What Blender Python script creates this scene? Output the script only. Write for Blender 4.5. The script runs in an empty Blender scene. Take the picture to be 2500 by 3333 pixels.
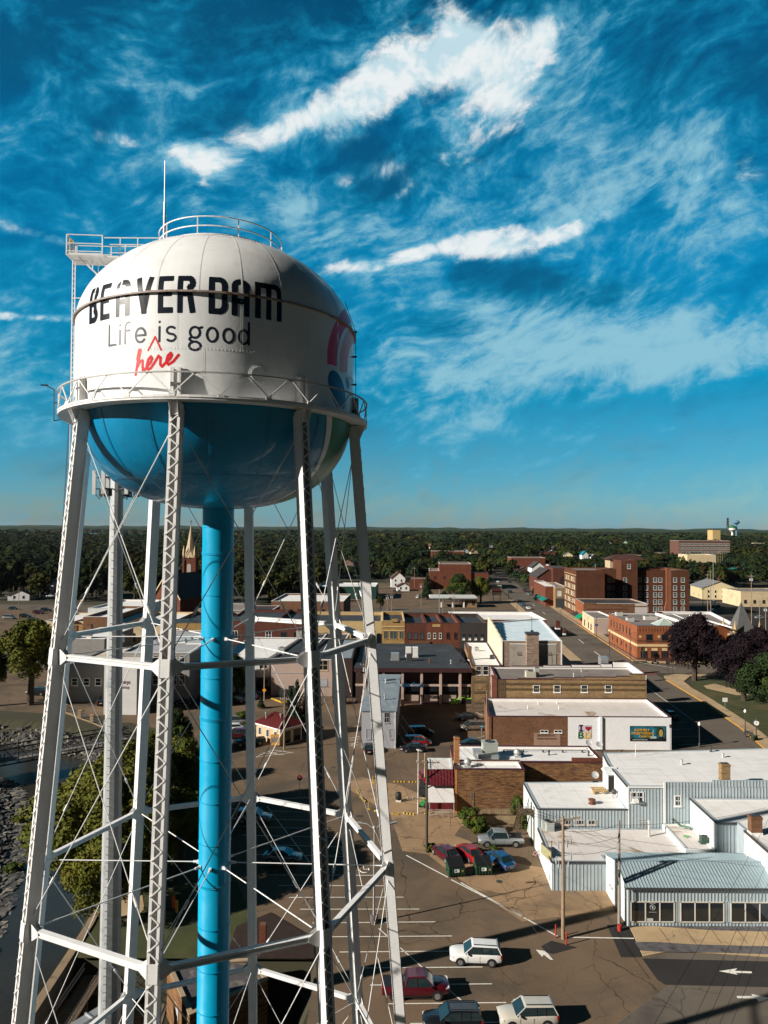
import bpy, bmesh, math, random
import numpy as np
from mathutils import Vector, Matrix, noise
R=math.radians
rnd=random.Random(7)
sc=bpy.context.scene
C=sc.collection
# ---------------------------------------------------------------- camera
F=2311.0; PITCH=0.0228; ROLL=0.0057; H=40.0
cp,sp,cr,sr=math.cos(PITCH),math.sin(PITCH),math.cos(ROLL),math.sin(ROLL)
UX=Vector((1,0,0)); UV=Vector((0,-sp,cp)); FW=Vector((0,cp,sp))
RT=cr*UX+sr*UV; UP=cr*UV-sr*UX
cam=bpy.data.cameras.new('camera'); co=bpy.data.objects.new('camera',cam); C.objects.link(co)
m=Matrix((RT,UP,-FW)).transposed().to_4x4(); m.translation=(0,0,H); co.matrix_world=m
cam.sensor_fit='HORIZONTAL'; cam.sensor_width=36; cam.lens=F/2500*36
cam.clip_start=.5; cam.clip_end=40000
sc.camera=co
sc.render.resolution_x=768; sc.render.resolution_y=1024
def ray(px,py):
    X=px-1250; Y=py-1666.5
    return (RT*(X/F)-UP*(Y/F)+FW)
def Q(px,py,z=0.0):
    "ground point seen in a direction, at height z"
    d=ray(px,py); t=(z-H)/d.z
    return (d.x*t,d.y*t)
def AT(px,py,y):
    "point seen in a direction on the vertical plane at distance y"
    d=ray(px,py); t=y/d.y
    return Vector((d.x*t,y,H+d.z*t))
def XA(px,y): return AT(px,1720,y).x
def ZA(y,py,px=1250): return AT(px,py,y).z
# ---------------------------------------------------------------- sun, sky, exposure
SUN_EL=R(25.0); SUN_AZ=(-.925,-.38)   # horizontal direction towards the sun
sd=Vector((SUN_AZ[0]*math.cos(SUN_EL),SUN_AZ[1]*math.cos(SUN_EL),math.sin(SUN_EL))).normalized()
sl=bpy.data.lights.new('sun','SUN'); sl.energy=5.0; sl.angle=R(.53); sl.color=(1,.925,.82)
so=bpy.data.objects.new('sun',sl); C.objects.link(so); so.rotation_euler=sd.to_track_quat('Z','Y').to_euler(); so.location=(-60,-30,90)
sc.view_settings.view_transform='Standard'; sc.view_settings.look='None'; sc.view_settings.gamma=1
sc.view_settings.exposure=0.62; sc.view_settings.use_curve_mapping=False
sc.render.engine='CYCLES'
w=bpy.data.worlds.new('World'); sc.world=w; w.use_nodes=True
nt=w.node_tree; nt.nodes.clear()
class G:
    "tiny node-graph writer"
    def __init__(s,nt): s.nt=nt
    def n(s,t,**k):
        x=s.nt.nodes.new(t)
        for a,b in k.items(): setattr(x,a,b)
        return x
    def put(s,sock,v):
        if hasattr(v,'is_output'): s.nt.links.new(v,sock)
        elif v is not None: sock.default_value=v
    def m(s,op,a,b=None,c=None,clamp=False):
        x=s.n('ShaderNodeMath',operation=op,use_clamp=clamp); s.put(x.inputs[0],a); s.put(x.inputs[1],b); s.put(x.inputs[2],c); return x.outputs[0]
    def mix(s,f,a,b,blend='MIX'):
        x=s.n('ShaderNodeMix',data_type='RGBA',blend_type=blend,clamp_factor=True); s.put(x.inputs[0],f)
        for i,v in ((6,a),(7,b)):
            if isinstance(v,tuple): v=(*v[:3],1)
            s.put(x.inputs[i],v)
        return x.outputs[2]
    def noise(s,vec,scale,detail=4,rough=.55,dist=0,dim='3D'):
        x=s.n('ShaderNodeTexNoise',noise_dimensions=dim); s.put(x.inputs['Vector'],vec)
        x.inputs['Scale'].default_value=scale; x.inputs['Detail'].default_value=detail; x.inputs['Roughness'].default_value=rough; x.inputs['Distortion'].default_value=dist
        return x.outputs[0]
    def ramp(s,v,lo,hi,a=0.,b=1.,smooth=True):
        x=s.n('ShaderNodeMapRange',interpolation_type='SMOOTHSTEP' if smooth else 'LINEAR'); s.put(x.inputs[0],v)
        for i,q in zip((1,2,3,4),(lo,hi,a,b)): x.inputs[i].default_value=q
        return x.outputs[0]
    def crv(s,v,stops,col=True):
        x=s.n('ShaderNodeValToRGB'); s.put(x.inputs[0],v); e=x.color_ramp.elements
        while len(e)<len(stops): e.new(.5)
        for i,(p,c) in enumerate(stops): e[i].position=p; e[i].color=(*c,1)
        return x.outputs[0]
    def scale(s,vec,v):
        x=s.n('ShaderNodeMapping'); s.put(x.inputs[0],vec); x.inputs['Scale'].default_value=v; return x.outputs[0]
def azel(px,py):
    d=ray(px,py).normalized(); return math.atan2(d.x,d.y),math.asin(d.z)
def build_sky():
    g=G(nt)
    out=g.n('ShaderNodeOutputWorld'); bg=g.n('ShaderNodeBackground')
    sky=g.n('ShaderNodeTexSky',sky_type='NISHITA',sun_disc=False)
    sky.sun_elevation=SUN_EL; sky.sun_rotation=math.atan2(SUN_AZ[0],SUN_AZ[1]); sky.altitude=250; sky.air_density=1.0; sky.dust_density=.6; sky.ozone_density=3.0
    tc=g.n('ShaderNodeTexCoord').outputs['Generated']
    sep=g.n('ShaderNodeSeparateXYZ'); g.put(sep.inputs[0],tc); X,Y,Z=sep.outputs
    az=g.m('ARCTAN2',X,Y); el=g.m('ARCSINE',Z)
    # deep blue clear-sky tint by height; stops above view darkened to cut ambient light
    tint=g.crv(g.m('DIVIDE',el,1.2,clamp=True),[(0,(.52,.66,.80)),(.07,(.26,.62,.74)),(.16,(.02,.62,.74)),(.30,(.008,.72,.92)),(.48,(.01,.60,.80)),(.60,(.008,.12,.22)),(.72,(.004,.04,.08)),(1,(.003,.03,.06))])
    clear=g.mix(1.0,sky.outputs[0],tint,'MULTIPLY')
    def comb(x,y,z=0.):
        c=g.n('ShaderNodeCombineXYZ'); g.put(c.inputs[0],x); g.put(c.inputs[1],y); g.put(c.inputs[2],z); return c.outputs[0]
    def rot(a0,e0,ang):
        da=g.m('SUBTRACT',az,a0); de=g.m('SUBTRACT',el,e0)
        c,s=math.cos(ang),math.sin(ang)
        return g.m('ADD',g.m('MULTIPLY',da,c),g.m('MULTIPLY',de,s)), g.m('SUBTRACT',g.m('MULTIPLY',de,c),g.m('MULTIPLY',da,s))
    def blob(px,py,hw,hh,deg,amp=1.):
        a0,e0=azel(px,py); u,v=rot(a0,e0,R(deg)); 
        q=g.m('ADD',g.m('POWER',g.m('ABSOLUTE',g.m('DIVIDE',u,hw/F)),2.),g.m('POWER',g.m('ABSOLUTE',g.m('DIVIDE',v,hh/F)),2.))
        return g.m('MULTIPLY',g.m('EXPONENT',g.m('MULTIPLY',q,-1.)),amp)
    def total(bl):
        t=None
        for b in bl:
            v=blob(*b); t=v if t is None else g.m('ADD',t,v)
        return t
    u,v=rot(0,.3,R(16))
    # layered cloud: fine ripples, feathery veils, and a few bright broken masses
    wx=g.noise(comb(g.m('MULTIPLY',u,2.2),g.m('MULTIPLY',v,3.4),9.1),1.6,3,.5); wy=g.noise(comb(g.m('MULTIPLY',u,2.2),g.m('MULTIPLY',v,3.4),5.7),1.6,3,.5)
    uu=g.m('ADD',u,g.m('MULTIPLY',g.m('SUBTRACT',wx,.5),.16)); vv=g.m('ADD',v,g.m('MULTIPLY',g.m('SUBTRACT',wy,.5),.12))
    veil=g.noise(comb(g.m('MULTIPLY',uu,3.0),g.m('MULTIPLY',vv,6.5),.3),2.4,9,.60,.1)
    fine=g.noise(comb(g.m('MULTIPLY',uu,8.),g.m('MULTIPLY',vv,14.),1.7),2.6,9,.66,.1)
    rip=g.noise(comb(g.m('MULTIPLY',uu,14.),g.m('MULTIPLY',vv,30.),3.7),2.4,6,.62,.0)
    soft=total([(1780,1050,620,130,-8,.85),(1500,1230,560,110,6,.8),(2200,1180,380,100,4,.6),(1850,640,430,150,28,.55),(1650,400,420,170,30,.5),(120,1230,330,110,-10,.6),(60,1440,400,90,0,.4),(700,480,420,110,14,.5),(1400,1600,1500,50,0,.30),(1900,1500,500,30,3,.4),(1500,1390,420,40,-4,.4),(2400,600,160,200,40,.5),(420,250,420,200,0,.35),(1050,700,300,90,20,.5),(2100,450,260,260,40,.35),(900,180,300,120,15,.3)])
    dk=total([(150,130,420,170,20,.6),(760,70,520,110,5,.6),(2350,200,260,330,60,.6),(1700,930,240,70,-12,1.0),(1480,1070,170,60,-8,.6),(650,400,260,60,10,.6),(1350,560,300,80,20,.7),(1180,470,160,70,15,.5),(2000,950,300,60,-5,.3)])
    cov=g.m('ADD',g.m('ADD',g.m('MULTIPLY',soft,.78),g.m('MULTIPLY',g.m('SUBTRACT',veil,.49),2.3)),g.m('ADD',g.m('MULTIPLY',g.m('SUBTRACT',fine,.5),2.0),g.m('MULTIPLY',g.m('SUBTRACT',rip,.5),.8)))
    cov=g.m('SUBTRACT',cov,g.m('MULTIPLY',dk,.55))
    lowf=g.ramp(el,R(1),R(12),.6,1)
    c1=g.m('MULTIPLY',g.ramp(cov,-.45,1.2,0,.92),lowf)
    puffn=g.noise(comb(g.m('MULTIPLY',uu,11.),g.m('MULTIPLY',vv,17.),4.2),1.5,12,.62,.05)
    mask=total([(1400,200,230,80,10,1.1),(1230,290,160,80,24,.95),(1650,270,180,120,55,.8),(1480,120,110,80,-50,.95),(1790,110,130,60,40,.85),(1130,350,150,60,15,.75),(640,520,100,52,4,.95),(800,465,140,44,24,.75),(960,400,140,50,22,.7),(1560,420,220,70,40,.6),(1700,620,200,70,30,.45),(1160,868,140,30,7,1.25),(1350,830,85,28,10,1.25),(1620,800,170,42,6,1.35),(1860,755,130,34,20,1.0),(110,1032,200,16,5,1.05),(80,745,150,24,-5,.6),(1245,560,70,34,20,.7),(1320,620,55,26,30,.6),(1110,590,55,24,0,.6),(380,455,190,22,3,.55),(1880,480,50,18,20,.5),(2430,560,60,60,0,.6),(2260,600,50,30,30,.5),(500,330,60,20,0,.4),(660,600,50,20,0,.45),(740,700,40,20,10,.45)])
    pf=g.m('ADD',mask,g.m('MULTIPLY',g.m('SUBTRACT',puffn,.5),3.0)); puff=g.m('MULTIPLY',g.ramp(pf,.25,1.35,0,1),g.ramp(mask,.05,.45))
    shade=g.noise(comb(g.m('MULTIPLY',uu,11.),g.m('MULTIPLY',g.m('SUBTRACT',vv,.018),17.),4.2),1.5,6,.55,.05)
    pc=g.mix(g.ramp(g.m('SUBTRACT',puffn,shade),-.10,.12),(4.6,6.3,7.0),(7.3,7.7,7.8)); pc=g.mix(g.ramp(puff,.05,.75),(1.2,4.9,6.7),pc)
    deep=g.mix(g.ramp(g.m('SUBTRACT',dk,g.m('MULTIPLY',g.m('SUBTRACT',veil,.5),1.6)),.0,.8,0,.75),clear,(.03,.80,1.75))
    a=g.mix(c1,deep,g.mix(g.ramp(c1,.25,.95),(.10,3.4,5.6),(2.5,5.0,6.1)))
    b=g.mix(puff,a,pc)
    # below the horizon
    b=g.mix(g.ramp(Z,-.02,-.005,1,0),b,(.5,.6,.6))
    side=g.ramp(g.m('ABSOLUTE',az),R(38),R(72),1,.08); hi=g.ramp(el,R(39),R(50),1,.07)  # sky dimmed beside and above the view to cut ambient light
    b=g.mix(1.0,b,g.n('ShaderNodeCombineColor').outputs[0],'MULTIPLY') if False else b
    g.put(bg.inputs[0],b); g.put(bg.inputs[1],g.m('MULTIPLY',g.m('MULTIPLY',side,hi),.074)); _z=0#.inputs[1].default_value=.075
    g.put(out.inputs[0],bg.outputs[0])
build_sky()
# ---------------------------------------------------------------- materials
MT={}
def M(name,c,rough=.8,var=.12,vs=.6,metal=0.,c2=None,c2s=.3,c2lo=.5,c2hi=.7,bump=0.,bs=8.,spec=.4,coat=0.,fine=.0,wp=False):
    if name in MT: return MT[name]
    mt=bpy.data.materials.new(name); mt.use_nodes=True; MT[name]=mt
    g=G(mt.node_tree); b=mt.node_tree.nodes['Principled BSDF']
    vec=g.n('ShaderNodeNewGeometry').outputs['Position'] if wp else g.n('ShaderNodeTexCoord').outputs['Object']
    col=(*c,1)
    if c2:
        col=g.mix(g.ramp(g.noise(vec,c2s,6,.6,.6),c2lo,c2hi),tuple(c),tuple(c2))
    if var>0:
        f=g.ramp(g.noise(vec,vs,6,.65),.25,.75,1-var,1+var,False)
        if fine>0: f=g.m('MULTIPLY',f,g.ramp(g.noise(vec,9.,3,.7),.25,.75,1-fine,1+fine,False))
        hs=g.n('ShaderNodeHueSaturation'); g.put(hs.inputs['Value'],f); 
        if hasattr(col,'is_output'): g.put(hs.inputs['Color'],col)
        else: hs.inputs['Color'].default_value=col
        col=hs.outputs[0]
    g.put(b.inputs['Base Color'],col)
    b.inputs['Roughness'].default_value=rough; b.inputs['Metallic'].default_value=metal; b.inputs['Specular IOR Level'].default_value=spec; b.inputs['Coat Weight'].default_value=coat
    if bump>0:
        bp=g.n('ShaderNodeBump'); bp.inputs['Strength'].default_value=bump; bp.inputs['Distance'].default_value=.05
        g.put(bp.inputs['Height'],g.noise(vec,bs,5,.6)); g.put(b.inputs['Normal'],bp.outputs[0])
    return mt
def MBrick(name,c1,c2,mortar=(.3,.27,.23),sx=1.0,dirt=(.05,.04,.03),dl=.55,dh=.8,da=.5):
    if name in MT: return MT[name]
    mt=bpy.data.materials.new(name); mt.use_nodes=True; MT[name]=mt
    g=G(mt.node_tree); b=mt.node_tree.nodes['Principled BSDF']
    pos=g.n('ShaderNodeTexCoord').outputs['Object']
    sp_=g.n('ShaderNodeSeparateXYZ'); g.put(sp_.inputs[0],pos)
    cb=g.n('ShaderNodeCombineXYZ'); g.put(cb.inputs[0],g.m('ADD',sp_.outputs[0],sp_.outputs[1])); g.put(cb.inputs[1],sp_.outputs[2])
    br=g.n('ShaderNodeTexBrick'); g.put(br.inputs['Vector'],cb.outputs[0])
    br.inputs['Color1'].default_value=(*c1,1); br.inputs['Color2'].default_value=(*c2,1); br.inputs['Mortar'].default_value=(*mortar,1)
    br.inputs['Scale'].default_value=1.0; br.inputs['Brick Width'].default_value=.42*sx; br.inputs['Row Height'].default_value=.15*sx; br.inputs['Mortar Size'].default_value=.014*sx; br.inputs['Bias'].default_value=-.1
    st=g.scale(cb.outputs[0],(.5,2.6,1)); 
    col=g.mix(g.m('MULTIPLY',g.ramp(g.noise(st,1.4,7,.7),dl,dh),da),br.outputs[0],tuple(dirt))
    hs=g.n('ShaderNodeHueSaturation'); g.put(hs.inputs['Color'],col); g.put(hs.inputs['Value'],g.m('MULTIPLY',g.ramp(g.noise(pos,.35,5,.6),.3,.7,.82,1.18,False),g.ramp(g.noise(st,5,4,.7),.3,.7,.72,1.28,False)))
    g.put(b.inputs['Base Color'],hs.outputs[0]); b.inputs['Roughness'].default_value=.9; b.inputs['Specular IOR Level'].default_value=.2
    bp=g.n('ShaderNodeBump'); bp.inputs['Strength'].default_value=.5; bp.inputs['Distance'].default_value=.03; g.put(bp.inputs['Height'],g.noise(st,3.,5,.7)); g.put(b.inputs['Normal'],bp.outputs[0])
    return mt
def MGlass(name='window_glass',c=(.012,.016,.02),rough=.06):
    if name in MT: return MT[name]
    mt=M(name,c,rough,.5,.35,spec=.7); return mt
# ---------------------------------------------------------------- mesh writer
class MB:
    def __init__(s): s.v=[]; s.f=[]; s.mi=[]
    def add(s,vs,fs,mi=0):
        o=len(s.v); s.v+= [tuple(v) for v in vs]; s.f+=[tuple(i+o for i in f) for f in fs]; s.mi+=[mi]*len(fs); return s
    def quad(s,a,b,c,d,mi=0): return s.add([a,b,c,d],[(0,1,2,3)],mi)
    def poly(s,pts,mi=0): return s.add(pts,[tuple(range(len(pts)))],mi)
    def box(s,x0,x1,y0,y1,z0,z1,mi=0):
        return s.add([(x0,y0,z0),(x1,y0,z0),(x1,y1,z0),(x0,y1,z0),(x0,y0,z1),(x1,y0,z1),(x1,y1,z1),(x0,y1,z1)],
          [(0,3,2,1),(4,5,6,7),(0,1,5,4),(1,2,6,5),(2,3,7,6),(3,0,4,7)],mi)
    def obox(s,c,ax,ay,az,mi=0):
        "box from centre and three half-axis vectors"
        c=Vector(c); ax,ay,az=Vector(ax),Vector(ay),Vector(az)
        v=[c+i*ax+j*ay+k*az for k in(-1,1) for i,j in((-1,-1),(1,-1),(1,1),(-1,1))]
        fs=[(0,3,2,1),(4,5,6,7),(0,1,5,4),(1,2,6,5),(2,3,7,6),(3,0,4,7)]
        if ax.cross(ay).dot(az)<0: fs=[f[::-1] for f in fs]
        return s.add(v,fs,mi)
    def bar(s,p,q,w,h=None,up=(0,0,1),mi=0):
        p,q=Vector(p),Vector(q); h=w if h is None else h
        d=(q-p); L=d.length; d=d/L; u=Vector(up)
        if abs(d.dot(u))>.98: u=Vector((1,0,0))
        sdv=d.cross(u).normalized(); u=sdv.cross(d)
        return s.obox((p+q)/2,d*L/2,sdv*w/2,u*h/2,mi)
    def tube(s,p,q,r,r2=None,n=8,mi=0,cap=True):
        p,q=Vector(p),Vector(q); r2=r if r2 is None else r2; d=(q-p).normalized()
        a=d.cross(Vector((0,0,1)) if abs(d.z)<.95 else Vector((1,0,0))).normalized(); b=d.cross(a)
        vs=[];
        for c,rr in((p,r),(q,r2)):
            for i in range(n):
                t=2*math.pi*i/n; vs.append(c+(a*math.cos(t)+b*math.sin(t))*rr)
        fs=[(i,(i+1)%n,n+(i+1)%n,n+i) for i in range(n)]
        if cap: fs+=[tuple(range(n))[::-1],tuple(range(n,2*n))]
        return s.add(vs,fs,mi)
    def path(s,pts,r,n=6,mi=0):
        for a,b in zip(pts[:-1],pts[1:]): s.tube(a,b,r,n=n,mi=mi)
        return s
    def lathe(s,prof,c=(0,0,0),n=48,mi=0,a0=0,a1=2*math.pi):
        full=abs(a1-a0-2*math.pi)<1e-6; k=n if full else n+1
        vs=[]
        for r,z in prof:
            for i in range(k):
                t=a0+(a1-a0)*i/n; vs.append((c[0]+r*math.sin(t),c[1]-r*math.cos(t),c[2]+z))
        fs=[]
        for j in range(len(prof)-1):
            for i in range(n):
                i2=(i+1)%k; fs.append((j*k+i,j*k+i2,(j+1)*k+i2,(j+1)*k+i))
        return s.add(vs,fs,mi)
    def prism(s,pts,z0,z1,mi=0,top=True,bot=False,mt=None):
        n=len(pts); vs=[(x,y,z0) for x,y in pts]+[(x,y,z1) for x,y in pts]
        s.add(vs,[(i,(i+1)%n,n+(i+1)%n,n+i) for i in range(n)],mi)
        if top: s.add([(x,y,z1) for x,y in pts],[tuple(range(n))],mi if mt is None else mt)
        if bot: s.add([(x,y,z0) for x,y in pts],[tuple(range(n))[::-1]],mi)
        return s
    def ico(s,c,r,sub=1,jit=0,mi=0,sq=(1,1,1)):
        bm=bmesh.new(); bmesh.ops.create_icosphere(bm,subdivisions=sub,radius=1)
        vs=[]
        for v in bm.verts:
            k=1+rnd.uniform(-jit,jit); vs.append((c[0]+v.co.x*r*k*sq[0],c[1]+v.co.y*r*k*sq[1],c[2]+v.co.z*r*k*sq[2]))
        s.add(vs,[tuple(v.index for v in f.verts) for f in bm.faces],mi); bm.free(); return s
    def build(s,name,mats,parent=None,smooth=False,label=None,cat=None,group=None,kind=None,loc=None):
        me=bpy.data.meshes.new(name); me.from_pydata(s.v,[],s.f)
        if not isinstance(mats,(list,tuple)): mats=[mats]
        for q in mats: me.materials.append(q)
        if len(mats)>1: me.polygons.foreach_set('material_index',s.mi)
        if smooth: me.polygons.foreach_set('use_smooth',[True]*len(me.polygons))
        me.update()
        o=bpy.data.objects.new(name,me); C.objects.link(o)
        if parent: o.parent=parent
        if loc: o.location=loc
        tag(o,label,cat,group,kind); return o
def tag(o,label=None,cat=None,group=None,kind=None):
    if label: o['label']=label
    if cat: o['category']=cat
    if group: o['group']=group
    if kind: o['kind']=kind
    return o
def empty(name,loc=(0,0,0),rz=0,label=None,cat=None,group=None):
    o=bpy.data.objects.new(name,None); C.objects.link(o); o.location=loc; o.rotation_euler=(0,0,rz); o.empty_display_size=.3
    return tag(o,label,cat,group)
KIDS={}
def copy_tree(o,parent=None,remap=None):
    c=o.copy(); C.objects.link(c); c.parent=parent
    if remap:
        for i,sl_ in enumerate(c.material_slots):
            k=sl_.material.name if sl_.material else ''
            if k in remap: sl_.link='OBJECT'; sl_.material=remap[k]
    for ch in KIDS.get(o.name,()): copy_tree(ch,c,remap)
    return c
def index_kids():
    KIDS.clear()
    for o in C.objects:
        if o.parent: KIDS.setdefault(o.parent.name,[]).append(o)
def word(txt,size,mat_,parent,origin,ux,uy,depth=.02,name='lettering',sx=1.0,align='LEFT',off=0.,shear=0):
    "letters of the built-in font as a mesh; ux, uy: directions along the line and up"
    cu=bpy.data.curves.new('t','FONT'); cu.body=txt; cu.size=size; cu.extrude=depth/2; cu.align_x=align; cu.offset=off; cu.shear=shear; cu.resolution_u=3
    t=bpy.data.objects.new('t',cu); C.objects.link(t)
    dg=bpy.context.evaluated_depsgraph_get(); dg.update()
    me=bpy.data.meshes.new_from_object(t.evaluated_get(dg)); bpy.data.objects.remove(t); bpy.data.curves.remove(cu)
    ux,uy=Vector(ux).normalized(),Vector(uy).normalized(); nz=ux.cross(uy); o0=Vector(origin)
    for v in me.vertices: 
        c=v.co.copy(); v.co=o0+ux*c.x*sx+uy*c.y+nz*(c.z+depth/2)
    me.materials.clear(); me.materials.append(mat_)
    o=bpy.data.objects.new(name,me); C.objects.link(o); o.parent=parent; return o
# ================================================================ WATER TOWER
D0=46.0; TX,TY=-.2332*D0,D0
WHITE=M('white_tower_paint',(.77,.785,.79),.33,.06,.5,c2=(.62,.61,.60),c2s=.45,c2lo=.48,c2hi=.85,bump=.22,bs=.8,coat=.15)
def streaks(mt,amt=.16,sc_=(1.6,1.6,.12),col=(.42,.38,.33)):
    g=G(mt.node_tree); b=mt.node_tree.nodes['Principled BSDF']; old=b.inputs['Base Color'].links[0].from_socket; tc=g.n('ShaderNodeTexCoord').outputs['Object']
    k=g.ramp(g.noise(g.scale(tc,sc_),1.3,7,.65),.50,.78,0,amt); g.put(b.inputs['Base Color'],g.mix(k,old,col))
    g.put(b.inputs['Roughness'],g.ramp(g.noise(tc,.6,5,.6),.3,.7,.26,.46))
streaks(WHITE)
WLEG=M('white_leg_paint',(.72,.715,.71),.55,.08,1.5,fine=.05)
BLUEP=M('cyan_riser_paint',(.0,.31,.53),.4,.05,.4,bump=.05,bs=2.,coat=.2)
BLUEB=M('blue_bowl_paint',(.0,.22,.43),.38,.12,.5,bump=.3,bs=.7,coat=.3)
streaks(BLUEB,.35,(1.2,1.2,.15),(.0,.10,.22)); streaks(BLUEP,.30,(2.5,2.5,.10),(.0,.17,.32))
BLACKP=M('black_letter_paint',(.008,.012,.02),.25,.1,1.,coat=.3)
INK=M('navy_letter_paint',(.012,.018,.035),.35,.1,1.)
REDP=M('red_letter_paint',(.62,.012,.02),.35,.05,1.)
CRIM=M('crimson_logo_paint',(.72,.015,.08),.4,.05,1.)
CORAL=M('coral_logo_paint',(.90,.26,.15),.4,.05,1.)
NAVYL=M('navy_logo_paint',(.0,.06,.22),.4,.05,1.)
GREENL=M('green_logo_paint',(.01,.20,.13),.35,.05,1.)
RUST=M('rusty_hoop_paint',(.30,.25,.23),.6,.25,1.5,c2=(.16,.08,.05),c2s=1.2,c2lo=.5,c2hi=.66)
GALV=M('galvanized_steel',(.42,.44,.45),.45,.15,1.2,metal=.5,bump=.1)
DARKST=M('dark_steel',(.05,.05,.055),.6,.2,2.)
tower=empty('water_tower',(TX,TY,-4),0,'tall eight-legged water tower with white tank and blue bowl, lettered on its side','water tower')
def tp(th,r,z): return Vector((r*math.sin(th),-r*math.cos(th),z+4))   # local to the tower (its base is at z=-4)
A0=math.radians(-1.415)
def LR(z): return 9.30-.0849*(z-40)
RTK=.1888*D0; ZS=40+.2718*D0
# tank profile
prof_b=[]
for i in range(33):
    s=math.pi/2*i/32; prof_b.append((RTK*math.sin(s)**(2/2.46),40+D0*(.186-.1603*math.cos(s)**(2/2.46))))
prof_bowl=[p for p in prof_b if p[1]<46.66]+[(RTK*.985,46.7)]
prof_cyl=[(RTK*.985,46.7)]+[p for p in prof_b if p[1]>46.75][:-1]+[(RTK,48.6),(RTK,50),(RTK,51.2),(RTK,ZS)]
prof_dome=[]
_b,_zc,_a=.1244,.2717,1.7447
for i in range(41):
    z=.2718+(_b-.0005)*(i/40); prof_dome.append((RTK*(1-max(0,(z-_zc)/_b)**_a)**.5,40+z*D0))
prof_dome.append((0.02,prof_dome[-1][1]+.02))
shift=lambda pr:[(r,z+4) for r,z in pr]
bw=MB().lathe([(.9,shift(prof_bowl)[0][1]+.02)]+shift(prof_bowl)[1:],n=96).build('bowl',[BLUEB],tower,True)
sh=MB().lathe(shift(prof_cyl),n=240).lathe(shift(prof_dome),n=240).build('tank_shell',[WHITE],tower,True)
# arc-length lookup above/below the seam
_pf=[(r,z) for r,z in prof_cyl]+prof_dome
_L=[0]
for a,b in zip(_pf[:-1],_pf[1:]): _L.append(_L[-1]+math.hypot(b[0]-a[0],b[1]-a[1]))
_Ls=_L[len(prof_cyl)-1]
def on_tank(s,t,off=.012):
    L=t+_Ls; r=float(np.interp(L,_L,[p[0] for p in _pf])); z=float(np.interp(L,_L,[p[1] for p in _pf]))
    r1=float(np.interp(L+.05,_L,[p[0] for p in _pf])); z1=float(np.interp(L+.05,_L,[p[1] for p in _pf]))
    dr,dz=r1-r,z1-z; l=math.hypot(dr,dz) or 1
    return tp(s/RTK,r+off*dz/l,z-off*dr/l)
def on_bowl(th,z,off=.02):
    r=float(np.interp(z,[p[1] for p in prof_bowl],[p[0] for p in prof_bowl])); return tp(th,r+off,z)
def rivets(mb,pts,size=.022,nrm=None):
    for p in pts:
        rad=Vector((p.x,p.y,0)).normalized(); t=Vector((-rad.y,rad.x,0))
        a=[p+t*size,p+Vector((0,0,size)),p-t*size,p-Vector((0,0,size)),p+rad*size*.9]
        mb.add(a,[(0,1,4),(1,2,4),(2,3,4),(3,0,4)])
# seams (raised lap strips with rivets)
sm=MB()
def strip(f,t0,t1,n,wd,off=.004,step=.13):
    "strip along f(t) -> (s,t)"
    P=[f(t0+(t1-t0)*i/n) for i in range(n+1)]
    for (a,b) in zip(P[:-1],P[1:]):
        d=Vector((b[0]-a[0],b[1]-a[1])); l=d.length; nx,ny=-d.y/l*wd/2,d.x/l*wd/2
        sm.quad(on_tank(a[0]+nx,a[1]+ny,off),on_tank(a[0]-nx,a[1]-ny,off),on_tank(b[0]-nx,b[1]-ny,off),on_tank(b[0]+nx,b[1]+ny,off))
        k=int(l/step)
        for i in range(k):
            q=(a[0]+d.x*i/k,a[1]+d.y*i/k)
            for sgn in(-1,1): rivets(sm,[on_tank(q[0]+nx*.62*sgn,q[1]+ny*.62*sgn,off)],.022)
_seam=2*math.pi*RTK
strip(lambda u:(u*_seam-_seam/2,-3.05),0,1,144,.12)
for k in range(16):
    s=(-2+22.5*k)*math.pi/180*RTK
    strip(lambda u,s=s:(s,-3.05+u*2.95),0,1,3,.16)
for k in range(16):
    s=(-15+22.5*k)*math.pi/180*RTK
    strip(lambda u,s=s:(s,-5.6+u*2.5),0,1,3,.16)
sm.build('riveted_seam',[WHITE],sh)
dm=MB()
for k in range(24):
    th=math.radians(5.5+15*k)
    P=[(r,z) for r,z in prof_dome[:-6]]
    for a,b in zip(P[:-1],P[1:]):
        w_=.05
        dr,dz=b[0]-a[0],b[1]-a[1]; l=math.hypot(dr,dz); ox,oz=dz/l*.008,-dr/l*.008
        q=[tp(th-w_/a[0],a[0]+ox,a[1]+oz),tp(th+w_/a[0],a[0]+ox,a[1]+oz),tp(th+w_/b[0],b[0]+ox,b[1]+oz),tp(th-w_/b[0],b[0]+ox,b[1]+oz)]
        dm.quad(*q); rivets(dm,[(q[0]+q[1])/2,(q[0]+q[1]+q[2]+q[3])/4],.02)
zr=prof_dome[31]
for i in range(160):
    a,b=2*math.pi*i/160,2*math.pi*(i+1)/160
    dm.quad(tp(a,zr[0]+.06,zr[1]-.02),tp(b,zr[0]+.06,zr[1]-.02),tp(b,zr[0]-.04,zr[1]+.05),tp(a,zr[0]-.04,zr[1]+.05)); rivets(dm,[tp(a,zr[0]+.02,zr[1]+.03)],.03)
dm.build('dome_rib',[WHITE],sh)
bs=MB()
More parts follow.
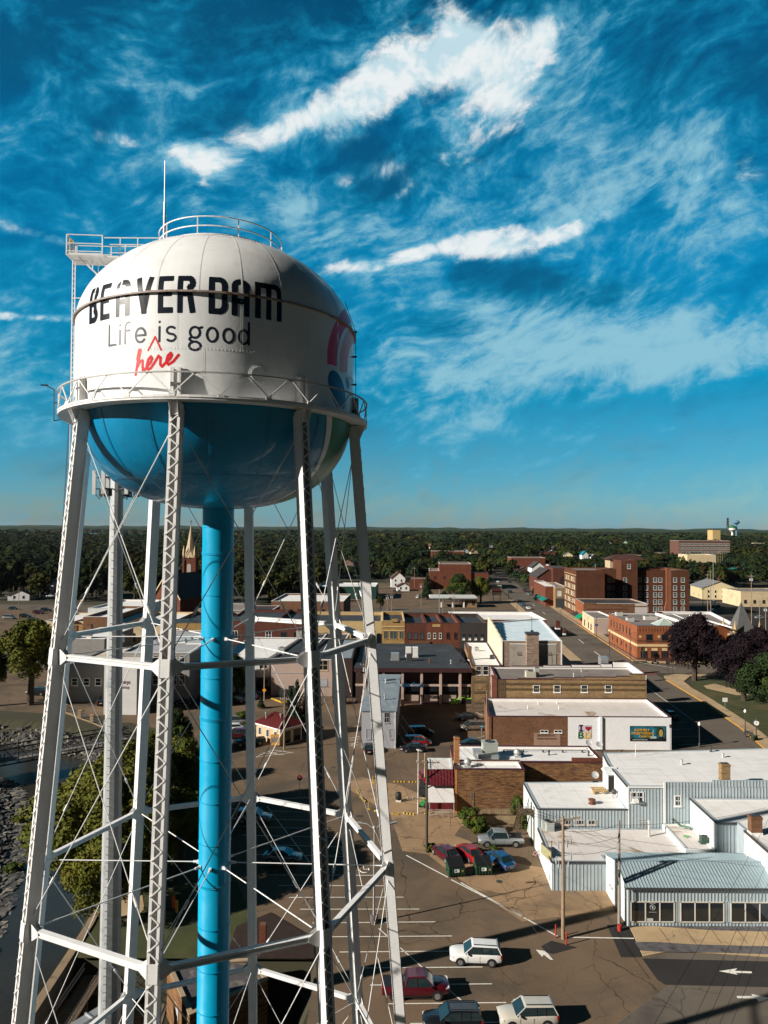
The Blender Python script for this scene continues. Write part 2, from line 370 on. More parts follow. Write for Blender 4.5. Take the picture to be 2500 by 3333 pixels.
for k in range(16):
    th=math.radians(-13+22.5*k)
    zs=[46.5-(46.5-41.35)*i/26 for i in range(27)]
    for a,b in zip(zs[:-1],zs[1:]):
        ra=on_bowl(th,a,.0); 
        w_=.09
        la=math.hypot(ra.x,ra.y)
        if la<1.4: continue
        q=[on_bowl(th-w_/la,a,.025),on_bowl(th-w_/la,b,.025),on_bowl(th+w_/la,b,.025),on_bowl(th+w_/la,a,.025)]
        bs.quad(*q)
        for sgn in(-.6,.6):
            rivets(bs,[on_bowl(th+sgn*w_/la,a,.028),on_bowl(th+sgn*w_/la,(a+b)/2,.028)],.028)
for i in range(180):
    a,b=2*math.pi*i/180,2*math.pi*(i+1)/180
    bs.quad(on_bowl(a,42.95,.03),on_bowl(a,42.8,.03),on_bowl(b,42.8,.03),on_bowl(b,42.95,.03)); rivets(bs,[on_bowl(a,42.88,.03)],.028)
bs.build('bowl_seam',[BLUEB],bw)
# hoop at the dome edge
def ring(mb,r,z,w_,h_,n=96,mi=0,a0=0,a1=2*math.pi):
    mb.lathe([(r-w_/2,z-h_/2+4),(r+w_/2,z-h_/2+4),(r+w_/2,z+h_/2+4),(r-w_/2,z+h_/2+4),(r-w_/2,z-h_/2+4)],n=n,mi=mi,a0=a0,a1=a1)
hp=MB(); ring(hp,RTK+.07,ZS-.02,.14,.10); hp.build('hoop',[RUST],tower)
# ---- painted lettering: rasterised strokes laid on the shell
def sd_seg(px,py,a,b,hw,rc,flat):
    ax,ay=a; bx,by=b; dx,dy=bx-ax,by-ay; L=math.hypot(dx,dy)
    if L<1e-4: return np.hypot(px-ax,py-ay)-hw
    ux,uy=dx/L,dy/L
    cx,cy=(ax+bx)/2,(ay+by)/2
    qx=(px-cx)*ux+(py-cy)*uy; qy=-(px-cx)*uy+(py-cy)*ux
    if flat:
        ex=np.abs(qx)-(L/2+hw-rc); ey=np.abs(qy)-(hw-rc)
        return np.hypot(np.maximum(ex,0),np.maximum(ey,0))+np.minimum(np.maximum(ex,ey),0)-rc
    ex=np.maximum(np.abs(qx)-L/2,0); return np.hypot(ex,qy)-hw
def paint(name,strokes,hw,mat_,flat=False,cell=.02,rc=.05,fill=None,off=.007,surf=on_tank,parent=sh):
    xs=[p[0] for st in strokes for p in st]+([] if fill is None else [p for p in fill[1]]); ys=[p[1] for st in strokes for p in st]+([] if fill is None else [p for p in fill[2]])
    x0,x1,y0,y1=min(xs)-.3,max(xs)+.3,min(ys)-.3,max(ys)+.3
    nx,ny=int((x1-x0)/cell),int((y1-y0)/cell)
    X,Y=np.meshgrid(x0+(np.arange(nx)+.5)*cell,y0+(np.arange(ny)+.5)*cell)
    d=np.full(X.shape,9.)
    for st in strokes:
        w1=hw
        for a,b in zip(st[:-1],st[1:]): d=np.minimum(d,sd_seg(X,Y,a,b,w1,rc,flat))
    ins=d<0
    if fill is not None: ins|=fill[0](X,Y)
    mb=MB(); 
    for j in range(ny):
        row=ins[j]; i=0
        while i<nx:
            if row[i]:
                k=i
                while k<nx and row[k] and k-i<14: k+=1
                xa,xb,ya,yb=x0+i*cell,x0+k*cell,y0+j*cell,y0+(j+1)*cell
                mb.quad(surf(xa,ya,off),surf(xb,ya,off),surf(xb,yb,off),surf(xa,yb,off)); i=k
            else: i+=1
    return mb.build(name,[mat_],parent)
DG=RTK*math.pi/180
def arc(cx,cy,rx,ry,a0,a1,n=12): return [(cx+rx*math.cos(math.radians(a0+(a1-a0)*i/n)),cy+ry*math.sin(math.radians(a0+(a1-a0)*i/n))) for i in range(n+1)]
HT,B0=1.74,-1.02   # centre-line height and base
def L_(ch,x,w_):
    h=HT; m_=h*.52; r=.2
    P={'E':[[(w_,0),(0,0),(0,h),(w_,h)],[(0,m_),(w_*.88,m_)]],
       'B':[[(w_-r,0),(0,0),(0,h),(w_-r-.05,h)],arc(w_-r-.05,h-.25,.22,.25,90,-60,6)+[(w_-.14,m_)],[(0,m_),(w_-.12,m_)],[(w_-.12,m_)]+arc(w_-.22,.26,.22,.26,60,-90,6)],
       'A':[[(0,0),(0,h-.3)]+arc(w_/2,h-.3,w_/2,.3,180,0,8)+[(w_,0)],[(0,m_*.72),(w_,m_*.72)]],
       'V':[[(0,h),(w_/2,0.02),(w_,h)]],
       'R':[[(0,0),(0,h),(w_-r,h)]+arc(w_-.24,h-.27,.24,.27,90,-60,6)+[(w_-.16,m_-.02)],[(0,m_-.02),(w_-.14,m_-.02),(w_,0)]],
       'D':[[(0,0),(0,h),(w_-.3,h)]+arc(w_-.3,h-.34,.3,.34,90,0,6)+[(w_,.34)]+arc(w_-.3,.34,.3,.34,0,-90,6)+[(0,0)]],
       'M':[[(0,0),(0,h),(w_/2-.22,h)]+arc(w_/2-.22,h-.26,.22,.26,90,0,5)+[(w_/2,0)],[(w_/2,h-.28),(w_/2+.02,h)]+[(w_-.24,h)]+arc(w_-.24,h-.3,.24,.3,90,0,5)+[(w_,0)]]}
    return [[(x+a,B0+b) for a,b in st] for st in P[ch]]
big=[]
for ch,t0,t1 in (('B',-42.6,-36.6),('E',-35.0,-29.6),('A',-26.6,-20.2),('V',-17.6,-10.9),('E',-8.9,-3.4),('R',-1.9,4.4),('D',9.0,15.4),('A',16.9,23.2),('M',25.2,35.3)):
    big+=L_(ch,t0*DG+.15,(t1-t0)*DG-.30)
paint('black_lettering',big,.155,BLACKP,True)
thin=[]
def add(sts,dx=0,dy=0):
    for s in sts: thin.append([(a+dx,b+dy) for a,b in s])
bl=-2.66; xh=.74; asc=1.1
def xd(deg): return deg*DG
add([[(xd(-29.6),bl+asc),(xd(-29.6),bl),(xd(-26.2),bl)]])
add([[(xd(-24.3),bl),(xd(-24.3),bl+xh)],[(xd(-24.3),bl+1.02),(xd(-24.3),bl+1.03)]])
add([[(xd(-21.9),bl),(xd(-21.9),bl+.85)]+arc(xd(-21.9)+.24,bl+.88,.24,.24,180,80,6),[(xd(-21.9),bl+xh-.06),(xd(-20.0),bl+xh-.06)]])
def ee(c): return [[(c-.30,bl+.37),(c+.30,bl+.37)]+arc(c,bl+.37,.30,.38,0,320,16)]
add(ee(xd(-15.4)))
add([[(xd(-8.1),bl),(xd(-8.1),bl+xh)],[(xd(-8.1),bl+1.02),(xd(-8.1),bl+1.03)]])
sx_=xd(-4.0); add([arc(sx_+.02,bl+.56,.24,.19,40,270,8)+arc(sx_+.02,bl+.18,.25,.19,90,-140,8)])
gx=xd(4.4); add([arc(gx,bl+.46,.26,.29,0,360,16),[(gx+.18,bl+.68),(gx+.36,bl+.74)],arc(gx-.02,bl+.1,.26,.12,140,200,4)+[(gx-.15,bl-.02),(gx+.1,bl-.04)]+arc(gx,bl-.26,.30,.22,70,-250,14)])
for oc in (10.3,15.9): add([arc(xd(oc),bl+.37,.27,.37,0,360,20)])
dx_=xd(21.2); add([arc(dx_,bl+.37,.25,.37,0,360,20),[(dx_+.27,bl),(dx_+.27,bl+asc+.05)]])
paint('slogan_lettering',thin,.064,INK,cell=.018)
paint('caret_mark',[[(xd(-12.3),-3.13),(xd(-9.7),-2.42),(xd(-7.4),-3.13)]],.05,REDP,cell=.018)
sc_=[[(xd(-15.6),-3.12),(xd(-16.2),-3.55),(xd(-17.2),-4.4)],
 [(xd(-16.6),-4.0),(xd(-15.3),-3.68),(xd(-14.5),-3.66),(xd(-14.4),-3.95),(xd(-14.3),-4.2),(xd(-13.6),-4.18),(xd(-12.6),-3.98),(xd(-11.3),-3.78),(xd(-10.7),-3.58),(xd(-11.2),-3.46),(xd(-12.2),-3.62),(xd(-12.8),-3.95),(xd(-12.2),-4.15),(xd(-11.2),-4.08),(xd(-9.6),-3.75),(xd(-8.6),-3.5),(xd(-8.4),-3.45),(xd(-7.6),-3.55),(xd(-7.7),-3.9),(xd(-7.0),-4.02),(xd(-5.8),-3.84),(xd(-4.2),-3.62),(xd(-3.5),-3.42),(xd(-4.0),-3.3),(xd(-5.0),-3.46),(xd(-5.5),-3.75),(xd(-4.7),-3.92),(xd(-3.0),-3.76),(xd(-1.2),-3.42)]]
paint('script_lettering',[[(a,b) for a,b in s] for s in sc_],.075,REDP,cell=.018)
paint('script_ascender',[sc_[0][:2]],.12,REDP,cell=.018,off=.009)
# swirl logo on the far side
lc=(xd(92),-2.6)
def band(r0,r1,a0,a1,ky=.82): 
    return lambda X,Y:(lambda r,a:(r>r0)&(r<r1)&(a>a0)&(a<a1))(np.hypot(X-lc[0],(Y-lc[1])/ky),np.degrees(np.arctan2((Y-lc[1])/ky,-(X-lc[0]))))
bx=[lc[0]-6,lc[0]+6]; by=[lc[1]-3.2,lc[1]+4.6]
paint('crimson_swirl',[],.1,CRIM,fill=(band(4.15,5.2,-4,120),bx,by),cell=.04)
paint('coral_swirl',[],.1,CORAL,fill=(band(2.55,3.75,-8,120),bx,by),cell=.04)
def ell(cx,cy,a,b,ang):
    c,s=math.cos(ang),math.sin(ang)
    return lambda X,Y:(((X-cx)*c+(Y-cy)*s)/a)**2+((-(X-cx)*s+(Y-cy)*c)/b)**2<1
paint('navy_leaf',[],.1,NAVYL,fill=(ell(xd(66),-4.25,1.35,.85,math.radians(-42)),[xd(50),xd(85)],[-5.3,-3]),cell=.035)
paint('navy_dot',[],.1,NAVYL,fill=(ell(xd(76),-3.5,.45,.3,math.radians(-30)),[xd(70),xd(82)],[-4.2,-3]),cell=.035)
# pale stripe and green wedge on the bowl
for nm,mt_,t0,t1,t2,t3 in (('green_wedge',GREENL,62,100,72,100),('pale_stripe',WHITE,58.5,62.5,69,72)):
    mb=MB(); n=30
    for i in range(n):
        za,zb=46.6-i*.165,46.6-(i+1)*.165
        fa,fb=i/n,(i+1)/n
        for j in range(10):
            T=lambda f,k:math.radians((t0+(t2-t0)*f)*(1-k)+(t1+(t3-t1)*f)*k)
            o_=.034
            mb.quad(on_bowl(T(fa,j/10),za,o_),on_bowl(T(fb,j/10),zb,o_),on_bowl(T(fb,(j+1)/10),zb,o_),on_bowl(T(fa,(j+1)/10),za,o_))
    mb.build(nm,[mt_],bw)
# manhole on the shell
mh=MB()
for r_,o_ in ((.52,.03),(.40,.07)):
    pts=[on_tank(xd(26.6)+r_*math.cos(t),-4.25+r_*math.sin(t),o_) for t in np.linspace(0,2*math.pi,25)[:-1]]
    pin=[on_tank(xd(26.6)+r_*math.cos(t),-4.25+r_*math.sin(t),0) for t in np.linspace(0,2*math.pi,25)[:-1]]
    mh.poly(pts); mh.add(pin+pts,[(i,(i+1)%24,24+(i+1)%24,24+i) for i in range(24)])
rivets(mh,[on_tank(xd(26.6)+.46*math.cos(t),-4.25+.46*math.sin(t),.03) for t in np.linspace(0,2*math.pi,21)],.03)
mh.build('manhole_cover',[WHITE],sh)
# riser
rs=MB(); RR=1.0
rs.lathe([(RR+.12,-7.15),(RR+.12,-6.5),(RR,-6.49),(RR,45.5)],n=40)
rs.build('riser',[BLUEP],tower,True)
for i,z in enumerate(list(np.arange(38.3,-10,-2.62))+[40.0]):
    rb_=MB(); ring(rb_,RR+.012,z,.03,.05 if i%4 else .16,n=40)
    if i%4==0: rivets(rb_,[tp(a,RR+.03,z+dz) for a in np.linspace(0,2*math.pi,50)[:-1] for dz in(-.05,.05)],.022)
    rb_.build('riser_band',[BLUEP],tower)
index_kids()
# balcony
bc=MB(); ZB=46.6; RB=9.58
bc.lathe([(RTK*.98,ZB+4.02),(RB-.02,ZB+4.02),(RB,ZB+4),(RB,ZB+4.24),(RB-.05,ZB+4.24),(RB-.05,ZB+4.12),(RTK*.98,ZB+4.12)],n=96)
bc.lathe([(RB+.0,ZB+4.11),(RB+.03,ZB+4.11),(RB+.03,ZB+4.14),(RB,ZB+4.14)],n=96)
bal=bc.build('balcony',[WLEG],tower)
rl=MB(); ring(rl,RB-.02,ZB+1.42,.10,.07); rl.build('handrail',[M('rail_grey_paint',(.42,.41,.40),.5,.1)],bal)
rg=MB()
for k in range(24):
    a=A0+math.radians(15*k); b=a+math.radians(7.5); c_=a+math.radians(15)
    rg.bar(tp(a,RB-.03,ZB+.3),tp(b-.012,RB-.03,ZB+1.38),.05,.06); rg.bar(tp(c_,RB-.03,ZB+.3),tp(b+.012,RB-.03,ZB+1.38),.05,.06)
    rad=tp(a,1,0)-tp(a,0,0); tg=Vector((math.cos(a),math.sin(a),0))
    rg.obox(tp(a,RB+.0,ZB+.24),tg*.17,Vector((rad.x,rad.y,0))*.02,(0,0,.09)); rg.obox(tp(b,RB-.03,ZB+1.33),tg*.12,Vector((rad.x,rad.y,0))*.015,(0,0,.05))
    rivets(rg,[tp(a,RB+.02,ZB+.24+dz)+tg*dx for dx in(-.12,-.04,.04,.12) for dz in(-.05,.05)],.02)
rg.build('railing_brace',[WLEG],bal)
# legs
ZN=[46.3,32.87,18.51,4.32,-11.0]; ZG=-11.15
for k in range(1,9):
    th=A0+math.radians(45*(k-2))
    lg=MB(); lc2=MB()
    rad=Vector((math.sin(th),-math.cos(th),0)); tg=Vector((math.cos(th),math.sin(th),0))
    top=tp(th,LR(46.5),46.5); bot=tp(th,LR(ZG),ZG); ax=(top-bot).normalized(); L=(top-bot).length
    ro=tg.cross(ax).normalized()
    if ro.dot(rad)<0: ro=-ro
    HWt,HD=.29,.31
    mid=(top+bot)/2
    for s in(-1,1):
        lg.obox(mid+tg*s*(HWt-.012),ax*L/2,tg*.012,ro*HD)                       # web plate
        lg.obox(mid+tg*s*(HWt-.085)+ro*(HD-.012),ax*L/2,tg*.060,ro*.012)        # outer flange
    lg.obox(mid-ro*(HD+.014),ax*L/2,tg*(HWt+.03),ro*.012)                        # inner cover plate
    rv=[]
    for i in range(int(L/.16)):
        for s in(-1,1): 
            p=bot+ax*i*.16-ro*(HD+.03)+tg*s*(HWt-.02); lg.obox(p,ax*.018,tg*.018,ro*.012)
            if i%2: 
                p=bot+ax*i*.16+tg*s*(HWt+.006)-ro*(HD-.06); lg.obox(p,ax*.018,tg*.01,ro*.018)
    lo=lg.build('leg',[WLEG],tower)
    n=int(L/.42); 
    for i in range(n):
        z=i*.42+.1; s=1 if i%2 else -1
        pz=(bot+ax*z).z-4
        if any(abs(pz-q)<.45 for q in ZN[:4]): continue
        p=bot+ax*z+ro*(HD+.014)-tg*s*(HWt-.05); q=bot+ax*(z+.42)+ro*(HD+.014)+tg*s*(HWt-.05)
        d=(q-p).normalized(); sdv=d.cross(ro)
        lc2.obox((p+q)/2,d*((q-p).length/2+.02),sdv*.032,ro*.012)
        lc2.obox(p+ro*.02,ax*.02,tg*.02,ro*.015)
    for q in ZN[:4]:
        c_=bot+ax*((q-ZG)/ax.z)
        lc2.obox(c_+ro*(HD+.03),ax*.46,tg*HWt,ro*.012)
        for i in range(8):
            for s in(-1,1): lc2.obox(c_+ro*(HD+.05)+ax*(-.4+i*.114)+tg*s*(HWt-.04),ax*.02,tg*.02,ro*.012)
    lc2.build('lacing',[WLEG],lo)
    # head bracket under the balcony and stub on the shell
    hb=MB()
    for s in(-1,1):
        P=[tp(th,LR(45.2)+.1,45.3),tp(th,RB-.1,46.58),tp(th,RTK-.05,46.58),tp(th,LR(45.2)-.3,45.3)]
        hb.add([p+tg*s*.2 for p in P]+[p+tg*s*.23 for p in P],[(0,1,2,3),(7,6,5,4),(0,4,5,1),(1,5,6,2),(2,6,7,3),(3,7,4,0)])
        hb.obox(tp(th,RTK+.16,47.55)+tg*s*.24,tg*.03,rad*.2,(0,0,.82)); hb.obox(tp(th,RTK+.34,47.55)+tg*s*.17,tg*.07,rad*.02,(0,0,.82))
    hb.obox(tp(th,RTK+.1,47.5),tg*.3,rad*.03,(0,0,.95))
    rivets(hb,[tp(th,RTK+.13,46.8+i*.13)+tg*s*.27 for i in range(12) for s in(-1,1)],.028)
    hb.build('leg_bracket',[WLEG],tower)
    ft=MB(); ft.obox(bot+Vector((0,0,.1)),tg*.6,rad*.6,(0,0,.1)); ft.obox(bot+Vector((0,0,-.3)),tg*.9,rad*.9,(0,0,.4)); ft.build('footing',[M('concrete',(.36,.34,.31),.9,.15)],tower)
# struts, rods, spokes
def ln(k,z,inn=0.): 
    th=A0+math.radians(45*(k-2)); return tp(th,LR(z)-inn,z)
for lv in (1,2,3):
    z=ZN[lv]
    for k in range(1,9):
        a,b=ln(k,z),ln(k+1,z); d=(b-a).normalized(); a2,b2=a+d*.30,b-d*.30
        st=MB(); up=Vector((0,0,1)); sdv=d.cross(up)
        for s in(-1,1):
            st.obox((a2+b2)/2+up*s*.135,d*(b2-a2).length/2,sdv*.15,up*.02); 
            st.obox((a2+b2)/2+sdv*s*.09,d*(b2-a2).length/2,sdv*.01,up*.115)
            st.obox((a2+b2)/2+sdv*s*.14+up*.085,d*(b2-a2).length/2,sdv*.008,up*.03); st.obox((a2+b2)/2+sdv*s*.14-up*.085,d*(b2-a2).length/2,sdv*.008,up*.03)
        for e,sg in((a2,1),(b2,-1)):
            for s in(-1,1):
                P=[e-d*sg*.04+up*.42,e+d*sg*.12+up*.42,e+d*sg*.55+up*.12,e+d*sg*.55-up*.12,e+d*sg*.12-up*.42,e-d*sg*.04-up*.42]
                A_=[p+sdv*s*.155 for p in P]; B_=[p+sdv*s*.17 for p in P]
                st.poly(A_ if s*sg>0 else A_[::-1]); st.poly(B_[::-1] if s*sg>0 else B_); st.add(A_+B_,[(i,(i+1)%6,6+(i+1)%6,6+i) for i in range(6)])
        st.build('strut',[WLEG],tower)
for pv in range(4):
    zu,zl=ZN[pv]-(.75 if pv==0 else .32),ZN[pv+1]+.32
    for k in range(1,9):
        for (ka,kb,of) in ((k,k+1,.06),(k+1,k,-.06)):
            a=ln(ka,zu,of); b=ln(kb,zl,of); d=(b-a).normalized(); a=a+d*.3; b=b-d*.3
            rd=MB(); rd.tube(a,b,.027,n=6)
            t=b-d*2.6; rd.tube(t-d*.22,t+d*.22,.075,n=6); rd.tube(a-d*.1,a+d*.12,.07,n=6); rd.tube(b-d*.12,b+d*.1,.07,n=6)
            rd.build('tie_rod',[WLEG],tower)
for lv in (1,2,3):
    z=ZN[lv]
    for k in range(1,9):
        th=A0+math.radians(45*(k-2)); a=tp(th,LR(z)-.3,z); b=tp(th,RR+.1,z+.05)
        sp_=MB(); sp_.tube(a,b,.035,n=6); sp_.tube(b,b-(b-a).normalized()*.28,.08,n=6); sp_.obox(tp(th,RR+.06,z+.05),(.08,0,0),(0,.08,0),(0,0,.1)); sp_.build('spoke_rod',[WLEG],tower)
# top guard rail, hatch, platform, ladder, mast
tr=MB(); Rg,Zg=3.9,57.45
for z in(.12,.62,1.18): ring(tr,Rg,Zg+z,.055,.055,n=56)
for k in range(10):
    a=math.radians(-8+36*k); tr.bar(tp(a,Rg,Zg-.2),tp(a,Rg,Zg+1.2),.06)
tr.lathe([(Rg-.6,Zg+3.98),(Rg+.1,Zg+3.98),(Rg+.1,Zg+4.03),(Rg-.6,Zg+4.03)],n=56)
tr.build('guard_rail',[WLEG],tower)
hm=MB(); hm.lathe([(.95,61.6),(.95,62.15),(1.05,62.2),(.6,62.55),(0.02,62.62)],c=(-.2+1.0,.4,-.2),n=24); hm.build('roof_vent',[GALV],tower,True)
pl=MB(); tl=math.radians(-86); e1=Vector((math.sin(tl),-math.cos(tl),0)); e2=Vector((math.cos(tl),math.sin(tl),0))
zf=57.25
def lp(r,s,z): return e1*r+e2*s+Vector((0,0,z+4))
pl.obox(lp(6.7,0,zf),e1*2.8,e2*.55,(0,0,.06))
pl.obox(lp(8.4,0,zf-.02),e1*1.15,e2*.9,(0,0,.07))
for s in(-.9,.9):
    r0,r1=7.3,9.5
    for h in(.15,.65,1.2): pl.bar(lp(r0,s,zf+h),lp(r1,s,zf+h),.05)
    for r_ in(7.3,9.5): pl.bar(lp(r_,s,zf),lp(r_,s,zf+1.2),.06)
for h in(.65,1.2): pl.bar(lp(9.5,-.9,zf+h),lp(9.5,.9,zf+h),.05)
for s in(-.55,.55):
    for h in(.65,1.2): pl.bar(lp(3.9,s,zf+h+.1),lp(7.3,s,zf+h),.05)
    for r_ in(5.2,6.3): pl.bar(lp(r_,s,zf),lp(r_,s,zf+1.25),.05)
    pl.bar(lp(8.9,s,zf-.05),lp(6.7,s,zf-2.1),.08); pl.bar(lp(7.6,s,zf-.05),lp(6.5,s,zf-1.6),.06); pl.bar(lp(8.0,s,zf-.9),lp(8.0,s,zf),.05)
pl.build('access_platform',[WLEG],tower)
la=MB(); rl_=9.35
for s in(-.22,.22): la.bar(lp(rl_,s,44),lp(rl_,s,zf+.9),.05)
th8=A0-math.pi/2; t8=Vector((math.cos(th8),math.sin(th8),0))
for s in(-.2,.2): la.bar(tp(th8,LR(-10.8)+.55,-10.8)+t8*s,tp(th8,LR(44)+.55,44)+t8*s,.045)
for i in range(170): la.bar(tp(th8,LR(-10.6+i*.32)+.55,-10.6+i*.32)-t8*.2,tp(th8,LR(-10.6+i*.32)+.55,-10.6+i*.32)+t8*.2,.03)
la.bar(lp(rl_,0,44),tp(th8,LR(44)+.5,44),.06)
z=44.1
while z<zf: la.bar(lp(rl_,-.22,z),lp(rl_,.22,z),.03); z+=.32
for z in np.arange(47.5,zf,2.4): la.bar(lp(rl_,0,z),lp(8.5,0,z),.05)
la.build('ladder',[WLEG],tower)
gt=MB()
gt.bar(lp(9.52,-.3,zf+.15),lp(9.52,-.3,zf+1.15),.07); gt.bar(lp(9.52,.3,zf+.15),lp(9.52,.3,zf+1.15),.07); gt.bar(lp(9.52,-.3,zf+1.1),lp(9.52,.3,zf+1.1),.07)
gt.build('yellow_gate',[M('yellow_paint',(.75,.42,.02),.5)],tower)
ms=MB(); mx=tp(math.radians(-78),3.6,0); ms.tube((mx.x,mx.y,61.2),(mx.x,mx.y,64.9),.06,n=8); ms.tube((mx.x,mx.y,64.9),(mx.x,mx.y,67.6),.025,n=6); ms.bar((mx.x+.15,mx.y,61.3),(mx.x+.05,mx.y,64.6),.04)
for z in(62,63,64): ms.bar((mx.x-.12,mx.y,z),(mx.x+.15,mx.y,z),.05)
ms.build('whip_antenna',[GALV],tower)
# pipe up the right side of the tank, lamp bracket on the left
pp=MB(); tpn=math.radians(86)
pts=[tp(tpn,8.9,46.9),tp(tpn,8.86,52.6),tp(tpn,8.15,54.6)]
pp.path([p for p in pts],.022,n=6)
for z in(47.5,49.2,51,52.6): pp.bar(tp(tpn,8.66,z),tp(tpn,8.95,z),.10)
pp.build('overflow_pipe',[DARKST],tower)
lb=MB(); a=math.radians(-72)
p0=tp(a,RB+.25,ZB-.2); p1=tp(a,RB+.25,ZB+1.7)
lb.bar(p0,p1,.05); lb.bar(p0,tp(a,RB-.1,ZB-.1),.05); lb.bar(tp(a,RB+.25,ZB+.9),tp(a,RB-.1,ZB+.9),.05); lb.bar(p1,tp(a,RB+.75,ZB+1.95),.05); lb.bar(tp(a,RB+.6,ZB+1.95),tp(a,RB+1.0,ZB+1.93),.14,.07)
lb.build('lamp_bracket',[DARKST],bal)
cb_=MB()
for s,rr in((-.6,9.6),(-.9,9.7)): cb_.path([lp(rr,s,zf+.6),lp(rr+.2,s*1.3,47),lp(rr+1.0,s*1.6,30),lp(rr+4.2,s*2,ZG)],.014,n=4)
cb_.build('antenna_cable',[DARKST],tower)
KS=36/46   # the drawing above is in units of 1/46 of the distance; real size follows from the rail height and the riser
for o in list(C.objects):
    if o.parent==tower: o.location.z+=-ZG-4
tower.scale=(KS,KS,KS); tower.location=(TX*KS,TY*KS,40-(40-ZG)*KS)
# ================================================================ MONOPOLE MAST
MX,MY=-21.4,56.8
mp=empty('antenna_monopole',(MX,MY,-3.5),0,'tall galvanised antenna monopole with climbing pegs behind the water tower legs','antenna mast')
mb=MB(); mb.lathe([(1.1,0),(1.1,.15),(.90,.16),(.48,47.6)],n=12); mb.build('pole',[M('monopole_steel',(.46,.48,.49),.5,.12,1.,metal=.3,c2=(.33,.36,.38),c2s=.5,fine=.06)],mp)
pg=MB()
for i in range(138):
    z=3+i*.31; r=.90-.42*z/46; a=math.radians(8 if i%2 else -8); pg.bar((r*math.sin(a)*1.,-r*math.cos(a),z),((r+.16)*math.sin(a),-(r+.16)*math.cos(a),z+.02),.035)
pg.build('climbing_pegs',[DARKST],mp)
for i in range(6):
    a=math.radians(-75+i*60); r=1.7
    q=MB(); q.obox((r*math.sin(a),-r*math.cos(a),47.0),(.14,0,0),(0,.08,0),(0,0,.95)); q.build('panel_antenna',[M('antenna_white',(.6,.6,.6),.6)],mp)
    q=MB(); q.bar((0,0,46.5),(r*math.sin(a),-r*math.cos(a),46.5),.08); q.bar((0,0,47.4),(r*math.sin(a),-r*math.cos(a),47.4),.08); q.obox((1.3*math.sin(a)+.2,-1.3*math.cos(a),46.2),(.2,0,0),(0,.12,0),(0,0,.3)); q.path([(.9*math.sin(a),-.9*math.cos(a),46.3),(1.3*math.sin(a),-1.3*math.cos(a),45.7),(1.6*math.sin(a),-1.6*math.cos(a),46.1)],.03); q.build('antenna_arm',[DARKST],mp)
# ================================================================ GROUND, WATER, ROADS
ASPH=M('asphalt',(.155,.110,.074),.92,.22,.12,c2=(.10,.08,.06),c2s=.09,c2lo=.45,c2hi=.65,fine=.16,bump=.25,bs=3.,spec=.08,wp=True)
def crack(mt,sc_=.09,wd=.004,amt=.65):
    g=G(mt.node_tree); b=mt.node_tree.nodes['Principled BSDF']; vec=g.n('ShaderNodeNewGeometry').outputs['Position']
    old=b.inputs['Base Color'].links[0].from_socket
    nz=g.n('ShaderNodeTexNoise'); g.put(nz.inputs['Vector'],vec); nz.inputs['Scale'].default_value=.35; nz.inputs['Detail'].default_value=6
    ad=g.n('ShaderNodeVectorMath',operation='MULTIPLY_ADD'); g.put(ad.inputs[0],nz.outputs['Color']); ad.inputs[1].default_value=(3.4,3.4,0); g.put(ad.inputs[2],vec)
    fl=g.n('ShaderNodeVectorMath',operation='MULTIPLY'); g.put(fl.inputs[0],ad.outputs[0]); fl.inputs[1].default_value=(1,1,0)
    for s_,w_,a_ in ((sc_,wd,amt),(sc_*2.7,wd*1.6,amt*.6)):
        vo=g.n('ShaderNodeTexVoronoi',feature='DISTANCE_TO_EDGE'); g.put(vo.inputs['Vector'],fl.outputs[0]); vo.inputs['Scale'].default_value=s_
        k=g.ramp(vo.outputs['Distance'],w_*.4,w_*1.6,1,0)
        k=g.m('MULTIPLY',k,g.ramp(g.noise(vec,.11 if s_==sc_ else .07,3,.5),.36 if s_==sc_ else .46,.56,0,a_))
        old=g.mix(k,old,(.022,.018,.014))
    g.put(b.inputs['Base Color'],old)
crack(ASPH)
ASPH2=M('dark_asphalt',(.038,.036,.036),.9,.15,.2,fine=.1,spec=.06,wp=True); 
ROADM=M('road_asphalt',(.135,.115,.095),.92,.15,.1,c2=(.08,.07,.065),c2s=.06,fine=.08,spec=.06,wp=True); crack(ROADM,.05,.004,.6)
SHADASP=M('shadowed_asphalt',(.010,.014,.018),.98,.3,.2,spec=.02,wp=True)  # dark asphalt with the pale-roofed building's shadow put into its colour
CONC=M('tan_concrete',(.40,.29,.17),.9,.16,.3,c2=(.28,.20,.12),c2s=.25,fine=.06,wp=True); crack(CONC,.13,.003,.5)
TAN=M('worn_tan_paving',(.30,.195,.108),.92,.2,.2,c2=(.17,.12,.075),c2s=.16,fine=.14,wp=True); crack(TAN,.10,.006,.9)
STAMP=M('stamped_concrete',(.10,.095,.10),.85,.4,1.5,c2=(.05,.045,.05),c2s=1.2,wp=True)
PAINTW=M('white_road_paint',(.72,.70,.64),.8,.2,2.,c2=(.30,.27,.22),c2s=2.5,c2lo=.56,c2hi=.78,wp=True)
PAINTY=M('yellow_road_paint',(.62,.30,.03),.8,.2,2.,wp=True)
GRASS=M('grass_lawn',(.045,.052,.014),.95,.35,.4,c2=(.085,.07,.024),c2s=.12,fine=.2,wp=True)
DIRT=M('grassy_earth',(.036,.034,.017),.95,.3,.02,c2=(.06,.05,.028),c2s=.01,fine=.2,wp=True)
BRICKP=M('brick_paving',(.14,.055,.045),.9,.2,2.,wp=True)
WATER=M('river_water',(.030,.026,.016),.22,.3,.1,bump=.5,bs=1.6,spec=.35,wp=True)
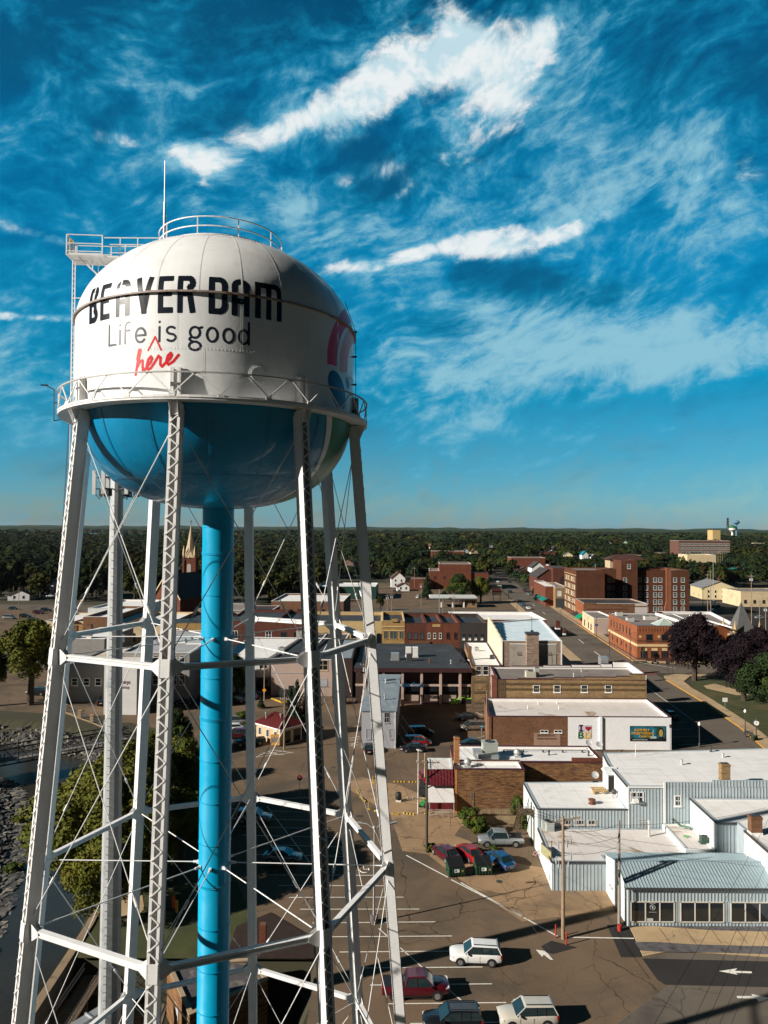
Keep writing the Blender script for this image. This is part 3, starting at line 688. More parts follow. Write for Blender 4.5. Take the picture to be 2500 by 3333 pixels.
# river outline (right bank, left bank) in metres
RB_=[(-29,40),(-29,57),(-29.6,72),(-31,84),(-36,100),(-41,112),(-47,125),(-56,135),(-75,143),(-100,149),(-200,158)]
LB_=[(-41,40),(-38,57),(-40.5,74),(-45,88),(-50,100),(-56,112),(-62,121),(-72,127),(-90,131),(-120,134),(-200,138)]
def inpoly(x,y,P):
    c=False
    for (x1,y1),(x2,y2) in zip(P,P[1:]+P[:1]):
        if (y1>y)!=(y2>y) and x<(x2-x1)*(y-y1)/(y2-y1)+x1: c=not c
    return c
RIV=RB_+LB_[::-1]
def segd(x,y,P):
    m_=1e9
    for (x1,y1),(x2,y2) in zip(P[:-1],P[1:]):
        dx,dy=x2-x1,y2-y1; t=max(0,min(1,((x-x1)*dx+(y-y1)*dy)/(dx*dx+dy*dy))); m_=min(m_,math.hypot(x-x1-t*dx,y-y1-t*dy))
    return m_
def hgt(x,y):
    if y<165 and x<-3 and x>-210:
        if x>-28.5 and 53<y<66.5 and x<-6.5+(66.5-y)*.1: 
            return -3.5
        if inpoly(x,y,RIV): return -5.
        if y>160 or x<-200: return -.02
        dl=segd(x,y,LB_)
        xr=np.interp(y,[p[1] for p in LB_],[p[0] for p in LB_])
        if (x<xr or y<segd(x,y,LB_)+0 ) and x<xr and dl<14: return -4.2+4.2*dl/14
        dr=segd(x,y,RB_)
        if y>98 and dr<4.5 and not x<xr: return -4.2+4.2*dr/4.5
    return -.02
gm=MB()
xs=list(np.arange(-215,40.1,1.7)); ys=list(np.arange(30,170,1.7))
xs0=[-12000,-5000,-2000,-900,-400]+xs+[120,400,900,2000,5000,12000]; ys0=[-200,0]+ys+[200,300,500,900,1600,3000,6000,14000]
nx,ny=len(xs0),len(ys0)
vs=[(x,y,hgt(x,y)) for y in ys0 for x in xs0]
gm.add(vs,[(j*nx+i,j*nx+i+1,(j+1)*nx+i+1,(j+1)*nx+i) for j in range(ny-1) for i in range(nx-1)])
gm.build('ground',[DIRT],kind='structure')
def sheet(name,pts,mat_,z=0.,kind='structure',**k):
    return MB().poly([(x,y,z) for x,y in pts]).build(name,[mat_],kind=kind,**k)
sheet('river',[(-210,30),(-20,30),(-20,110),(-30,160),(-210,166)],WATER,-3.6)
sheet('lake',[(-2600,2500),(-480,2700),(-380,3300),(-1500,4200),(-6000,5200),(-9000,3600)],M('lake_water',(.10,.16,.20),.25,.1,.01),.6)
# asphalt around the tower and through the blocks
YB=66.5
sheet('parking_lot',[(-6,35),(110,35),(110,118),(52.2,118),(52.7,130),(53,146),(22,146),(-28,146),(-30,128),(-33,110),(-24,95),(-20,84),(-17,72),(-6,67)],ASPH,.0)
sheet('alley',[(-58,146),(53,146),(55,198),(-58,198)],ASPH,-.004)
sheet('car_park',[(-110,160),(-58,150),(-42,140),(-30,128),(-28,146),(-58,198),(-110,198)],ASPH,-.008)
# main street and cross streets
SR=[(69.3,120),(70,130),(72.3,145),(74.6,167),(75.8,192),(76.3,200)]
def mainx(y): return float(np.interp(y,[100,128,145,167,192,220,318,400,605,1000,3000],[67,69.3,72.3,74.3,75.3,76,82.7,88.5,104,134,290]))
ysr=[118,128,136,145,156,167,180,192,198,213,220,240,262,290,318,350,400,500,605,680]
msx=lambda y,o: (mainx(y)+o,y)
mb=MB()
for a,b in zip(ysr[:-1],ysr[1:]): mb.quad((mainx(a)-15.5,a,.012),(mainx(a),a,.012),(mainx(b),b,.012),(mainx(b)-15.5,b,.012))
mb.build('main_street',[ROADM],kind='structure')
sheet('near_street',[(12.6,20),(14,52),Q(2010,3333)[:2],Q(2180,3205),Q(2090,3118),Q(2180,3100),Q(2500,3108),(130,60),(130,20)],ROADM,.008)
mb=MB()
mb.quad((-260,199,.008),(260,199,.008),(260,213,.008),(-260,213,.008)); mb.build('cross_street',[ROADM],kind='structure')
MB().quad((-400,345,.01),(70,338,.01),(70,352,.01),(-400,372,.01)).build('back_street',[ROADM],kind='structure')
MB().quad((86,386,.01),(600,400,.01),(600,412,.01),(86,398,.01)).build('side_street',[ROADM],kind='structure')
MB().quad((-30,292,.006),(64,290,.006),(66,336,.006),(-30,340,.006)).build('town_parking',[ASPH2],kind='structure')
MB().quad((-35,352,.006),(70,352,.006),(78,520,.006),(-40,520,.006)).build('gravel_lot',[ASPH],kind='structure')
MB().quad((-260,262,.006),(-110,262,.006),(-110,352,.006),(-260,358,.006)).build('public_car_park',[ASPH],kind='structure')
MB().quad((100,340,.006),(320,330,.006),(330,460,.006),(118,470,.006)).build('depot_yard',[ASPH2],kind='structure')
MB().quad((80,214,.004),(260,214,.004),(260,330,.004),(90,330,.004)).build('rear_car_park',[ASPH2],kind='structure')
sheet('shadowed_asphalt_lot',[(41.5,168),(58.8,168),(60.2,248),(45,250)],SHADASP,.016)  # dark sheet painted where that building's shadow falls
# pavements with kerbs
def slab(name,pts,mat_,h=.13,z0=0.): 
    b=MB().prism(pts,z0,z0+h); return b.build(name,[mat_],kind='structure')
e=[(mainx(y),y) for y in (128,145,167,180,190)]+[(mainx(190)+1.5,195),(mainx(190)+6,197.5),(150,198)]
slab('pavement',e+[(150,195.5),(84,195),(mainx(190)+4,188)]+[(mainx(y)+3.2,y) for y in (180,167,145,128)],CONC)
e2=[(mainx(y),y) for y in (217,240,262,290,318,350,384)]
slab('pavement',e2+[(mainx(y)+4.2,y) for y in (384,350,318,290,262,240,217)],CONC)
slab('pavement',[(80,213.5),(120,213.5),(120,216.4),(80,216.6)],CONC)
e3=[(mainx(y)-15.5,y) for y in (400,350,318,290,262,240,217)]
slab('pavement',e3+[(mainx(y)-19,y) for y in (217,240,262,290,318,350,400)],CONC)
# kerb yellow line
mb=MB()
for a,b in ((128,145),(145,156),(156,167),(167,180),(180,190),(217,240),(240,262),(262,300)):
    mb.quad((mainx(a)-.02,a,.14),(mainx(a)+.22,a,.14),(mainx(b)+.22,b,.14),(mainx(b)-.02,b,.14)); mb.quad((mainx(a)-.006,a,0.02),(mainx(a)-.006,a,.14),(mainx(b)-.006,b,.14),(mainx(b)-.006,b,0.02))
mb.build('kerb_paint',[PAINTY],kind='structure')
mb=MB()
for a,b in ((217,240),(240,262),(262,290),(290,318),(318,350)):
    mb.quad((mainx(a)+.5,a,.142),(mainx(a)+1.0,a,.142),(mainx(b)+1.0,b,.142),(mainx(b)+.5,b,.142))
mb.build('brick_border',[BRICKP],kind='structure')
MB().quad((mainx(198)-15,197,.02),(mainx(198)-.2,196,.02),(mainx(198)+1,199.4,.02),(mainx(198)-14.6,200.6,.02)).build('brick_crosswalk',[BRICKP],kind='structure')
MB().quad((mainx(214)-9,212,.02),(mainx(214)-5.6,212,.02),(mainx(200)-.4,200,.02),(mainx(200)-3.6,200,.02)).build('brick_crosswalk',[BRICKP],kind='structure')
# lawn of the park
slab('lawn',[(mainx(y)+3.2,y) for y in (100,128,145,167,180)]+[(82,190),(95,194.5),(200,194.5),(200,100)],GRASS,.16)
slab('path',[Q(2290,2232,.2),Q(2325,2225,.2),Q(2420,2250,.2),Q(2440,2262,.2),Q(2400,2262,.2),Q(2300,2240,.2)],CONC,.03,.16)
# front pavement of the showroom: concrete with dark stamped strips
def QQ(l,z=0.): return [Q(x,y,z) for x,y in l]
slab('front_pavement',QQ([(2045,3012),(2140,3018),(2300,3026),(2500,3030),(2560,3120),(2330,3104),(2180,3098),(2094,3116),(2060,3040)]),CONC,.10)
sheet('stamped_strip',QQ([(2030,2998),(2500,3012),(2560,3034),(2320,3028),(2120,3014),(2048,3018)],.10),STAMP,.106)
sheet('stamped_strip',QQ([(2065,3066),(2130,3066),(2260,3074),(2560,3082),(2560,3108),(2300,3100),(2140,3098),(2085,3094)],.10),STAMP,.106)
mb=MB()
for x in(2145,2228,2312,2395,2470): 
    a,b=Q(x,3020,.1),Q(x+38,3072,.1); mb.bar((a[0],a[1],.108),(b[0],b[1],.108),.05,.004)
mb.build('paving_joint',[M('joint',(.08,.06,.04),.9)],kind='structure')
sheet('asphalt_patch',QQ([(1975,3010),(2050,3015),(2097,3116),(2022,3116)]),ASPH2,.012)
sheet('asphalt_patch',QQ([(1762,3080),(1795,3062),(1855,3078),(1880,3084),(1800,3106),(1775,3100)]),ASPH2,.011)
sheet('asphalt_patch',QQ([(2090,3120),(2500,3130),(2560,3140),(2560,3215),(2420,3212),(2165,3206),(2140,3190)]),ASPH2,.016)
sheet('tan_paving',QQ([(1095,2545),(1180,2530),(1300,2555),(1400,2600),(1490,2640),(1712,2630),(1712,2645),(1500,2690),(1480,2720),(1535,2740),(1560,2790),(1800,2830),(1800,2890),(1970,2885),(2010,2960),(1700,3000),(1480,2850),(1390,2780),(1310,2770),(1270,2650)]),TAN,.010)
# parking stripes
lines=[]
rows=[(2590,2680,700),(2620,2690,722),(2668,2694,770),(2700,2700,772),(2727,2700,800)]
mbp=MB()
def stripe(p,q,w_=.11,z=.02,mb=None,mt=0):
    a,b=Q(*p),Q(*q); (mb or mbp).bar((a[0],a[1],z),(b[0],b[1],z),w_,.006,mi=mt)
S=.5124
def zz(x,y): return (700+x*S,2400+y*S)
for (x0,y0,x1,y1) in ((90,460,210,440),(90,515,160,520),(355,470,605,478),(350,520,610,528),(140,567,720,582),(170,622,770,638),(205,680,820,697),(265,744,838,758),(285,811,830,815),(340,875,1090,878),(405,942,1105,944),(470,1018,1198,1016),(540,1093,1298,1092),(618,1180,1400,1173),(735,1268,1505,1263),(790,1365,1625,1358),(880,1467,1700,1460),(985,1575,1760,1567),(1100,1694,1850,1686),(1240,1820,1900,1810),(330,440,612,810),(1040,1215,1320,1465),(1480,1600,1690,1780),(270,400,600,382),(835,758,790,812),(770,758,745,812)):
    stripe(zz(x0,y0),zz(x1,y1))
for (x0,y0,x1,y1) in ((1215,750,1480,890),(1500,905,1940,1130),(1940,1130,1960,1145)): stripe(zz(x0,y0),zz(x1,y1),.16)
stripe((1500,2873),(1815,3048),.16); stripe((1850,3051),(2064,3055),.16)
S2=.3315
for (x0,y0,x1,y1) in ((405,1550,560,1480),(400,1555,770,1505),(440,1525,700,1490),(470,1510,680,1530),(520,1495,640,1530),(560,1480,760,1510)): stripe((700+x0*S2,1950+y0*S2),(700+x1*S2,1950+y1*S2))
for (x0,y0,x1,y1) in ((1320,1370,1420,1350),(1325,1395,1410,1375),(1330,1420,1400,1405),(1340,1445,1400,1430),(1400,1400,1330,1440)): stripe((700+x0*S2,1950+y0*S2),(700+x1*S2,1950+y1*S2),.1,mb=mbp)
for x in (1480,1505,1530,1550): stripe((x,2318),(x+22,2330),.1)
for y in (2405,2438): stripe((1545,y),(1580,y-10),.1)
mbp.build('parking_stripe',[PAINTW],kind='structure')
for i,(cx,cy) in enumerate(((995,2632),(1115,2773),(1187,2833))):
    x,y=Q(cx,cy); mb=MB(); pts=arc(x,y,.55,.6,150,400,14); mb.path([(a,b,.02) for a,b in pts],.05,n=4); mb.bar((x-.1,y+.2,.02),(x-.2,y+1.2,.02),.1,.006); mb.bar((x-.1,y+.2,.02),(x+.5,y+.3,.02),.1,.006)
    mb.build('wheelchair_symbol',[PAINTW],kind='structure')
def arrow(name,pts,z=.03): sheet(name,QQ(pts),PAINTW,z)
arrow('lane_arrow',[(1744,3092),(1772,3096),(1784,3105),(1801,3126),(1790,3124),(1770,3108),(1765,3116)])
arrow('lane_arrow',[(2340,3162),(2400,3153),(2392,3161),(2446,3163),(2449,3169),(2395,3168),(2402,3174)])
arrow('lane_arrow',[(2398,3243),(2450,3243),(2445,3236),(2505,3250),(2470,3262),(2462,3252),(2400,3250)])
mb=MB()
for y0 in (225,250,275,300,335,370): mb.bar((mainx(y0)-7.7,y0,.02),(mainx(y0+9)-7.7,y0+9,.02),.25,.01)
for y in (133,138,143,148,153): stripe_a=(mainx(y)-15.2,y,.02); mb.bar(stripe_a,(mainx(y)-9.5,y+.8,.02),.12,.006)
mb.bar((mainx(150)-7.6,150,.02),(mainx(190)-7.6,190,.02),.14,.006); mb.bar((mainx(205)+1.5,215,.02),(mainx(205)+9,206,.02),.2,.006)
mb.build('lane_marking',[PAINTW],kind='structure')
# river wall with boardwalk
t_=empty('river_wall',(-28.6,60,-5),0,'long tan concrete retaining wall along the dark river below the tower','wall')
mb=MB(); 
for a,b in (((0,-30),(0,-3)),((0,-3),(-.7,12)),((-.7,12),(-1.7,20))): 
    d=Vector((b[0]-a[0],b[1]-a[1],0)).normalized(); mb.bar((a[0],a[1],2.4),(b[0],b[1],2.4),.55,5.2)
    mb.bar((a[0],a[1],5.05),(b[0],b[1],5.05),.75,.16)
mb.build('wall',[M('wall_concrete',(.26,.19,.12),.9,.2,.5,c2=(.12,.09,.06),c2s=.4,wp=True)],t_)
t_=empty('boardwalk',(-26.4,55,-3.4),0,'narrow ribbed boardwalk with a dark railing beside the river wall','walkway')
mb=MB()
mb.box(-.75,.95,-22,11,2.2,2.3); 
for i in range(110): mb.box(-.75,.95,-22+i*.3,-21.78+i*.3,2.302,2.34)
for i in range(11): mb.box(-.6,.8,-21+i*3.2,-20.8+i*3.2,0,2.2)
mb.build('deck',[M('weathered_deck',(.17,.12,.075),.9,.3,1.)],t_)
mb=MB()
for s in(-.78,.98):
    for h in(2.9,3.4): mb.bar((s,-22,h),(s,11,h),.05)
    for i in range(100): mb.bar((s,-22+i*.33,2.3),(s,-22+i*.33,3.4),.025)
mb.build('railing',[DARKST],t_)
# riprap, shrubs on the banks
rk=MB(); rr=random.Random(3)
def rock(x,y,z,s,mi):
    a=rr.uniform(0,3.1); c,s_=math.cos(a),math.sin(a); q=[]
    for i,j,k in ((-1,-1,-1),(1,-1,-1),(1,1,-1),(-1,1,-1),(-1,-1,1),(1,-1,1),(1,1,1),(-1,1,1)):
        u,v,w_=i*s*rr.uniform(.5,1),j*s*rr.uniform(.35,.8),k*s*rr.uniform(.3,.6); q.append((x+u*c-v*s_,y+u*s_+v*c,z+w_))
    rk.add(q,[(0,3,2,1),(4,5,6,7),(0,1,5,4),(1,2,6,5),(2,3,7,6),(3,0,4,7)],mi)
for i in range(7500):
    y=rr.uniform(58,140); 
    if rr.random()<.7:
        xr=np.interp(y,[p[1] for p in LB_],[p[0] for p in LB_]); x=xr-abs(rr.gauss(0,5.5))+.8; 
        if y>118: x-=0
    else:
        k=rr.uniform(0,1)**.8; i0=rr.randrange(4,9); (x1,y1),(x2,y2)=RB_[i0],RB_[i0+1]; f=rr.random(); x=x1+(x2-x1)*f+rr.uniform(-1,3.2); y=y1+(y2-y1)*f+rr.uniform(-.5,2.8)
    z=hgt(x,y); rock(x,y,max(z,-3.8),rr.choice((.25,.35,.5,.65)),rr.choice((0,0,1,1,2)))
rk.build('riprap',[M('rock_grey',(.10,.095,.09),.9,.3,1.),M('rock_dark',(.055,.055,.055),.9,.3,1.),M('rock_pale',(.19,.175,.15),.9,.2,1.)],kind='stuff',label='loose grey riprap boulders lining both river banks',cat='rocks')
# stone wall with posts along the far bank
t_=empty('stone_wall',(-58,141,0),0,'tan stone wall with square posts and rails above the far river bank','wall')
P=[Q(148,2290),Q(212,2318),Q(260,2338),Q(300,2352),Q(345,2372),Q(392,2392)]
mb=MB(); rm=MB()
for i,p in enumerate(P):
    x,y=p[0]+58,p[1]-141; mb.box(x-.35,x+.35,y-.35,y+.35,-.4,1.5); mb.box(x-.42,x+.42,y-.42,y+.42,1.5,1.65)
    if i: 
        q=P[i-1]; mb.bar((q[0]+58,q[1]-141,-.6),(x,y,-.6),.4,1.3)
        for h in(.6,1.1): rm.bar((q[0]+58,q[1]-141,h),(x,y,h),.1)
mb.build('stonework',[M('tan_stone',(.30,.22,.13),.9,.3,1.2)],t_); rm.build('rail',[DARKST],t_)
# footbridge
a,b=AT(-40,2448,121),AT(392,2400,135); a.z=b.z=0
L=(b-a).length; fb=empty('footbridge',(a.x,a.y,0),math.atan2(b.y-a.y,b.x-a.x),'black steel truss footbridge crossing the dark river','bridge')
mb=MB(); mb.box(-2,L+1,-1.3,1.3,-.1,.05); mb.build('deck',[M('bridge_deck',(.17,.165,.16),.85,.2,1.)],fb)
mb=MB(); n=int(L/2.2)
for s in(-1.35,1.35):
    for h,w_ in((-.6,.2),(2.1,.18),(1.2,.07)): mb.bar((-2,s,h),(L+1,s,h),w_)
    for i in range(n+1):
        x=i*L/n; mb.bar((x,s,-.6),(x,s,2.1),.11)
        if i<n: mb.bar((x,s,-.6),(x+L/n,s,2.1),.08); mb.bar((x+L/n,s,-.6),(x,s,2.1),.08)
    for i in range(int(L/.35)): mb.bar((i*.35,s,0),(i*.35,s,1.5),.018)
mb.build('truss_railing',[DARKST],fb)
# ================================================================ BUILDING HELPERS
WROOF=M('white_roof_membrane',(.78,.77,.76),.75,.06,.3,c2=(.50,.45,.39),c2s=.22,c2lo=.56,c2hi=.85,fine=.05)
WROOFD=M('stained_white_roof',(.66,.62,.60),.8,.08,.3,c2=(.33,.24,.15),c2s=.17,c2lo=.58,c2hi=.72,fine=.04)
def seams(mt,w_=2.4):
    g=G(mt.node_tree); b=mt.node_tree.nodes['Principled BSDF']; old=b.inputs['Base Color'].links[0].from_socket; tc=g.n('ShaderNodeTexCoord').outputs['Object']
    br=g.n('ShaderNodeTexBrick'); g.put(br.inputs['Vector'],tc); br.offset=.37; br.inputs['Scale'].default_value=1; br.inputs['Brick Width'].default_value=w_; br.inputs['Row Height'].default_value=w_*3.1; br.inputs['Mortar Size'].default_value=.035; br.inputs['Mortar Smooth'].default_value=.6
    br.inputs['Color1'].default_value=(1,1,1,1); br.inputs['Color2'].default_value=(.955,.955,.95,1); br.inputs['Mortar'].default_value=(.70,.68,.66,1)
    c=g.mix(1.0,old,br.outputs[0],'MULTIPLY'); st=g.ramp(g.noise(g.scale(tc,(.25,1.3,1)),.8,6,.65),.50,.75,0,.40); g.put(b.inputs['Base Color'],g.mix(st,c,(.36,.31,.25)))
seams(WROOF); seams(WROOFD)
BROOF=M('pale_blue_roof_coat',(.62,.74,.80),.6,.06,.3,c2=(.75,.80,.82),c2s=.3)
GROOF=M('grey_gravel_roof',(.19,.165,.15),.9,.15,.3,c2=(.25,.21,.19),c2s=.25,fine=.1)
DROOF=M('dark_membrane_roof',(.030,.033,.037),.75,.25,.25,c2=(.05,.055,.06),c2s=.15)
SROOF=M('slate_blue_roof',(.20,.25,.29),.75,.12,.4,c2=(.28,.31,.33),c2s=.6)
CORR=M('pale_grey_siding',(.36,.42,.45),.5,.08,.5,c2=(.30,.35,.37),c2s=.3)
PALEW=M('pale_painted_wall',(.62,.68,.69),.7,.08,.5,c2=(.50,.53,.53),c2s=.5)
WSTUC=M('white_painted_brick',(.82,.83,.85),.85,.05,.6,bump=.5,bs=2.5)
TRIMD=M('maroon_coping',(.07,.018,.025),.6,.1,1.)
TRIMW=M('white_trim',(.74,.73,.71),.6,.08,1.)
BRN=MBrick('brown_brick',(.19,.085,.042),(.13,.055,.03),(.22,.15,.10),1.2,(.06,.03,.02),.5,.75,.5)
BRN2=MBrick('mottled_brick',(.26,.13,.05),(.17,.075,.035),(.20,.14,.08),1.3,(.045,.02,.015),.42,.62,.7)
BTAN=MBrick('tan_brick',(.30,.19,.085),(.20,.125,.06),(.26,.20,.13),1.3,(.07,.05,.03),.5,.7,.6)
BRED=MBrick('red_brick',(.155,.047,.024),(.11,.032,.018),(.14,.07,.05),1.1,(.05,.02,.015))
BDRK=MBrick('dark_red_brick',(.115,.034,.022),(.08,.026,.018),(.11,.06,.045),1.1,(.03,.015,.012))
BORG=MBrick('orange_brick',(.27,.088,.036),(.22,.070,.030),(.24,.10,.05),1.0,(.16,.05,.02),.6,.85,.35)
BMIX=MBrick('weathered_multicolour_brick',(.34,.24,.18),(.20,.12,.09),(.36,.32,.28),1.3,(.12,.07,.05),.45,.65,.7)
BHOT=MBrick('hotel_brick',(.105,.036,.018),(.078,.027,.014),(.10,.055,.035),1.0,(.05,.02,.015),.6,.85,.4)
BYEL=MBrick('yellow_brick',(.40,.25,.085),(.30,.18,.06),(.30,.22,.13),1.2,(.10,.06,.03),.55,.8,.5)
LIMEG=M('lime_plastic',(.20,.62,.02),.5,.1)
GLS=MGlass(); GLS2=MGlass('hazy_glass',(.05,.075,.085),.15)
BLIND=M('window_blind',(.55,.56,.52),.7,.1)
CREAM=M('cream_stucco',(.60,.48,.30),.85,.12,.6,c2=(.45,.35,.22),c2s=.3)
PINKC=M('pinkish_stucco',(.44,.33,.28),.85,.08,.5,c2=(.35,.27,.24),c2s=.3)
GREYP=M('grey_painted_brick',(.36,.37,.40),.8,.08,.6,bump=.4,bs=3)
GREYD=M('grey_stone',(.25,.24,.23),.85,.15,.6)
def inset(P,d):
    n=len(P); out=[]
    for i in range(n):
        a,b,c=Vector(P[i-1]),Vector(P[i]),Vector(P[(i+1)%n])
        u=(b-a).normalized(); v=(c-b).normalized(); n1=Vector((-u.y,u.x)); n2=Vector((-v.y,v.x))
        k=(n1+n2); k=k/max(.3,k.dot(n1)); out.append((b.x+k.x*d,b.y+k.y*d))
    return out
class Bld:
    "flat-roofed block; footprint counter-clockwise seen from above, local to the first corner"
    def __init__(s,name,label,cat,P,z1,wall,roof,par=.5,z0=0.,cop=None,pt=.3,group=None,parwall=None,rw=None):
        s.o=P[0]; s.z0=z0; s.P=[(x-P[0][0],y-P[0][1]) for x,y in P]; s.h=z1-z0
        s.t=empty(name,(P[0][0],P[0][1],z0),0,label,cat,group); s.par=par
        I=inset(s.P,pt); n=len(P); h=s.h; zr=h-par
        mb=MB(); mb.prism(s.P,-.3,h,0,False)
        if par>.02:
            mb.add([(x,y,h) for x,y in s.P]+[(x,y,h) for x,y in I],[(i,(i+1)%n,n+(i+1)%n,n+i) for i in range(n)],1)
            mb.add([(x,y,zr) for x,y in I]+[(x,y,h) for x,y in I],[((i+1)%n,i,n+i,n+(i+1)%n) for i in range(n)],2)
        s.w=mb.build('wall',[wall,cop or wall,rw or parwall or wall],s.t)
        s.r=MB().poly([(x,y,zr) for x,y in (I if par>.02 else s.P)]).build('roof',[roof],s.t)
        if cop and par>.02:
            c=MB(); O=inset(s.P,-.06); I2=inset(s.P,pt+.03)
            c.add([(x,y,h+.003) for x,y in O]+[(x,y,h+.003) for x,y in I2]+[(x,y,h+.10) for x,y in O]+[(x,y,h+.10) for x,y in I2],
              [(i,(i+1)%n,2*n+(i+1)%n,2*n+i) for i in range(n)]+[(2*n+i,2*n+(i+1)%n,3*n+(i+1)%n,3*n+i) for i in range(n)]+[((i+1)%n+n,i+n,3*n+i,3*n+(i+1)%n) for i in range(n)])
            c.build('coping',[cop],s.t)
    def frame(s,i):
        a=Vector((*s.P[i],0)); b=Vector((*s.P[(i+1)%len(s.P)],0)); u=(b-a).normalized(); return a,u,Vector((u.y,-u.x,0)),(b-a).length
    def pt(s,i,px,py):
        "wall coordinates (along, height) of a seen point on wall i"
        a,u,n,L=s.frame(i); A=a+Vector((s.o[0],s.o[1],s.z0)); d=ray(px,py); O=Vector((0,0,H))
        t=(A-O).dot(n)/d.dot(n); p=O+d*t-A; return p.dot(u),p.z
    def win(s,i,u0,z0,w_,h_,fr=TRIMW,gl=GLS,nx=1,ny=2,ft=.09,name='window',sill=True,arch=False,dep=.06):
        a,u,n,L=s.frame(i); up=Vector((0,0,1)); mb=MB()
        def P(x,z,o): return a+u*x+up*z+n*o
        mb.quad(P(u0,z0,.012),P(u0+w_,z0,.012),P(u0+w_,z0+h_,.012),P(u0,z0+h_,.012),1)
        def bx(x0,x1,za,zb,d_=dep): mb.obox(P((x0+x1)/2,(za+zb)/2,d_/2+.002),u*(x1-x0)/2,n*d_/2,up*(zb-za)/2,0)
        bx(u0-ft,u0,z0-ft,z0+h_+ft); bx(u0+w_,u0+w_+ft,z0-ft,z0+h_+ft); bx(u0,u0+w_,z0+h_,z0+h_+ft); bx(u0,u0+w_,z0-ft,z0)
        for k in range(1,nx): x=u0+w_*k/nx; bx(x-ft*.4,x+ft*.4,z0,z0+h_,dep*.7)
        for k in range(1,ny): z=z0+h_*k/ny; bx(u0,u0+w_,z-ft*.4,z+ft*.4,dep*.6)
        if sill: mb.obox(P(u0+w_/2,z0-ft-.05,.07),u*(w_/2+ft+.06),n*.07,up*.05,0)
        if arch:
            pts=[P(u0+w_/2+(w_/2+ft)*math.cos(t),z0+h_+ft*.6+(w_*.36)*math.sin(t),.02) for t in np.linspace(0,math.pi,9)]; mb.poly(pts,1)
            for p,q in zip(pts[:-1],pts[1:]): mb.bar(p+n*.02,q+n*.02,.06,mi=0)
        return mb.build(name,[fr,gl],s.t)
    def band(s,i,z,h_,d_,mat_,u0=0,u1=None,name='band',ext=0.):
        a,u,n,L=s.frame(i); u1=L if u1 is None else u1
        mb=MB(); mb.obox(a+u*(u0+u1)/2+Vector((0,0,z))+n*(d_/2+.003),u*((u1-u0)/2+ext),n*d_/2,Vector((0,0,h_/2))); return mb.build(name,[mat_],s.t)
    def ribs(s,i,z0,z1,mat_,step=.4,u0=0,u1=None,w_=.07,name='siding',ztop=None):
        a,u,n,L=s.frame(i); u1=L if u1 is None else u1; mb=MB(); x=u0+step/2
        while x<u1:
            zt=z1 if ztop is None else ztop(x)
            mb.obox(a+u*x+Vector((0,0,(z0+zt)/2))+n*.025,u*w_/2,n*.025,Vector((0,0,(zt-z0)/2))); x+=step
        return mb.build(name,[mat_],s.t)
    def panel(s,i,u0,u1,z0,z1,mat_,name='panel',d_=.03):
        a,u,n,L=s.frame(i); mb=MB(); mb.obox(a+u*(u0+u1)/2+Vector((0,0,(z0+z1)/2))+n*(d_/2+.002),u*(u1-u0)/2,n*d_/2,Vector((0,0,(z1-z0)/2))); return mb.build(name,[mat_],s.t)
    def text(s,i,txt,u0,z0,size,mat_,sx=1.,name='lettering',off=.05,**k):
        a,u,n,L=s.frame(i); return word(txt,size,mat_,s.t,a+u*u0+Vector((0,0,z0))+n*off,u,(0,0,1),.03,name,sx,**k)
def roofbox(px,py,z,w_,d_,h_,label,name='rooftop_unit',mat_=None,cat='rooftop unit',group=None,fan=1,legs=False):
    x,y=Q(px,py,z); mat_=mat_ or M('unit_paint',(.40,.42,.40),.55,.1,1.)
    t=empty(name,(x,y,z),0,label,cat,group)
    mb=MB(); b0=.25 if legs else .06
    mb.box(-w_/2,w_/2,0,d_,b0,h_); mb.box(-w_/2-.04,w_/2+.04,-.04,d_+.04,h_,h_+.06); mb.box(-w_/2-.1,w_/2+.1,-.05,d_+.1,0,b0*.9)
    for k in range(5): mb.box(-w_/2+.1,w_/2-.1,-.03,0,b0+.15+k*(h_-.4)/5,b0+.19+k*(h_-.4)/5)
    mb.build('housing',[mat_],t)
    for k in range(fan):
        c=(-w_/2+(k+.5)*w_/fan,d_/2,0); r=min(w_/fan,d_)*.36
        q=MB().lathe([(r,h_+.06),(r,h_+.16),(r*.86,h_+.16),(r*.86,h_+.09),(.01,h_+.09)],c=c,n=16); q.build('fan_grille',[DARKST],t)
    return t
def vent(px,py,z,h_,label,r=.12,name='roof_vent_pipe',mat_=None,cap=True,group='small vent pipes on the flat roofs'):
    x,y=Q(px,py,z); mb=MB(); mb.lathe([(r*1.6,0),(r*1.5,.06),(r,.08),(r,h_)]+([(r*1.6,h_+.02),(r*1.5,h_+.16),(.01,h_+.24)] if cap else [(.01,h_)]),n=12)
    return mb.build(name,[mat_ or M('vent_metal',(.45,.45,.44),.5,.2,2.)],label=label,cat='vent pipe',group=group,loc=(x,y,z))
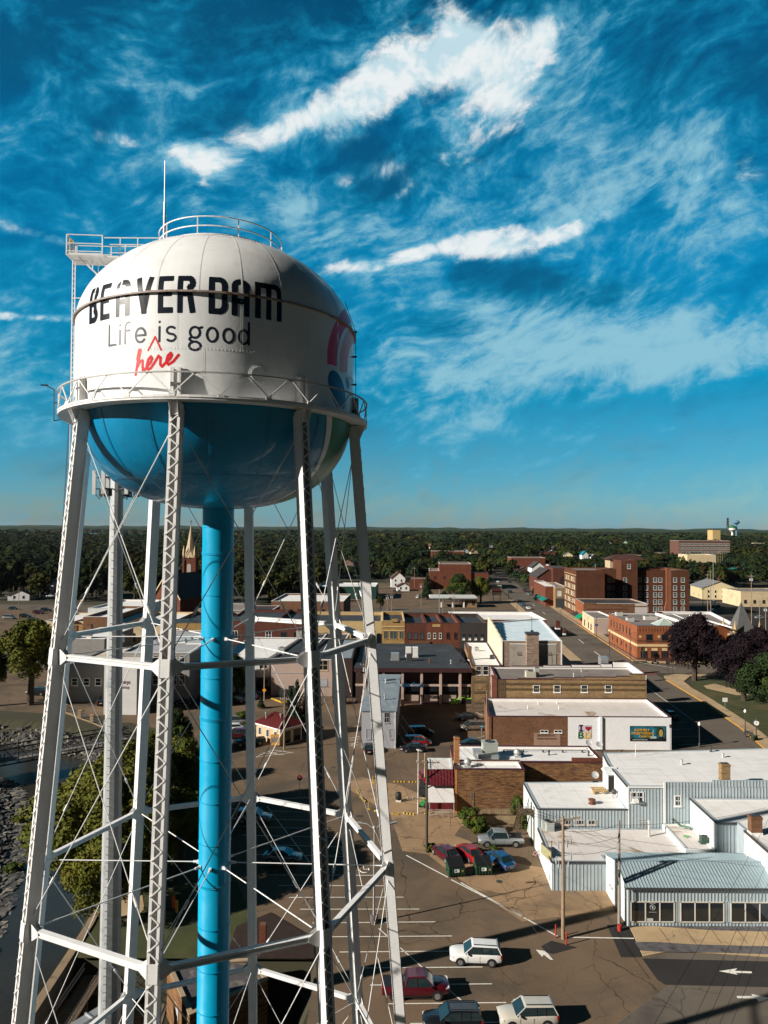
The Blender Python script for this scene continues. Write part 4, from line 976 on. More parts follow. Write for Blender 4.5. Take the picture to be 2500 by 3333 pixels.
def dish(px,py,z,label,r=.5):
    x,y=Q(px,py,z); t=empty('satellite_dish',(x,y,z),0,label,'satellite dish','satellite dishes on the roofs')
    mb=MB(); n=16; tilt=R(50); vs=[]
    for k in range(4):
        rr_=r*k/3; 
        for i in range(n): a=2*math.pi*i/n; vs.append((rr_*math.cos(a),rr_*math.sin(a),.25*(k/3)**2*r))
    rot=Matrix.Rotation(tilt,3,'X'); vs=[tuple(rot@Vector(v)+Vector((0,0,.9))) for v in vs]
    mb.add(vs,[(k*n+i,k*n+(i+1)%n,(k+1)*n+(i+1)%n,(k+1)*n+i) for k in range(3) for i in range(n)]); mb.build('reflector',[M('dish_grey',(.42,.43,.44),.5)],t)
    q=MB(); q.tube((0,.1,0),(0,.05,.9),.04); q.box(-.4,.4,-.3,.4,0,.05); q.bar((0,0,.7),(0,-.45,1.0),.03); q.build('mount',[DARKST],t)
def chimney(x,y,z0,z1,w_,d_,label,brick=None):
    mb=MB(); mb.box(-w_/2,w_/2,-d_/2,d_/2,-.1,z1-z0,0); mb.box(-w_/2-.06,w_/2+.06,-d_/2-.06,d_/2+.06,z1-z0-.25,z1-z0-.1,0); mb.box(-w_/2+.1,w_/2-.1,-d_/2+.1,d_/2-.1,z1-z0,z1-z0+.05,1); mb.box(-w_/2-.03,w_/2+.03,-d_/2-.03,d_/2+.03,-.12,.25,2)
    return mb.build('chimney',[brick or BRN,DARKST,TRIMW],label=label,cat='chimney',loc=(x,y,z0))
# ================================================================ BRICK AND WHITE MURAL BUILDING (front)
y0=130.; xl,xm,xr=XA(1592,y0),XA(1849,y0),XA(2182,y0)
zt=ZA(y0,2334,1600)
mu=Bld('mural_building','long low building, left half brown brick and right half white with painted murals','building',[(xl,y0),(xr,y0),(xr+.9,144.),(xl+1.2,144.)],zt+.1,BRN,WROOFD,.55,cop=TRIMD,rw=TRIMW)
us,_=mu.pt(0,1849,2400); L=mu.frame(0)[3]
mu.panel(0,us,L+.03,-.1,mu.h-.02,WSTUC,'white_wall',.05)
u1,_=mu.pt(0,1951,2400); mu.panel(0,u1,u1+.45,-.1,mu.h+.1,WSTUC,'pilaster',.32)
mu.panel(0,0,.5,0,mu.h,BRN,'brick_pier',.12)
# murals
def wp(i,px,py,b=mu): return b.pt(i,px,py)
(ua,za),(ub,zb)=wp(0,1880,2404),wp(0,1925,2360)
mu.panel(0,ua,ub,za,zb,M('mural_ground',(.62,.56,.66),.7,.3,2.,c2=(.30,.45,.25),c2s=2.),'letter_mural',.09)
a,u,n,_L=mu.frame(0)
w2,h2=(ub-ua)/2,(zb-za)/2
def blk(name,col,strokes,ox,oz,sc_,hw):
    mb=MB(); mt=M(name+'_paint',col,.6,.3,3.)
    for st in strokes:
        for p,q in zip(st[:-1],st[1:]):
            A=a+u*(ox+p[0]*sc_)+Vector((0,0,oz+p[1]*sc_))+n*.11; B=a+u*(ox+q[0]*sc_)+Vector((0,0,oz+q[1]*sc_))+n*.11
            mb.bar(A,B,.03,hw*2,up=tuple((B-A).normalized().cross(n)))
    mb.build(name,[mt],mu.t)
blk('letter_i',(.05,.02,.06),[[(.15,0),(.85,0)],[(.15,1),(.85,1)],[(.5,0),(.5,1)]],ua+.12,za+h2+.2,h2*.78,.13)
mb=MB(); cx_,cz_=ua+w2*1.5,za+h2*1.52; pts=[]
for t in np.linspace(0,2*math.pi,28)[:-1]:
    hx=16*math.sin(t)**3/17; hz=(13*math.cos(t)-5*math.cos(2*t)-2*math.cos(3*t)-math.cos(4*t))/17
    pts.append(a+u*(cx_+hx*w2*.46)+Vector((0,0,cz_+hz*h2*.42))+n*.125)
mb.poly(pts[::-1]); mb.build('heart',[M('heart_red',(.42,.01,.02),.6,.3,3.)],mu.t)
blk('letter_b',(.02,.20,.05),[[(0,0),(0,1),(.55,1),(.75,.78),(.55,.52),(0,.52)],[(.55,.52),(.85,.26),(.55,0),(0,0)]],ua+.2,za+.15,h2*.78,.12)
blk('letter_d',(.78,.50,.04),[[(0,0),(0,1),(.5,1),(.85,.7),(.85,.3),(.5,0),(0,0)]],ua+w2+.2,za+.15,h2*.78,.12)
(ua,za),(ub,zb)=wp(0,2052,2410),wp(0,2165,2365)
mu.panel(0,ua-.1,ub+.1,za-.1,zb+.1,M('sign_frame',(.01,.012,.015),.5),'billboard_frame',.10)
mu.panel(0,ua,ub,za,zb,M('billboard_teal',(.01,.16,.24),.5,.4,1.2,c2=(.02,.05,.03),c2s=.9,c2lo=.45,c2hi=.6),'church_billboard',.13)
GOLD=M('gold_lettering',(.80,.42,.05),.5,.1)
bw_=ub-ua; bh=zb-za
mu.text(0,'ASSEMBLY',ua+bw_*.10,za+bh*.68,bh*.25,GOLD,1.0,off=.15)
mu.text(0,'PRESBYTERIAN',ua+bw_*.03,za+bh*.44,bh*.25,GOLD,.93,off=.15)
mu.text(0,'CHURCH',ua+bw_*.24,za+bh*.24,bh*.20,GOLD,1.0,off=.15)
mb=MB(); B_=lambda x,z,o=.15: a+u*(ua+bw_*x)+Vector((0,0,za+bh*z))+n*o
mb.poly([B_(.0,.16),B_(1,.16),B_(1,.0),B_(0,.0)][::-1],0)
mb.poly([B_(x,z) for x,z in ((.56,.16),(.56,.3),(.60,.34),(.63,.3),(.63,.62),(.645,.9),(.66,.62),(.66,.3),(.70,.34),(.74,.3),(.74,.16))][::-1],1)
mb.poly([B_(.87+.085*math.cos(t),.6+.34*math.sin(t),.155) for t in np.linspace(0,2*math.pi,17)[:-1]],0)
mb.poly([B_(.87+.06*math.cos(t),.55+.27*math.sin(t),.165) for t in np.linspace(0,2*math.pi,17)[:-1]],2)
mb.poly([B_(x,z,.16) for x,z in ((.77,.0),(.98,.0),(.96,.24),(.89,.34),(.82,.3))],0)
mb.build('billboard_picture',[M('bill_black',(.01,.01,.012),.6),M('bill_steeple',(.35,.5,.5),.6),M('bill_face',(.45,.30,.07),.6)],mu.t)
mu.text(0,'1160 Church in Modern Time',ua+bw_*.05,za+bh*.04,bh*.09,TRIMW,1.0,off=.16)
# faded wall sign, slot windows
(ua,za),(ub,zb)=wp(0,1738,2434),wp(0,1824,2386)
mu.panel(0,ua,ub,max(za,.0),zb,M('faded_sign',(.33,.21,.15),.9,.15,1.),'faded_painted_sign',.02)
FAD=M('faded_letters',(.16,.095,.07),.9)
mu.text(0,"BRENNAN'S",ua+.55,zb-.62,.62,FAD,1.0,off=.03); mu.text(0,'QUALITY MERCHANDISE',ua+.5,zb-1.15,.36,FAD,.9,off=.03)
for px in (1760,1805):
    uu,zz_=wp(0,px,2384); mu.win(0,uu,zz_,1.3,.36,TRIMW,GLS,2,1)
for px,py,l in ((1752,2293,'left pipe'),(1718,2307,'x'),(1819,2308,'x'),(1812,2291,'x')): vent(px,py,zt-.45,.7,'thin white pipe on the mural building roof',.08,cap=False,mat_=TRIMW,group='thin white pipes on the mural building roof')
# ================================================================ TAN BRICK BUILDING behind it
y1=144.2; xa,xb=XA(1617,y1),XA(2103,y1); zt=ZA(y1,2212,1620)
tb=Bld('tan_brick_building','tan brick building with stepped maroon coping and four white windows above the mural building','building',[(xa,y1),(xb,y1),(xb+1.,157.5),(xa+.8,157.5)],zt,BTAN,GROOF,.35,cop=TRIMD,rw=TRIMW)
L=tb.frame(0)[3]
steps=[(.0,.0),(.14,.12),(.38,.30),(.585,.48),(.80,.68),(.885,1.15)]
for k,(f,h_) in enumerate(steps[1:]):
    f2=steps[k+2][0] if k+2<len(steps) else 1.
    for i in (0,2):
        A,B=(f*L,f2*L) if i==0 else ((1-f2)*L+.3,(1-f)*L)
        if i==2: B=min(B,tb.frame(2)[3]-.1); A=max(A,.02)
        a,u,n,_=tb.frame(i); mb=MB(); mb.obox(a+u*(A+B)/2-n*.16+Vector((0,0,tb.h+h_/2+.1)),u*(B-A)/2,n*.15,Vector((0,0,h_/2))); mb.obox(a+u*(A+B)/2-n*.16+Vector((0,0,tb.h+h_+.14)),u*((B-A)/2+.03),n*.2,Vector((0,0,.05)),1); mb.build('stepped_parapet',[BTAN if i==0 else TRIMW,TRIMD],tb.t)
a,u,n,_=tb.frame(1); mb=MB(); mb.obox(a+u*6.6-n*.18+Vector((0,0,tb.h+.55)),u*6.6,n*.17,Vector((0,0,.55))); mb.build('side_parapet',[TRIMW],tb.t)
for px in (1737,1804,1893,1971): 
    uu,zz_=tb.pt(0,px,2252); tb.win(0,uu,zz_,1.15,1.25,TRIMW,GLS,1,2,.14)
mb=MB(); a,u,n,_=tb.frame(0)
for row,zz_ in ((0,tb.h-.85),(1,tb.h-1.9)):
    x=.4
    while x<L-.3: mb.obox(a+u*x+Vector((0,0,zz_))+n*.05,u*.10,n*.05,Vector((0,0,.22))); x+=.42
mb.build('corbel_course',[M('corbel_brick',(.12,.085,.04),.9,.3,2.)],tb.t)
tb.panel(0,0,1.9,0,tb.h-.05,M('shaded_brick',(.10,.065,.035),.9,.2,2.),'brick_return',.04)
mb=MB(); mb.box(-.9,.1,-.15,.9,0,tb.h+.8); mb.box(-1.0,.2,-.25,1.0,tb.h+.45,tb.h+.65); mb.build('corner_pier',[M('red_brown_brick',(.17,.06,.04),.9,.3,2.)],tb.t)
# striped side wall
mb=MB(); a,u,n,Lw=tb.frame(3)
mb.obox(a+u*Lw/2+Vector((0,0,tb.h/2))+n*.03,u*Lw/2,n*.03,Vector((0,0,tb.h/2))); 
for k in range(5): mb.obox(a+u*(1.3+k*2.5)+Vector((0,0,tb.h/2))+n*.09,u*.12,n*.05,Vector((0,0,tb.h/2)),1)
mb.build('side_wall',[M('pink_white_wall',(.62,.50,.47),.85,.1,1.),TRIMD],tb.t)
zr=zt-.35
roofbox(1729,2205,zr,2.0,1.6,1.1,'squat cream air conditioner on the grey roof of the tan brick building',mat_=M('cream_paint',(.5,.48,.4),.6)); roofbox(1748,2202,zr,.95,1.0,1.7,'tall grey air conditioner beside the cream one on the grey roof',mat_=M('unit_paint',(.40,.42,.40),.55,.1,1.))
roofbox(1968,2173,zr,1.7,1.9,2.2,'big silver rooftop unit on a white base on the grey roof',mat_=GALV,fan=0)
vent(1829,2173,zr,.6,'white vent pipe on the grey roof of the tan brick building'); vent(1893,2187,zr,.6,'white vent pipe on the grey roof of the tan brick building'); vent(1868,2203,zr,.6,'white vent pipe on the grey roof of the tan brick building')
# ================================================================ BLUE-WHITE ROOFED BUILDING
y2=165.; xa,xb=XA(1634,y2),XA(1829,y2); zt=ZA(y2,2087,1730)
bl_=Bld('pale_roof_building','tall building with pale blue-white roof, cream side wall and a broad brick chimney','building',[(xa,y2),(xb,y2),(45.7,207.),(28.9,197.)],zt,BMIX,BROOF,.25,rw=TRIMW,cop=TRIMW)
L=bl_.frame(0)[3]; a,u,n,_=bl_.frame(0)
for A,B in ((.13*L,.42*L),(.61*L,.91*L)):
    bl_.panel(0,A,B,0,bl_.h-.55,M('grey_block',(.34,.31,.27),.9,.12,1.,c2=(.25,.2,.16),c2s=1.),'rendered_panel',.03); bl_.panel(0,A,B,bl_.h-.75,bl_.h-.55,TRIMW,'lintel',.10)
bl_.panel(0,-.02,.22,0,bl_.h,TRIMW,'downpipe',.15); bl_.panel(0,L-.22,L+.02,0,bl_.h,TRIMW,'downpipe',.15)
for px in (1690,1788): uu,zz_=bl_.pt(0,px-5,2130); bl_.win(0,uu,zz_,.8,.5,M('rust_frame',(.12,.06,.03),.9),GLS,3,2,.05,'grille')
uu,_z=bl_.pt(0,1797,2150); bl_.win(0,uu,0,.95,bl_.pt(0,1797,2131)[1],M('brown_door_frame',(.12,.07,.04),.8),M('brown_door',(.10,.05,.03),.8),1,1,.08,'door',False)
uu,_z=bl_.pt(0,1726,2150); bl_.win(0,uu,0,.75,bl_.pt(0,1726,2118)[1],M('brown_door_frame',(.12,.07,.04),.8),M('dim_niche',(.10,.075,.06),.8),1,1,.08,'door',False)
mb=MB(); u0_=bl_.pt(0,1712,2100)[0]; u1_=bl_.pt(0,1751,2100)[0]; hh=bl_.pt(0,1730,2062)[1]
mb.obox(a+u*(u0_+u1_)/2+n*.1+Vector((0,0,hh/2)),u*(u1_-u0_)/2,n*.9,Vector((0,0,hh/2)),0); mb.obox(a+u*(u0_+u1_)/2+n*.1+Vector((0,0,hh+.1)),u*((u1_-u0_)/2+.15),n*1.05,Vector((0,0,.2)),1); mb.obox(a+u*(u0_+u1_)/2+n*.1+Vector((0,0,hh+.5)),u*.3,n*.3,Vector((0,0,.25)),1)
mb.build('chimney_stack',[BMIX,DARKST],bl_.t)
bl_.win(0,u0_+.9,hh-3.6,.9,1.6,BMIX,M('infill_brick',(.2,.16,.13),.9),1,1,.05,'blocked_window',False)
# cream side wall with stepped parapet
a,u,n,Lw=bl_.frame(3); mb=MB(); mb.obox(a+u*Lw/2+Vector((0,0,bl_.h/2))+n*.04,u*Lw/2,n*.04,Vector((0,0,bl_.h/2+.1)))
for k in range(6):
    hh_=1.9-(5-k)*.30; A=Lw*k/6; mb.obox(a+u*(Lw-A-Lw/12)+Vector((0,0,bl_.h+.1+(1.9-k*.30-.4)/2))-n*.15,u*Lw/12,n*.2,Vector((0,0,max(.1,(1.9-k*.30-.4)/2)))) if False else None
for k in range(6):
    A0_,A1_=Lw*k/6,Lw*(k+1)/6; hh_=1.7-k*.28
    c_=a+u*(A0_+A1_)/2 ; mb.obox(c_+Vector((0,0,bl_.h+.13+hh_/2))-n*.12,u*(A1_-A0_)/2*.998,n*.17,Vector((0,0,hh_/2)))
mb.build('cream_side_wall',[M('cream_brick_wall',(.62,.54,.40),.85,.1,.5,c2=(.50,.38,.22),c2s=.25)],bl_.t)
mb=MB(); mb.tube((0,0,0),(0,0,3.2),.05); mb.bar((-1,0,2.2),(1,0,2.2),.04); mb.bar((-.6,0,2.7),(.7,0,2.7),.04); mb.bar((0,-.7,2.2),(0,.7,2.2),.04)
x_,y_=XA(1727,y2+1),y2+1; mb.build('roof_antenna',[DARKST],label='spindly aerial standing on the broad brick chimney',cat='antenna',loc=(x_,y_-1.5,ZA(y2,2062,1730)+.7))
chimney(XA(1809,190),188,zt-.3,zt+1.8,1.1,1.1,'small brick chimney on the right edge of the pale blue roof',BDRK); chimney(XA(1824,182),178,zt-.3,zt+1.3,.6,.6,'smaller brick chimney nearer the front right edge of the pale blue roof',BDRK)
# low white-roofed annex at its left
xa=XA(1552,163.); wa=Bld('white_roof_annex','low white-roofed annex with brown coping between the bank and the cream side wall','building',[(XA(1537,163),163.),(XA(1632,163),163.),(28.5,196.),(XA(1513,196),196.)],8.7,BTAN,WROOF,.3,cop=TRIMD,rw=TRIMW)
for px in (1550,1573): uu,zz_=wa.pt(0,px,2196); wa.win(0,uu,zz_,1.1,1.9,TRIMW,GLS,1,2)
chimney(XA(1537,168),172,8.3,11.6,.8,.8,'slim brown chimney at the left edge of the low white roof',BRN)
roofbox(1552,2120,8.4,1.1,.9,.9,'small grey condenser at the back of the low white roof'); roofbox(1602,2146,8.4,.9,.8,.9,'small dark condenser against the cream side wall',mat_=DARKST)
# stairs behind
t_=empty('fire_escape',(XA(1566,156),156,0),0,'dark wooden outside stairs in the gap behind the parking lot','stairs'); mb=MB()
for k in range(3):
    z=1.6+k*2.3; mb.box(-1.6,1.8,0,2.4,z,z+.12); 
    for i in range(8): mb.box(-1.4+i*.38,-1.1+i*.38,-.9,0,z-2.1+i*.27,z-2.02+i*.27)
    mb.bar((-1.6,-.05,z+1),(1.8,-.05,z+1),.06)
for x in(-1.5,1.7): 
    for y in(0,2.3): mb.box(x-.08,x+.08,y-.08,y+.08,0,7.4)
mb.build('stair_frame',[M('old_wood',(.09,.06,.03),.9,.3)],t_)
# ================================================================ BANK
y3=163.; xa,xb=XA(1160,y3),XA(1534,y3); zt=ZA(y3,2173,1400)
t_=empty('bank_building',(xa,y3,0),0,'dark flat-roofed bank with tall pale columns and blue lettering along its front','building'); Lb=xb-xa
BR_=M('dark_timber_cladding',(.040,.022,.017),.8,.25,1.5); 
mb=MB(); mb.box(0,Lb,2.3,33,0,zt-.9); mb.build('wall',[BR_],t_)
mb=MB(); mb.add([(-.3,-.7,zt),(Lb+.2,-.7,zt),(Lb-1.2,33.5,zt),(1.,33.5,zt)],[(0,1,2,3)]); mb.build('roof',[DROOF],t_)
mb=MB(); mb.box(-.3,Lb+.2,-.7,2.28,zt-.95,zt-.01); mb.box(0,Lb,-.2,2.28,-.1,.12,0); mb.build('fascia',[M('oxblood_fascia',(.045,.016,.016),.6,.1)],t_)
mb=MB(); 
for px in (1251-61.5,1251,1312.7,1374.5,1436,1499): 
    x=XA(px,y3)-xa; c=MB(); c.box(x-.27,x+.27,-.35,.2,0,zt-.96); c.build('column',[PINKC],t_)
mb=MB(); mb.box(0,Lb,.22,.5,3.9,4.35); mb.build('beam',[PINKC],t_)
for k,px in enumerate((1190,1251,1312.7,1374.5,1436,1499)):
    x=XA(px,y3)-xa+.4; x1=min(x+3.6,Lb-.1)
    q=MB(); q.box(x+.3,x1-.2,2.2,2.28,0,1.55); q.build('lower_panel',[M('bank_stucco',(.36,.29,.24),.9,.1)],t_)
    q=MB(); q.box(x+.3,x1-.2,2.18,2.28,1.7,3.6); q.box(x+.3,x1-.2,2.15,2.28,4.5,4.6); q.build('window',[GLS],t_)
x=XA(1309,y3)-xa
word('ican Bank',1.45,M('bank_blue',(.0,.10,.22),.4),t_,(x,-.42,3.95),(1,0,0),(0,0,1),.12,'lettering',.92)
for k,(px,py,w_,d_,h_,mt_,lb_) in enumerate(((1286,2150,1.9,2.,1.6,GALV,'open silver duct frame on the dark bank roof'),(1332,2153,1.3,1.5,1.6,DARKST,'dark air handler on the dark bank roof'),(1330,2140,1.3,2.,2.3,TRIMW,'left white-topped exhaust hood on the bank roof'),(1352,2140,1.3,2.,2.3,TRIMW,'right white-topped exhaust hood on the bank roof'),(1500,2157,1.1,.9,.9,DARKST,'small dark unit near the right edge of the bank roof'))):
    roofbox(px,py,zt,w_,d_,h_,lb_,mat_=mt_,legs=k>0,fan=1 if k==1 else 0)
vent(1398,2158,zt,.8,'rusty vent pipe in the middle of the bank roof',.15,mat_=M('rust',(.16,.06,.03),.9)); vent(1468,2160,zt,.7,'shiny vent pipe toward the right end of the bank roof',.16,mat_=GALV)
# ================================================================ GREY TWO-STOREY HOUSE in the lot
y4=130.; xa,xb=XA(1181,y4),XA(1292,y4); zt=ZA(y4,2309,1240)
gh=Bld('grey_brick_house','plain grey painted two-storey brick building with sloping slate-blue roof in the lot','building',[(xa,y4),(xb,y4),(3.8,158.),(-2.6,158.)],zt-.35,GREYP,GREYP,.0)
mb=MB(); P=[(x,y) for x,y in gh.P]; O=inset(P,-.18); h=gh.h
mb.add([(O[0][0],O[0][1],h+.02),(O[1][0],O[1][1],h+.02),(O[2][0],O[2][1],h+.75),(O[3][0],O[3][1],h+.75),(O[0][0],O[0][1],h+.2),(O[1][0],O[1][1],h+.2),(O[2][0],O[2][1],h+.95),(O[3][0],O[3][1],h+.95)],[(3,2,1,0),(4,5,6,7),(0,1,5,4),(1,2,6,5),(2,3,7,6),(3,0,4,7)]); mb.build('sloping_roof',[SROOF],gh.t)
mb=MB(); mb.add([(P[1][0],P[1][1],h-.01),(P[2][0],P[2][1],h-.01),(P[2][0],P[2][1],h+.74)],[(0,1,2)]); mb.add([(P[3][0],P[3][1],h-.01),(P[0][0],P[0][1],h-.01),(P[3][0],P[3][1],h+.74)],[(0,1,2)]); mb.add([(P[2][0],P[2][1],h),(P[3][0],P[3][1],h),(P[3][0],P[3][1],h+.74),(P[2][0],P[2][1],h+.74)],[(0,1,2,3)]); mb.build('gable_infill',[GREYP],gh.t)
for x0,x1 in ((190,232),(338,385)):
    (ua,za),(ub,zb)=gh.pt(0,1150+x0*.3014,1950+1330*.3014),gh.pt(0,1150+x1*.3014,1950+1228*.3014); gh.win(0,ua,za,ub-ua,zb-za,GREYP,GLS,2,2,.08)
for x0,x1 in ((142,188),(392,436)):
    (ua,za),(ub,zb)=gh.pt(0,1150+x0*.3014,1950+1505*.3014),gh.pt(0,1150+x1*.3014,1950+1402*.3014); gh.win(0,ua,za,ub-ua,zb-za,GREYP,M('infill_grey',(.30,.31,.34),.9),1,1,.07,'blocked_window')
gh.panel(0,gh.frame(0)[3]-.16,gh.frame(0)[3]-.04,0,gh.h,TRIMW,'downpipe',.12)
vent(1256,2222,zt+.55,.6,'stubby vent on the upper part of the slate-blue roof',.18); vent(1253,2275,zt+.2,.7,'bent vent on the lower part of the slate-blue roof',.16,mat_=GALV)
# ================================================================ BRICK SHOP with rooftop machinery
y5=100.7; x0_,x1_,x2_=XA(1484,y5),XA(1708,y5),XA(1966,104.); zt=ZA(y5,2505,1600)
bs_=Bld('brick_shop','orange-brown brick shop with white roof, machinery on top, facing the parking lot','building',[(x0_,y5),(x1_,y5),(x1_,103.8),(x2_,103.8),(x2_,111.6),(x0_+.3,111.6)],zt,BRN2,WROOF,.25,cop=TRIMD,rw=TRIMW)
bs_.panel(0,-.02,.3,0,bs_.h,M('orange_brick_edge',(.42,.17,.05),.9,.2,2.),'corner_quoin',.03)
mb=MB(); mb.box(0,x1_-x0_,3.0,3.3,zt-.25,zt+.22,0); mb.box(0,x1_-x0_,2.95,3.35,zt+.22,zt+.30,1); mb.build('inner_parapet',[TRIMW,BDRK],bs_.t)
a,u,n,_=bs_.frame(2); uu=bs_.pt(2,1862,2480)[0]
mb=MB(); mb.obox(a+u*(uu+_)/2-n*.15+Vector((0,0,bs_.h+.35)),u*(_-uu)/2,n*.15,Vector((0,0,.32))); mb.obox(a+u*_/2-n*.15+Vector((0,0,bs_.h+.10)),u*_/2,n*.18,Vector((0,0,.06)),1); mb.build('stepped_parapet',[BRED,TRIMD],bs_.t)
(ua,za)=bs_.pt(0,1540,2630); mb=MB(); a,u,n,_=bs_.frame(0); mb.bar(a+u*ua+Vector((0,0,.6))+n*.06,a+u*ua+Vector((0,0,3.))+n*.06,.05); mb.bar(a+u*(ua-.3)+Vector((0,0,1.9))+n*.06,a+u*(ua-.3)+Vector((0,0,3.))+n*.06,.04); mb.obox(a+u*ua+Vector((0,0,.5))+n*.08,u*.18,n*.08,Vector((0,0,.22))); mb.build('conduit',[M('conduit_grey',(.3,.3,.3),.6)],bs_.t)
zr=zt-.25
t_=roofbox(1597,2468,zr,2.2,2.0,2.1,'large boxy grey-green air handler on the brick shop roof',mat_=M('greygreen_unit',(.36,.39,.35),.6,.1),fan=1,legs=True)
q=MB(); q.box(-2.,1.,-1.3,-.2,.25,.85); q.box(-2.6,-1.3,-.2,1.,.3,1.2); q.box(-2.4,1.5,-.5,2.,.0,.2,0); q.build('duct',[GALV],t_)
for px,py,lb_ in ((1684,2464,'round mushroom exhaust fan behind the big air handler'),(1522,2496,'round mushroom exhaust fan near the left parapet of the brick shop')):
    x,y=Q(px,py,zr); t_=empty('exhaust_fan',(x,y,zr),0,lb_,'exhaust fan'); MB().box(-.45,.45,-.45,.45,0,.3).build('curb',[GALV],t_); MB().lathe([(.4,.3),(.4,.55),(.55,.56),(.55,.85),(.45,.87),(.5,.95),(.3,1.15),(.01,1.2)],n=20).build('fan_hood',[M('fan_metal',(.5,.5,.48),.4,.1,metal=.4)],t_,True)
mb=MB(); mb.path([(0,0,.35),(11,-.1,.35),(18.5,.3,.35)],.05); 
for x in range(0,19,3): mb.box(x-.1,x+.1,-.15,.15,0,.32)
x,y=Q(1640,2448,zr); mb.build('roof_pipe',[DARKST],label='long dark gas pipe laid across the white brick shop roof',cat='pipe',loc=(x,y,zr))
vent(1787,2458,zr,.5,'dark vent on the long white shop roof',.12,mat_=DARKST); vent(1916,2460,zr,.5,'dark vent on the long white shop roof',.12,mat_=DARKST)
dish(1917,2437,zr,'satellite dish at the back of the shop roof, left one'); dish(1951,2443,zr,'satellite dish at the back of the shop roof, right one near the grey building')
chimney(XA(1490,103),103.5,zr,zr+4.0,.75,.75,'tall thin brick chimney at the left corner of the brick shop',M('orange_chimney_brick',(.36,.16,.06),.9,.3,2.))
# small red and white lean-to
xa,xb=XA(1399,y5),XA(1480,y5)-.02
sh_=Bld('red_white_shed','small shed with rusty white roof, red metal mansard and white awning beside the brick shop','shed',[(xa,y5+1.2),(xb,y5+1.2),(xb+.3,107.),(xa+.2,107.)],5.7,PALEW,WROOFD,.1)
mb=MB(); W_=xb-xa; MRN=M('maroon_metal',(.115,.012,.018),.5,.1)
mb.add([(-.1,-1.3,3.9),(W_,-1.3,3.9),(W_,-.02,5.75),(-.1,-.02,5.75)],[(0,1,2,3)]); mb.add([(-.1,-1.3,3.9),(-.1,-.02,5.75),(-.1,-.02,3.9)],[(0,1,2)])
for k in range(9): x=-.05+k*W_/8; mb.bar((x,-1.3,3.95),(x,-.02,5.8),.05,.08)
mb.build('mansard_roof',[MRN],sh_.t)
mb=MB(); mb.add([(-.2,-2.6,2.0),(W_,-2.6,2.0),(W_,-.0,3.86),(-.2,0,3.86),(-.2,-2.6,2.08),(W_,-2.6,2.08),(W_,0,3.94),(-.2,0,3.94)],[(3,2,1,0),(4,5,6,7),(0,1,5,4),(3,0,4,7),(1,2,6,5)]); mb.build('awning',[M('white_sheet_metal',(.58,.56,.55),.6,.06)],sh_.t)
sh_.panel(0,0,W_,0,1.6,MRN,'red_skirting',.05)
mb=MB()
for x in(0.05,W_-.1): mb.box(x-.05,x+.05,-2.5,-2.4,0,2.)
for z in(.5,.9): mb.bar((.2,-2.2,z),(W_-.3,-2.2,z),.05); mb.bar((.2,-2.9,z),(W_-.9,-2.9,z),.05)
for x in np.arange(.2,W_-.4,.8): mb.bar((x,-2.9,0),(x,-2.9,.95),.04)
mb.build('porch_rail',[M('grey_rail',(.35,.34,.33),.6)],sh_.t)
# ================================================================ GREY METAL-SIDED COMPLEX
GT='connected blocks of the grey metal-sided store'
def ribbed(b,i,**k): b.ribs(i,0,b.h-.12,CORR,.4,**k)
A1=Bld('siding_block','low front-left block of the grey metal store with stained white roof','building',[(XA(1797,79.5),79.5),(XA(1977,79.5),79.5),(25.0,80.9),(38.0,80.9),(38.,88.3),(19.2,88.3)],3.2,CORR,WROOFD,.05,group=GT,cop=None)
ribbed(A1,0); A1.band(0,3.14,.2,.14,DARKST,name='gutter'); A1.band(5,3.14,.2,.12,M('brown_gutter',(.07,.05,.04),.6),name='gutter'); a,u,n,L=A1.frame(5); A1.panel(5,0,L,0,3.,PALEW,'painted_side_wall',.03)
B1=Bld('siding_block','middle-left block of the grey metal store with small basement windows and clean white roof','building',[(19.2,88.5),(XA(2042,88.5),88.5),(31.0,100.4),(XA(1963,97.7)+.1,98.),(19.25,97.6)],5.5,CORR,WROOF,.06,group=GT)
ribbed(B1,0,); B1.band(0,5.45,.14,.1,DARKST,name='gutter'); a,u,n,L=B1.frame(4); B1.panel(4,0,L,0,5.4,PALEW,'painted_side_wall',.03); B1.band(4,5.45,.16,.12,DARKST,name='gutter')
for px in (1786,1846,1888,1927,2058,2110):
    if px<2040:
        uu,zz_=B1.pt(0,px-11,2682); B1.win(0,uu,max(3.3,zz_),.85,.42,M('tan_frame',(.5,.45,.4),.7),GLS,1,1,.09,'basement_window')
C1=Bld('siding_block','two-storey block of the grey metal store with a big white roof and a double window','building',[(XA(2042,88.5),88.5),(XA(2156,88.5),88.5),(XA(2156,88.5)+.01,88.35),(66.,88.35),(66.,105.2),(31.3,101.6),(30.6,97.)],8.3,CORR,WROOF,.06,group=GT)
C1.ribs(0,3.2-C1.z0,8.15,CORR,.4); C1.ribs(2,3.6,8.3,CORR,.4,ztop=lambda x:8.3)
a,u,n,L=C1.frame(2)
for (f0,f1,h_) in ((0,.19,.55),(.19,.44,.85),(.44,.62,1.1),(.62,1,.8)):
    q=MB(); q.obox(a+u*(f0+f1)/2*L-n*.08+Vector((0,0,8.3+h_/2-.02)),u*(f1-f0)/2*L,n*.08,Vector((0,0,h_/2))); q.build('parapet',[CORR],C1.t)
    q=MB(); x=f0*L+.2
    while x<f1*L: q.obox(a+u*x+n*.025+Vector((0,0,8.3+h_/2)),u*.035,n*.025,Vector((0,0,h_/2-.02))); x+=.4
    q.build('siding',[CORR],C1.t)
